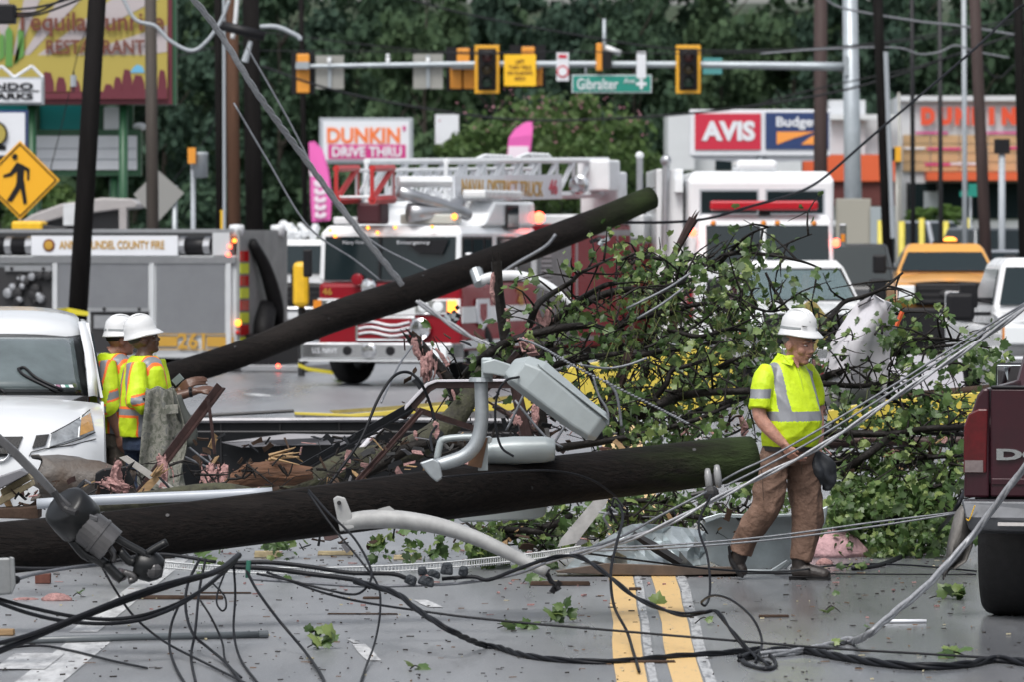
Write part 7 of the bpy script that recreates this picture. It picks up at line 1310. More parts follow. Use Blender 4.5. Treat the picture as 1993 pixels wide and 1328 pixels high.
# ---------------------------------------------------------------- two workers at the left
def worker(label, px, D, f, headf, hpx, hpy, tilt, skin, pants, armpts, handspec, seed, sy=0, vest_neck=None, scale=1.):
    pt = lambda x, y, dy=0.: W(x, y, D + dy)
    O = W(px, 463, D); O.z = 0; M = frame(O, f); T = thing('person', label, 'person', O); Ti = Matrix.Translation(-O)
    hf = Vector((*headf, 0)).normalized(); hr = Vector((hf.y, -hf.x, 0)); HM = Matrix.Translation(pt(hpx, hpy)) @ Matrix(((hr.x, hf.x, 0, 0), (hr.y, hf.y, 0, 0), (0, 0, 1, 0), (0, 0, 0, 1))) @ Matrix.Rotation(R(tilt), 4, 'X')
    b = B(); headparts(b, HM); nk = M @ Vector((0, .0, 1.49)); b.tube([HM @ Vector((0, -.01, -.06)), (HM @ Vector((0, -.01, -.06))) * .5 + nk * .5, nk], [.056, .058, .075], 14, 2)
    torso(b, M, [(.86, .16, .12, 0), (1.1, .16, .12, 0), (1.3, .165, .11, 0), (1.44, .13, .085, 0)])
    for s in (-1, 1): b.tube([M @ Vector((s * .10, 0, .9)), M @ Vector((s * .105, .02, .48)), M @ Vector((s * .11, 0, .08))], [.085, .06, .045], 12, 2); b.tube([M @ Vector((s * .11, -.06, .045)), M @ Vector((s * .12, .14, .035))], [.045, .04], 10)
    sl = []
    for P, L in zip(armpts, (0, 1)):
        Q = [pt(*p) for p in P]; b.tube(Q, np.interp(np.linspace(0, 1, len(Q)), [0, .5, 1], [.052, .046, .029]).tolist(), 12, 3); sl.append(Q)
        d, up, cu, th = handspec[L]; hand(b, Q[-1], d, up, .175, cu, thumb=th)
    me = remesh(b, .007, 3); me.transform(Ti); link('body', me, skin, T, True); face_bits(Ti @ HM, T, HAIRD); hat(Ti @ HM @ Matrix.Translation((0, -.008, .050)) @ Matrix.Rotation(R(-4), 4, 'X'), T, .98, band=seed == 1)
    b = B(); torso(b, M, [(.90, .205, .165, 0), (1.0, .205, .165, 0), (1.12, .202, .16, 0), (1.28, .202, .15, 0), (1.40, .19, .125, 0), (1.465, .15, .10, 0), (1.50, .10, .085, 0)])
    for Q in sl: b.tube([Q[0] + Vector((0, 0, .01)), Q[0] * .55 + Q[1] * .45, Q[1], Q[1] * .85 + Q[2] * .15], [.074, .084, .088, .09], 16, 2)
    me = remesh(b, .0065, 4); wrinkle(me, .004, .7, seed)
    def rule(c):
        Rr, Fw, Z = c.T; k = np.zeros(len(c), int); arm = np.abs(Rr) > .218
        def band(d, hw, mask): k[(np.abs(d) < hw + .016) & mask] = 2; k[(np.abs(d) < hw) & mask] = 1
        band(Z - 1.085, .024, ~arm); band(np.abs(Rr) - .13, .024, ~arm & (Z > 1.12)); band(np.abs(Rr) - .15, .02, ~arm & (Z < 1.06) & (Fw < -.02)); band(Z - 1.235 - .25 * Fw, .026, arm); return k
    paintfaces(me, [LIME, REFL, HVO], rule, loc_of(M)); me.transform(Ti); vs = link('vest', me, None, T, True)
    b = B(); torso(b, M, [(.80, .18, .135, 0), (.90, .185, .14, 0), (.97, .18, .14, 0)])
    for s in (-1, 1): b.tube([M @ Vector((s * .095, 0, .86)), M @ Vector((s * .105, .025, .48)), M @ Vector((s * .11, 0, .09))], [.105, .088, .075], 14, 3)
    me = remesh(b, .009, 3); wrinkle(me, .005, .7, seed + 3); me.transform(Ti); link('trousers', me, pants, T, True)
    for s in (-1, 1): B(Ti @ M).loft([[(s * .11 + x, y, z) for x, y in ((-.05, -.11), (.05, -.11), (.055, .1), (.02, .2), (-.02, .2), (-.055, .1))] for z in (.0, .06)]).done('boot', BOOT, T, bevel=.02)
    return T, M, vs
JEAN = mat('denim', (.035, .055, .105), .85, mott=.3, mscale=9, bump=.3, bscale=60); KHA = mat('khaki_grey', (.135, .115, .095), .85, mott=.25, mscale=8, bump=.4, bscale=40)
worker('worker behind the other by the white van, in lime vest and khaki trousers', 218, 42.9, (.72, .69), (.95, .32), 236, 664, 2, SKIN3, KHA, [[(208, 708, -.16), (212, 790, -.24), (232, 848, -.2)], [(240, 704, .18), (255, 790, .2), (262, 850, .1)]], [((.2, -.2, -.95), (-.6, -.6, .1), .7, 1), ((.2, .1, -.95), (.6, .6, .1), .7, -1)], 1)
worker('worker with dark skin holding the steel beam, in lime vest and blue jeans', 280, 42.0, (.80, .60), (.97, .22), 280, 663, 16, SKIN2, JEAN, [[(264, 712, -.18), (268, 785, -.26), (325, 778, -.22), (383, 762, -.2)], [(302, 706, .14), (318, 778, .15), (352, 760, .08)]], [((.95, -.05, .20), (.1, -.4, .9), .5, -1), ((.6, -.3, .5), (-.3, -.8, .3), 1.0, -1)], 2)
t = thing('wrist_watch', 'black watch on the wrist of the worker at the beam', 'watch'); B().tube([W(368, 765, 41.8), W(374, 764, 41.8)], .039, 14).done('strap', BLACKP, t); B().box(W(371, 757, 41.77), (.02, .035, .012)).done('dial', DARKST, t)
t = thing('mobile_phone', 'grey mobile phone in the hand of the worker at the beam', 'phone'); B().box(W(346, 741, 41.8), (.06, .010, .11), rot=(R(35), R(50), 0)).done('body', DARKST, t, bevel=.006); B().box(W(346, 741, 41.8) + Vector((0, -.009, .004)), (.052, .004, .098), rot=(R(35), R(50), 0)).done('screen', mat('phone_screen', (.25, .30, .30), .1), t)
# camouflage jacket over the forearm
def camo():
    m = bpy.data.materials.new('camouflage'); m.use_nodes = True; nt = m.node_tree; b = nt.nodes['Principled BSDF']; N = nt.nodes.new; L = nt.links.new; tc = N('ShaderNodeTexCoord'); n = N('ShaderNodeTexNoise'); n.inputs['Scale'].default_value = 22; n.inputs['Detail'].default_value = 3; n.inputs['Distortion'].default_value = .6; L(tc.outputs['Object'], n.inputs[0]); cr = N('ShaderNodeValToRGB'); cr.color_ramp.interpolation = 'CONSTANT'; e = cr.color_ramp.elements; e[0].color = (.10, .105, .085, 1); e[1].position = .44; e[1].color = (.16, .165, .14, 1)
    for p, c in ((.52, (.21, .205, .18, 1)), (.60, (.125, .13, .12, 1))): q = e.new(p); q.color = c
    L(n.outputs[0], cr.inputs[0]); L(cr.outputs[0], b.inputs['Base Color']); b.inputs['Roughness'].default_value = .85; return m
CAMO = camo(); t = thing('camouflage_jacket', 'grey-green camouflage jacket draped over the forearm of the worker', 'jacket'); rows = []
for i, (y, a, c) in enumerate(((757, 282, 338), (775, 282, 345), (800, 280, 352), (830, 276, 362), (860, 274, 366), (890, 272, 360), (915, 268, 352), (940, 264, 352), (958, 275, 345))):
    rows.append([W(a + (c - a) * q / 9, y + 4 * math.sin(q * 1.2 + i), 41.58 - .05 * math.sin(q * 1.4 + i * .35) - .03 * math.sin(q * 2.9)) for q in range(10)])
rows2 = [[p + Vector((0, .10 + .03 * math.sin(j + i), 0)) for j, p in enumerate(r)] for i, r in enumerate(rows)]; b = B(); b.grid(rows); b.grid(rows2); b.grid([rows[0], rows2[0]]); b.done('cloth', CAMO, t, smooth=True, solid=.01, sub=1)
b = B(); b.tube([W(x, y, 41.6) for x, y in ((345, 770), (352, 800), (368, 830), (375, 855), (360, 862), (345, 845))], [.03, .045, .05, .04, .04, .05], 10, 3); b.done('sleeve', mat('jacket_lining', (.05, .055, .05), .85), t, smooth=True); b = B(); b.tube([W(x, y, 41.6) for x, y in ((335, 900), (338, 935), (345, 968))], [.07, .075, .08], 14, 3); b.done('cuff', CAMO, t, smooth=True); b = B(); b.loft([[W(x, y, 41.5 + e) for x, y in ((322, 790), (346, 788), (347, 806), (322, 808))] for e in (0, .03)]); b.done('pocket_flap', CAMO, t, bevel=.004)
# ---------------------------------------------------------------- driver seen through the white pickup windscreen
O = W(1568, 463, 87.3); O.z = 0; T = thing('person', 'driver in lime vest behind the windscreen of the white pickup', 'person', O); b = B(); b.ball((0, 0, 1.72), (.08, .1, .12), 14, 10); b.tube([(0, 0, 1.62), (0, 0, 1.52)], .055, 10); b.tube([(-.2, 0, 1.42), (-.25, -.1, 1.2), (-.15, -.4, 1.25)], [.055, .05, .035], 10, 2); b.tube([(.2, 0, 1.42), (.25, -.1, 1.2), (.15, -.4, 1.25)], [.055, .05, .035], 10, 2); torso(b, Matrix(), [(.9, .16, .12, 0), (1.4, .17, .11, 0), (1.5, .1, .07, 0)]); link('body', remesh(b, .012, 2), SKIN3, T, True)
b = B(); torso(b, Matrix(), [(.85, .21, .15, 0), (1.1, .22, .16, 0), (1.38, .23, .14, 0), (1.50, .15, .1, 0), (1.54, .1, .085, 0)]); link('vest', remesh(b, .012, 3), LIME, T, True)
# ================================================================ CABLES
def cable(name, label, pts, wpx, m=CABLE, D=33., k=8, n=7, strands=1, cat_='cable', group=None, lift=.0):
    P = []
    for q in pts:
        if len(q) == 3 and q[2] is not None: P.append(W(q[0], q[1], min(q[2], CAMH * FPX / max(q[1] - 463, 1) - .3) if q[1] > 463 else q[2]))
        elif len(q) == 3: g_ = G(q[0], q[1]); g_.z = .012 + lift; P.append(g_)
        else: P.append(W(q[0], q[1], D))
    t = thing(name, label, cat_, group=group); r = wpx / 2 * mpp(P[len(P) // 2].y); Q = [Vector(q) for q in cat(P, k)]
    for q in Q: q.z = max(q.z, r)
    if strands == 1: B().tube(Q, r, n).done('wire', m, t, smooth=True)
    else:
        L_ = 0; cum = [0]
        for a, c in zip(Q, Q[1:]): L_ += (c - a).length; cum.append(L_)
        for s in range(strands):
            R_ = []
            for q, l in zip(Q, cum): ph = l * 9 + s * 2 * math.pi / strands; R_.append(q + Vector((math.cos(ph) * r * .4, math.cos(ph) * r * .6, math.sin(ph) * r * .6)))
            B().tube(R_, r * .62, 6).done('strand', m, t, smooth=True)
    return t
N_ = None
cable('guy_cable', 'thick pale twisted cable slanting from the top left to the leaning pole', [(362, -20, 57), (425, 60, 57.5), (500, 180, 58), (580, 290, 59), (650, 385, 59.6), (720, 475, 60), (782, 552, 60.5)], 12, PALEWIRE, strands=3, k=30)
cable('guy_cable', 'thin grey wire beside the thick slanting cable', [(455, 200, 60), (520, 310, 60), (600, 440, 60), (690, 505, 60), (740, 545, 60)], 4, STEELWIRE)
cable('guy_cable', 'thin wire sagging across the ladder truck windscreen', [(480, 90, 62), (560, 230, 62), (640, 380, 62), (720, 465, 62), (800, 510, 62), (840, 530, 62)], 4, STEELWIRE)
cable('guy_cable', 'short pale pipe-like strand below the leaning pole', [(812, 585, 58), (850, 612, 58), (900, 645, 58), (965, 682, 58)], 11, PALEWIRE, strands=2, k=16)
cable('white_cable', 'thick white insulated cable looping between the left poles', [(232, -20, 100), (262, 36, 100), (302, 50, 100), (330, 78, 100), (372, 98, 100), (402, 80, 100), (430, 40, 100), (446, 0, 100)], 7.5, SGREY)
cable('white_cable', 'white cable running down the reddish brown pole', [(462, -10, 110), (458, 40, 110), (452, 75, 110)], 9, WHITE2)
t = thing('cross_arm', 'black insulated cross arm on the left poles', 'cross arm'); B().tube([W(426, 48, 109), W(516, 70, 109)], .10, 10).done('arm', BLACKP, t, smooth=True); B().tube([W(506, 52, 109), W(540, 52, 109), W(580, 70, 109), (W(584, 78, 109))], .045, 8, 3).done('white_insulator', SGREY, t, smooth=True); B().tube([W(488, 80, 109), W(476, 120, 109)], [.04, .07], 8).done('insulator', SGREY, t)
t = thing('splice_box', 'black splice box hanging at the top left corner', 'splice box'); board('box', BLACKP, t, -40, 8, 31, 46, 90, .4, bevel=.03); 
for y, e in ((18, -18), (26, -30), (32, -10)): cable('dark_cable', {18: 'upper dark wire leaving the corner splice box', 26: 'middle dark wire leaving the corner splice box', 32: 'lower dark wire leaving the corner splice box'}[y], [(30, y, 90), (80, y - 6, 90), (150, e + 10, 90), (210, e - 20, 90)], 5)
BGC = [('far dark wire sagging below the mast arm', [(508, 128), (640, 172), (800, 206), (1000, 232), (1200, 230), (1400, 214), (1600, 184), (1740, 148), (1850, 110), (1993, 60)], 6, 150), ('far dark wire descending from the top left of the wood', [(770, -10), (900, 25), (1080, 60), (1300, 94), (1500, 97), (1700, 84), (1900, 52), (2010, 30)], 5, 150), ('far thin wire above the mast arm', [(500, 60), (700, 85), (900, 104), (1100, 100), (1350, 104), (1600, 96), (1800, 75), (2000, 40)], 3.5, 152),
       ('far pale cable with a loop between the right poles', [(1480, 104), (1600, 95), (1740, 92), (1790, 105), (1830, 100), (1860, 88), (1900, 100), (1965, 112)], 5, 140), ('pale cross arm stay at the top right', [(1600, -10), (1640, 15), (1780, 40), (1870, 50), (1993, 70)], 6, 140), ('far loop of wire hanging at the right', [(1905, 100), (1920, 135), (1945, 150), (1975, 125)], 4, 135), ('straight thin wire over the left wood', [(500, 98), (800, 100), (1000, 102)], 3, 155), ('far faint wire low at the right', [(1480, 200), (1600, 170), (1740, 140), (1800, 125), (1860, 105)], 4, 145), ('wire stub from the brown poles to the wood', [(340, 110), (420, 92), (500, 80)], 4, 130), ('thin guy wire from the brown pole down left', [(330, 360), (400, 270), (425, 215)], 3, 130), ('thin wire in front of the restaurant sign', [(98, 330), (128, 210), (150, 110), (180, 20), (185, -10)], 2.5, 110)]
for lab, P, w, D in BGC: cable('overhead_wire', lab, [(x, y, D) for x, y in P], w * .75, STEELWIRE if lab.startswith('pale') or lab.startswith('far pale') else CABLE)
cable('black_wire', 'black wire falling from the top right to the tip of the leaning pole', [(1996, 8, 70), (1970, 25, 70), (1900, 92, 69), (1800, 178, 68), (1700, 262, 67), (1600, 348, 66), (1540, 378, 65), (1450, 404, 64), (1380, 424, 63.5), (1300, 432, 63), (1170, 432, 62.3)], 5.5)
t = thing('line_fuse', 'small grey line fuse hanging before the restaurant sign', 'fuse'); B().tube([W(143, 146, 109), W(143, 168, 109)], .06, 8).done('body', SGREY, t); B().cyl(W(143, 138, 109), W(143, 178, 109), .02, n=6).done('rod', DARKST, t)
# strands across the walking man and the right foreground
cable('steel_strand', 'upper thin steel strand slanting across the walking man', [(2010, 580, 35.5), (1900, 648, 35.6), (1760, 738, 35.6), (1600, 834, 35.6), (1500, 890, 35.6), (1440, 918, 35.6), (1400, 940, 35.5)], 4.5, STEELWIRE); cable('steel_strand', 'middle thin steel strand slanting across the walking man', [(2010, 583, 35.4), (1900, 657, 35.5), (1760, 748, 35.5), (1600, 848, 35.5), (1500, 903, 35.5), (1410, 948, 35.4)], 4.5, STEELWIRE)
cable('steel_strand', 'thick double steel strand slanting across the walking man', [(2010, 588, 35.2), (1900, 668, 35.3), (1760, 762, 35.3), (1600, 868, 35.3), (1480, 930, 35.3), (1394, 972, 35.2), (1300, 1020, 35.1), (1220, 1052, 35), (1130, 1078, 34.8), (1040, 1100, 34.5)], 10, PALEWIRE, strands=2, k=20); cable('steel_strand', 'thin strand running from the clevis towards the carrier strip', [(1376, 958, 35.3), (1290, 1002, 35.2), (1200, 1050, 35), (1110, 1078, 34.8)], 5, STEELWIRE)
cable('twisted_cable', 'thick grey twisted cable hanging over the maroon pickup bumper down to the road', [(2010, 890, 32.5), (1960, 955, 32.6), (1900, 1035, 32.7), (1850, 1092, 32.6), (1800, 1145, 32.4), (1745, 1190, 32.2), (1690, 1236, 32), (1655, 1255, N_), (1600, 1268, N_), (1540, 1278, N_), (1480, 1282, N_)], 14, PALEWIRE, strands=3, k=24)
cable('twisted_cable', 'black twisted bundle lying along the lower right road', [(1440, 1290, N_), (1500, 1276, N_), (1560, 1274, N_), (1640, 1288, N_), (1720, 1300, N_), (1800, 1306, N_), (1880, 1302, N_), (1940, 1292, N_), (2010, 1300, N_)], 15, CABLE, strands=3, k=24)
cable('twisted_cable', 'black twisted bundle curving from the left over the yellow lines', [(690, 1132, 33), (770, 1156, 32.6), (815, 1190, 32.3), (880, 1230, 32), (950, 1264, N_), (1020, 1282, N_), (1100, 1292, N_), (1200, 1294, N_), (1300, 1285, N_), (1400, 1278, N_), (1480, 1270, N_)], 11, CABLE, strands=3, k=20)
cable('cable_coil', 'small coil of cable on the road right of the yellow lines', [(1440, 1280, N_), (1455, 1298, N_), (1490, 1308, N_), (1510, 1300, N_), (1500, 1282, N_), (1470, 1275, N_), (1445, 1282, N_), (1448, 1296, N_), (1480, 1306, N_), (1506, 1304, N_)], 7)
cable('black_cable', 'double black cable arching from the carrier strip over the yellow lines', [(1040, 1098, 34.2), (1090, 1084, 34), (1130, 1086, 33.8), (1180, 1118, 33.4), (1240, 1165, 33), (1320, 1196, 32.6), (1370, 1193, 32.5), (1395, 1192, 32.5), (1425, 1230, 32.2), (1460, 1270, 32), (1500, 1300, N_)], 9, CABLE, strands=2, k=16)
for lab, P, w in (('thin black wire hanging in front of the yellow lines', [(1205, 985, 34.4), (1212, 1010, 34.2), (1200, 1060, 33.8), (1189, 1115, 33.5), (1195, 1180, 33.2), (1220, 1230, 33), (1232, 1268, 32.6), (1244, 1308, 32)], 6), ('thin brown wire dropping from the clevis with a small loop', [(1384, 965, 35.2), (1362, 1010, 35), (1362, 1040, 34.8), (1376, 1080, 34.6), (1382, 1130, 34.4), (1380, 1165, 34.2), (1372, 1180, 34), (1366, 1172, 34), (1390, 1160, 33.6), (1425, 1170, 33.2), (1465, 1205, 32.8), (1483, 1250, 32.5), (1470, 1294, N_)], 5),
    ('upper thin wire behind the walking man shins to the maroon pickup', [(1120, 1068, 37), (1300, 1062, 37), (1500, 1045, 37), (1700, 1018, 37), (1865, 998, 37)], 4), ('lower thin wire behind the walking man shins to the maroon pickup', [(1130, 1074, 36.9), (1300, 1068, 36.9), (1500, 1052, 36.9), (1700, 1026, 36.9), (1865, 1000, 36.9)], 4), ('thin wire drooping to the road behind the front boot', [(1140, 1078, 36), (1260, 1094, 36.5), (1400, 1110, 37), (1520, 1114, 38), (1640, 1104, N_), (1760, 1104, N_), (1900, 1116, N_)], 4), ('thin straight wire on the road at the front boot', [(1400, 1121, N_), (1560, 1121, N_), (1720, 1122, N_), (1900, 1123, N_)], 3),
    ('dark wire swooping from the branches to the road on the right', [(1880, 950, 40), (1855, 1000, 40), (1800, 1062, N_), (1760, 1085, N_), (1710, 1105, N_), (1660, 1112, N_)], 8),
    ('long thin cable crossing the whole lower road', [(520, 1115, 33.5), (620, 1152, 33), (700, 1172, 32.8), (815, 1190, 32.5), (960, 1208, 32.4), (1200, 1229, 32.3), (1400, 1246, 32.2), (1600, 1262, 32), (1800, 1274, 31.9), (2010, 1286, 31.8)], 5), ('pale cable running right from the green tie', [(486, 1128, 33.4), (600, 1136, 33.4), (700, 1142, 33.3), (800, 1141, 33.3), (900, 1136, 33.3), (1000, 1120, 33.5), (1060, 1098, 33.8)], 6),
    ('upper black cable in the middle bundle', [(440, 1098, 33.3), (520, 1096, 33.3), (600, 1104, 33.3), (680, 1116, 33.2), (760, 1118, 33.2), (790, 1126, 33.2)], 9), ('lower black cable in the middle bundle', [(440, 1104, 33.2), (520, 1108, 33.2), (600, 1118, 33.2), (690, 1130, 33.1), (720, 1144, 33)], 10), ('black cable from the splice lumps to the arm end', [(860, 1128, 33.3), (920, 1124, 33.3), (950, 1130, 33.3), (1000, 1112, 33.4), (1060, 1090, 33.6)], 8),
    ('thin dark cable drooping in the middle bundle', [(500, 1118, 33.1), (560, 1130, 33), (640, 1150, 32.9), (690, 1158, 32.8), (715, 1142, 32.9), (722, 1110, 33.1), (690, 1050, 33.4), (640, 1000, 33.6), (600, 955, 33.8)], 5), ('thin wire falling in front of the centre left road', [(600, 960, 33.5), (650, 1030, 33.3), (700, 1090, 33.2), (735, 1140, 33), (740, 1190, 32.6), (730, 1250, 32.2), (712, 1300, 32), (700, 1335, 31.6)], 4.5),
    ('heavy upper cable of the left foreground bundle', [(-20, 1276, 31), (50, 1248, 31.2), (150, 1206, 31.4), (250, 1168, 31.7), (340, 1138, 32), (420, 1114, 32.4), (465, 1082, 33)], 13), ('heavy lower cable of the left foreground bundle', [(-20, 1258, 31), (60, 1236, 31.2), (160, 1198, 31.4), (260, 1158, 31.7), (360, 1128, 32), (440, 1112, 32.6)], 9), ('sagging black cable left upper strand', [(-20, 1162, 31.5), (60, 1184, 31.6), (150, 1202, 31.7), (230, 1206, 31.8), (310, 1190, 31.9), (390, 1152, 32.2), (460, 1092, 33)], 8), ('sagging black cable left lower strand', [(-20, 1168, 31.4), (60, 1196, 31.5), (140, 1212, 31.6), (230, 1214, 31.7), (300, 1200, 31.8), (370, 1166, 32.1), (455, 1098, 33)], 8),
    ('thin hanging loop left of the green tie, outer', [(388, 1090, 33), (365, 1140, 32.8), (362, 1190, 32.6), (376, 1235, 32.3), (405, 1262, 32.1), (440, 1292, 31.9), (475, 1335, 31.6)], 6), ('thin hanging wire straight down from the bundle', [(400, 1090, 33), (388, 1150, 32.8), (380, 1230, 32.3), (372, 1280, 32), (382, 1335, 31.6)], 5.5), ('thin hanging wire right of the loops', [(455, 1100, 33), (458, 1160, 32.8), (455, 1230, 32.4), (468, 1284, 32), (505, 1335, 31.5)], 5), ('thin wire bowing out at lower left', [(352, 1170, 32.5), (334, 1215, 32.3), (330, 1260, 32.1), (342, 1300, 31.9), (362, 1335, 31.6)], 5.5),
    ('long thin diagonal wire from the canister to the bottom', [(196, 1100, 32.5), (225, 1150, 32.4), (262, 1202, 32.3), (320, 1250, 32.2), (400, 1292, 32), (480, 1332, 31.6)], 5), ('thin wire curving down right of the green tie', [(480, 1112, 33), (500, 1150, 32.8), (540, 1205, 32.5), (590, 1265, 32.2), (622, 1310, 31.9), (634, 1335, 31.6)], 6), ('thin wire arc right of the hanging loops', [(390, 1170, 32.6), (412, 1205, 32.5), (432, 1250, 32.3), (440, 1290, 32.1), (470, 1320, 31.8)], 4.5), ('small teardrop loop of wire', [(440, 1110, 33), (425, 1150, 32.8), (422, 1175, 32.7), (432, 1190, 32.6), (440, 1182, 32.6), (436, 1160, 32.7), (412, 1135, 32.9)], 4), ('thin dark stick-like cable on the lower left road', [(-20, 1272, N_), (70, 1262, N_), (140, 1272, N_), (220, 1292, N_), (286, 1306, N_)], 5),
    ('black wire arch over the fallen canopy', [(640, 945, 39), (700, 860, 39.2), (735, 780, 39.4), (765, 735, 39.5), (795, 726, 39.6), (820, 748, 39.6), (838, 790, 39.7), (846, 820, 39.7)], 6), ('pale wire rising to the leaning dark post', [(742, 785, 40.5), (775, 715, 41), (802, 675, 41.5)], 4), ('dark wire hanging left of the floodlight pipe', [(850, 830, 39.7), (838, 850, 39.6), (842, 880, 39.4)], 5), ('black power lead of the floodlight', [(1010, 735, 34.4), (985, 742, 34.3), (968, 770, 34.3), (964, 820, 34.3), (975, 870, 34.3), (1000, 890, 34.3)], 5),
    ('thin wire lying along the fallen pole', [(860, 930, 34.4), (980, 920, 34.6), (1080, 918, 34.7), (1150, 935, 34.8), (1200, 968, 35)], 4), ('grey wire with white jacket in the branches', [(1130, 712, 41.9), (1180, 718, 42), (1220, 712, 42), (1260, 698, 42)], 5), ('pale split wire hanging behind the floodlight nose', [(1155, 735, 41.8), (1165, 770, 41.8), (1182, 800, 41.8), (1184, 830, 41.8)], 5), ('second pale split wire behind the floodlight nose', [(1180, 742, 41.9), (1198, 765, 41.9), (1206, 800, 41.9), (1210, 832, 41.9)], 6), ('dark wire under the left end of the fallen pole', [(-20, 1104, 33.4), (80, 1108, 33.3), (180, 1102, 33.2), (300, 1080, 33.2), (420, 1095, 33.1)], 7), ('bright wire from the grey junction box', [(30, 1130, 31.5), (70, 1118, 31.7), (140, 1106, 32), (195, 1100, 32.3)], 7)):
    ground_end = any(len(q) == 3 and q[2] is None for q in P)
    m = STEELWIRE if lab.split()[0] in ('pale', 'grey', 'bright', 'second') or 'pickup' in lab else CABLE
    cable('black_cable' if m is CABLE else 'grey_wire', lab, P, w, m)
# white toothed carrier strip
t = thing('carrier_strip', 'white toothed plastic carrier strip curving over the road below the pole', 'cable carrier'); P = [W(x, y, 35.0 + .001 * x) for x, y in ((320, 1100), (420, 1108), (560, 1112), (700, 1110), (850, 1102), (960, 1092), (1050, 1082), (1130, 1070))]; Q = [Vector(q) for q in cat(P, 22)]; b = B(); b.tube([q + Vector((0, 0, .018)) for q in Q], .0055, 5); b.tube([q - Vector((0, 0, .018)) for q in Q], .0055, 5); b.tube([q + Vector((0, .05, .012)) for q in Q], .005, 5)
for q in Q: b.tube([q + Vector((0, 0, .02)), q - Vector((0, 0, .03))], .0045, 4); b.tube([q + Vector((0, 0, .02)), q + Vector((0, .05, .015))], .0035, 4)
b.done('teeth', mat('strip_white', (.55, .57, .58), .4), t, kind='stuff')
t = thing('cable_tie', 'green tie wrapped round the cable bundle', 'cable tie'); B().tube([W(484, 1092, 33), W(482, 1126, 33)], .014, 8).done('tie', mat('tie_green', (.03, .14, .10), .5), t)
t = thing('splice_lumps', 'black taped splice lumps in the cables below the street light arm', 'cable splice')
for x, y, a, c in ((800, 1130, .045, .035), (830, 1132, .06, .035), (822, 1112, .035, .03), (870, 1108, .045, .045), (902, 1112, .035, .035), (845, 1118, .05, .025)): B().box(W(x, y, 33.25), (a * 1.7, .05, c * 1.6), rot=(rnd.uniform(-.5, .5), rnd.uniform(-.6, .6), rnd.uniform(-.5, .5)), top=(.75, .8)).done('lump', mat('tape_lump', (.02, .026, .034), .6, mott=.4, mscale=30, bump=1, bscale=40), t, bevel=.014)
for x, y in ((1078, 1148), (1086, 1140)): B().box(W(x, y, 33.9), (.03, .02, .05), rot=(0, .6, .4)).done('end_lug', BLACKP, t)
t = thing('wire_knot', 'dark knot of wires hanging below the clevis at the pole', 'wire knot')
for k in range(6): p = W(1200 + rnd.uniform(-14, 14), 990 + rnd.uniform(-10, 12), 34.5); B().tube([p, p + Vector((rnd.uniform(-.06, .06), rnd.uniform(-.04, .04), rnd.uniform(-.06, .06))), p + Vector((rnd.uniform(-.08, .08), 0, rnd.uniform(-.1, 0)))], .008, 6, 3).done('loop', CABLE if k % 2 else STEELWIRE, t)
# ================================================================ LITTER ON THE ROAD
def chips(name, n, m, y0, y1, smin, smax, asp, seed, xb=(-20, 2010), hz=.006, flat=True):
    g = np.random.default_rng(seed); V = []; F = []
    for _ in range(n):
        y = y0 + (y1 - y0) * g.uniform() ** 1.9; x = g.uniform(*xb) if g.uniform() < .45 else g.choice([90, 430, 640, 860, 1120, 1620, 1760]) + g.normal() * 90; p = G(x, y); s = g.uniform(smin, smax); a = g.uniform(-.5, .5) + (0 if g.uniform() < .7 else 1.5); l = s * g.uniform(.6, asp); c, q = math.cos(a), math.sin(a); h = hz * g.uniform(.5, 1.6); k = len(V)
        for z in (.001, h):
            for dx, dy in ((-l, -s), (l * g.uniform(.6, 1), -s * .7), (l, s), (-l * .8, s * g.uniform(.4, 1))): V.append((p.x + (dx * c - dy * q) / 2, p.y + (dx * q + dy * c) / 2 * 1.5, z + .004))
        F += [(k, k + 3, k + 2, k + 1), (k + 4, k + 5, k + 6, k + 7), (k, k + 1, k + 5, k + 4), (k + 1, k + 2, k + 6, k + 5), (k + 2, k + 3, k + 7, k + 6), (k + 3, k, k + 4, k + 7)]
    o = pieces(name, V, F, m, kind='stuff'); tag(o, {'bark_crumbs': 'tiny dark bark and twig crumbs strewn over the road', 'wood_slivers': 'small brown wood slivers strewn over the road', 'insulation_crumbs': 'tiny pink insulation crumbs strewn over the road', 'pale_chips': 'small pale chips strewn over the road'}[name], 'litter')
chips('bark_crumbs', 1100, mat('crumb_dark', (.02, .016, .014), .8), 1070, 1340, .003, .010, 5, 1); chips('wood_slivers', 260, mat('sliver_brown', (.16, .085, .04), .75, mott=.4), 1075, 1340, .004, .009, 9, 2, hz=.005); chips('insulation_crumbs', 110, PINKI, 1075, 1220, .008, .022, 5, 3, hz=.008); chips('pale_chips', 60, mat('chip_pale', (.45, .40, .26), .7), 1075, 1330, .006, .014, 4, 4)
def plank(label, x, y, L, w, h, a, m, name='wood_piece'):
    p = G(x, y); t = thing(name, label, 'wood', p, a); k = mpp(p.y); B().box((0, 0, h * k / 2 + .002), (L * k, w, h * k), top=(.96, .9)).done('piece', m, t, bevel=.004); B().box((L * k * .42, .0, h * k * .55 + .002), (L * k * .14, w * .5, h * k * .5), rot=(0, .1, .2)).done('splinter', m, t)
BRICK = mat('red_brick', (.13, .045, .032), .8, mott=.3, mscale=20)
t = thing('brick_block', 'reddish brick block on the road under the left pole end', 'brick', G(84, 1137)); B().box((0, 0, .036), (.105, .09, .07)).done('block', BRICK, t, bevel=.006); B().box((0, -.02, .075), (.08, .03, .008)).done('mortar', mat('mortar', (.3, .28, .26), .8), t)
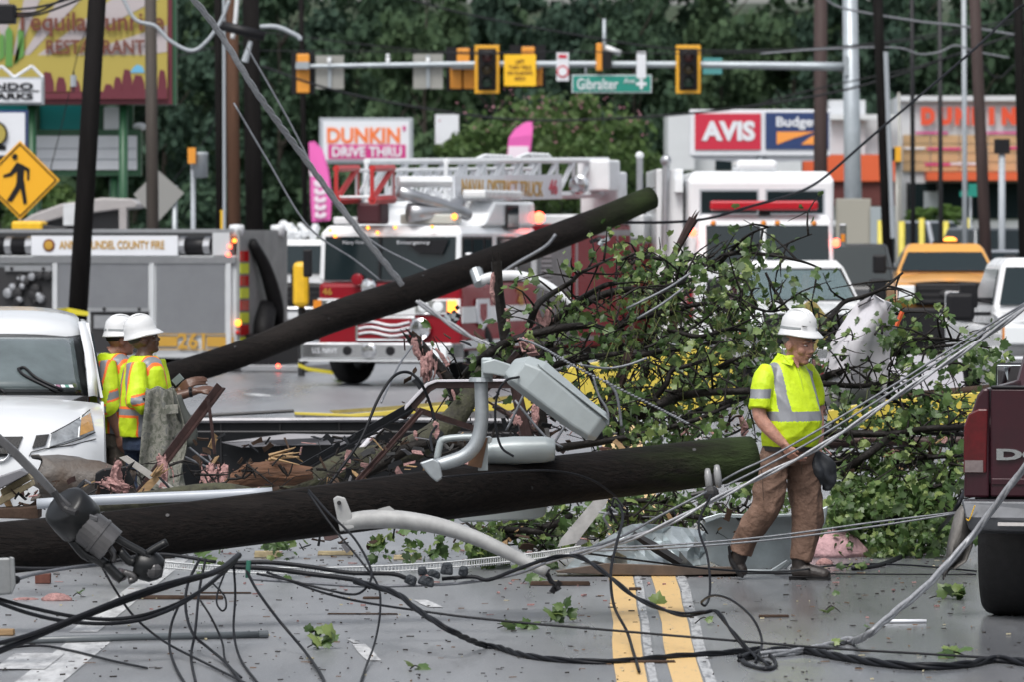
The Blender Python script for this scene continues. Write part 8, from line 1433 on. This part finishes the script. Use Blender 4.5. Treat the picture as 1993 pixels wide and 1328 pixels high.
for lab, x, y, L, w, h, m in (('dark flat board left of the cable bundle', 350, 1167, 170, .12, 6, TIMB), ('short brown board at the left edge of the road', 8, 1238, 40, .1, 12, SPL), ('brown wood sliver left of the yellow lines', 1090, 1141, 118, .07, 8, TIMB), ('dark pencil-like stick in the middle of the road', 706, 1198, 140, .02, 3, TIMB), ('small brown chunk between the yellow lines', 1236, 1151, 24, .05, 6, TIMB), ('pale stick on the wet road at the right', 1506, 1203, 60, .03, 5, TIMB), ('small dark chunk left of the yellow lines', 724, 1167, 36, .06, 4, TIMB), ('cream foam chunk behind the fallen pole at left', 520, 1086, 50, .1, 12, FOAM), ('long cream foam strip behind the fallen pole', 653, 1082, 70, .07, 8, FOAM), ('pink and cream foam scrap under the pole', 793, 1090, 55, .1, 8, FOAM), ('dark stick on the left road', 440, 1157, 100, .03, 3, TIMB), ('thin stick at lower middle', 1165, 1293, 50, .02, 3, TIMB), ('brown splinters on the bottom cable', 1270, 1292, 90, .05, 5, TIMB)): plank(lab, x, y, L, w, h, rnd.uniform(-.06, .06), m)
t = thing('white_tube', 'short white tube lying on the wet road at the right', 'tube', G(1759, 1214)); B().cyl((-.14, 0, .012), (.14, .01, .012), .012, n=10).done('tube', SIGNW, t, smooth=True); B().cyl((-.142, 0, .012), (-.12, 0, .012), .014, n=10).done('collar', DARKST, t)
t = thing('grey_pipe', 'long grey conduit pipe lying across the lower left road', 'pipe'); a = G(-40, 1258); c = G(521, 1243); a.z = c.z = .022; B().tube([a, (a + c) / 2 + Vector((0, 0, .004)), c], .021, 12).done('pipe', mat('pipe_slate', (.11, .125, .135), .35, mott=.2, mscale=3), t, smooth=True); d = (c - a).normalized(); B().tube([c - d * .06, c], .0235, 12).done('coupling', mat('pipe_slate'), t); B().tube([c, c + d * .002], .016, 12).done('bore', BLACKP, t)
# leafy sprigs
def sprig(label, x, y, wpx, n, size, up=.05, seed=0):
    g = np.random.default_rng(seed); p = G(x, y); w = wpx * mpp(p.y); t = thing('leaf_sprig', label, 'leaf sprig', p, group='leafy sprigs on the road'); b = B(); b.tube([(-w * .4, 0, .008), (0, .02, .02 + up * .3), (w * .45, 0, .01)], [.004, .004, .002], 5, 3); b.done('stem', DKB, t)
    for k in range(n):
        d = Vector((g.normal(), g.normal() * .6, g.uniform(-.1, .8))).normalized(); nn = Vector((g.normal() * .5, g.normal() * .5 - .4, 1.0)); nn = (nn - d * nn.dot(d)).normalized(); x_ = d.cross(nn); s = size * g.uniform(.6, 1.1)
        o = bpy.data.objects.new('leaf', lm); COL.objects.link(o); o.parent = t; o.matrix_basis = Matrix.Translation((g.uniform(-.45, .45) * w, g.normal() * .03, .015 + abs(g.normal()) * up * .5)) @ Matrix(((x_.x, d.x, nn.x), (x_.y, d.y, nn.y), (x_.z, d.z, nn.z))).to_4x4() @ Matrix.Scale(s, 4)
for i, (lab, x, y, w, n, s, up) in enumerate((('leafy sprig left of the yellow lines', 1000, 1226, 80, 9, .09, .04), ('upright leafy sprig beside the yellow lines', 1092, 1214, 55, 9, .10, .16), ('green sprig with bare twig in the lower middle road', 622, 1264, 60, 9, .10, .06), ('small leaf tuft above the lower middle sprig', 612, 1240, 28, 4, .08, .04), ('green sprig on the road under the maroon pickup tail', 1840, 1168, 80, 12, .10, .05), ('small sprig on the wet road right of the walking man', 1618, 1196, 40, 4, .07, .1), ('dark sprig on the twisted bundle at lower right', 1856, 1282, 56, 7, .09, .05), ('small leaf scrap at the bottom left of centre', 808, 1306, 24, 2, .08, .02), ('tiny leaf on the cable at lower right', 1632, 1262, 26, 2, .08, .02), ('small green leaf at the arm end', 1028, 1138, 26, 3, .11, .06), ('sprig by the carrier strip', 856, 1090, 50, 8, .09, .05), ('sprig behind the cables at left', 540, 1076, 60, 10, .10, .08), ('small green leaf on the grey pipe', 403, 1246, 14, 1, .07, .03), ('sparse green weed on the road by the right yellow line', 1370, 1217, 44, 3, .06, .08), ('wilted sprig beside the insulation lump', 1655, 1112, 50, 6, .07, .03), ('leaf clump on the far wet road', 660, 745, 26, 6, .2, .08), ('small leaf between the yellow lines bottom', 1690, 1234, 14, 1, .06, .03), ('tiny sprig near the left white line', 150, 1164, 20, 2, .06, .03))): sprig(lab, x, y, w, n, s, up, 60 + i)
o = bpy.data.objects.new('maple_leaf', lm); COL.objects.link(o); tag(o, 'single large upright green leaf between the yellow lines', 'leaf'); o.matrix_basis = Matrix.Translation(G(1272, 1178) + Vector((.02, 0, .0))) @ Matrix.Rotation(R(78), 4, 'X') @ Matrix.Rotation(R(-12), 4, 'Z') @ Matrix.Scale(.105, 4)
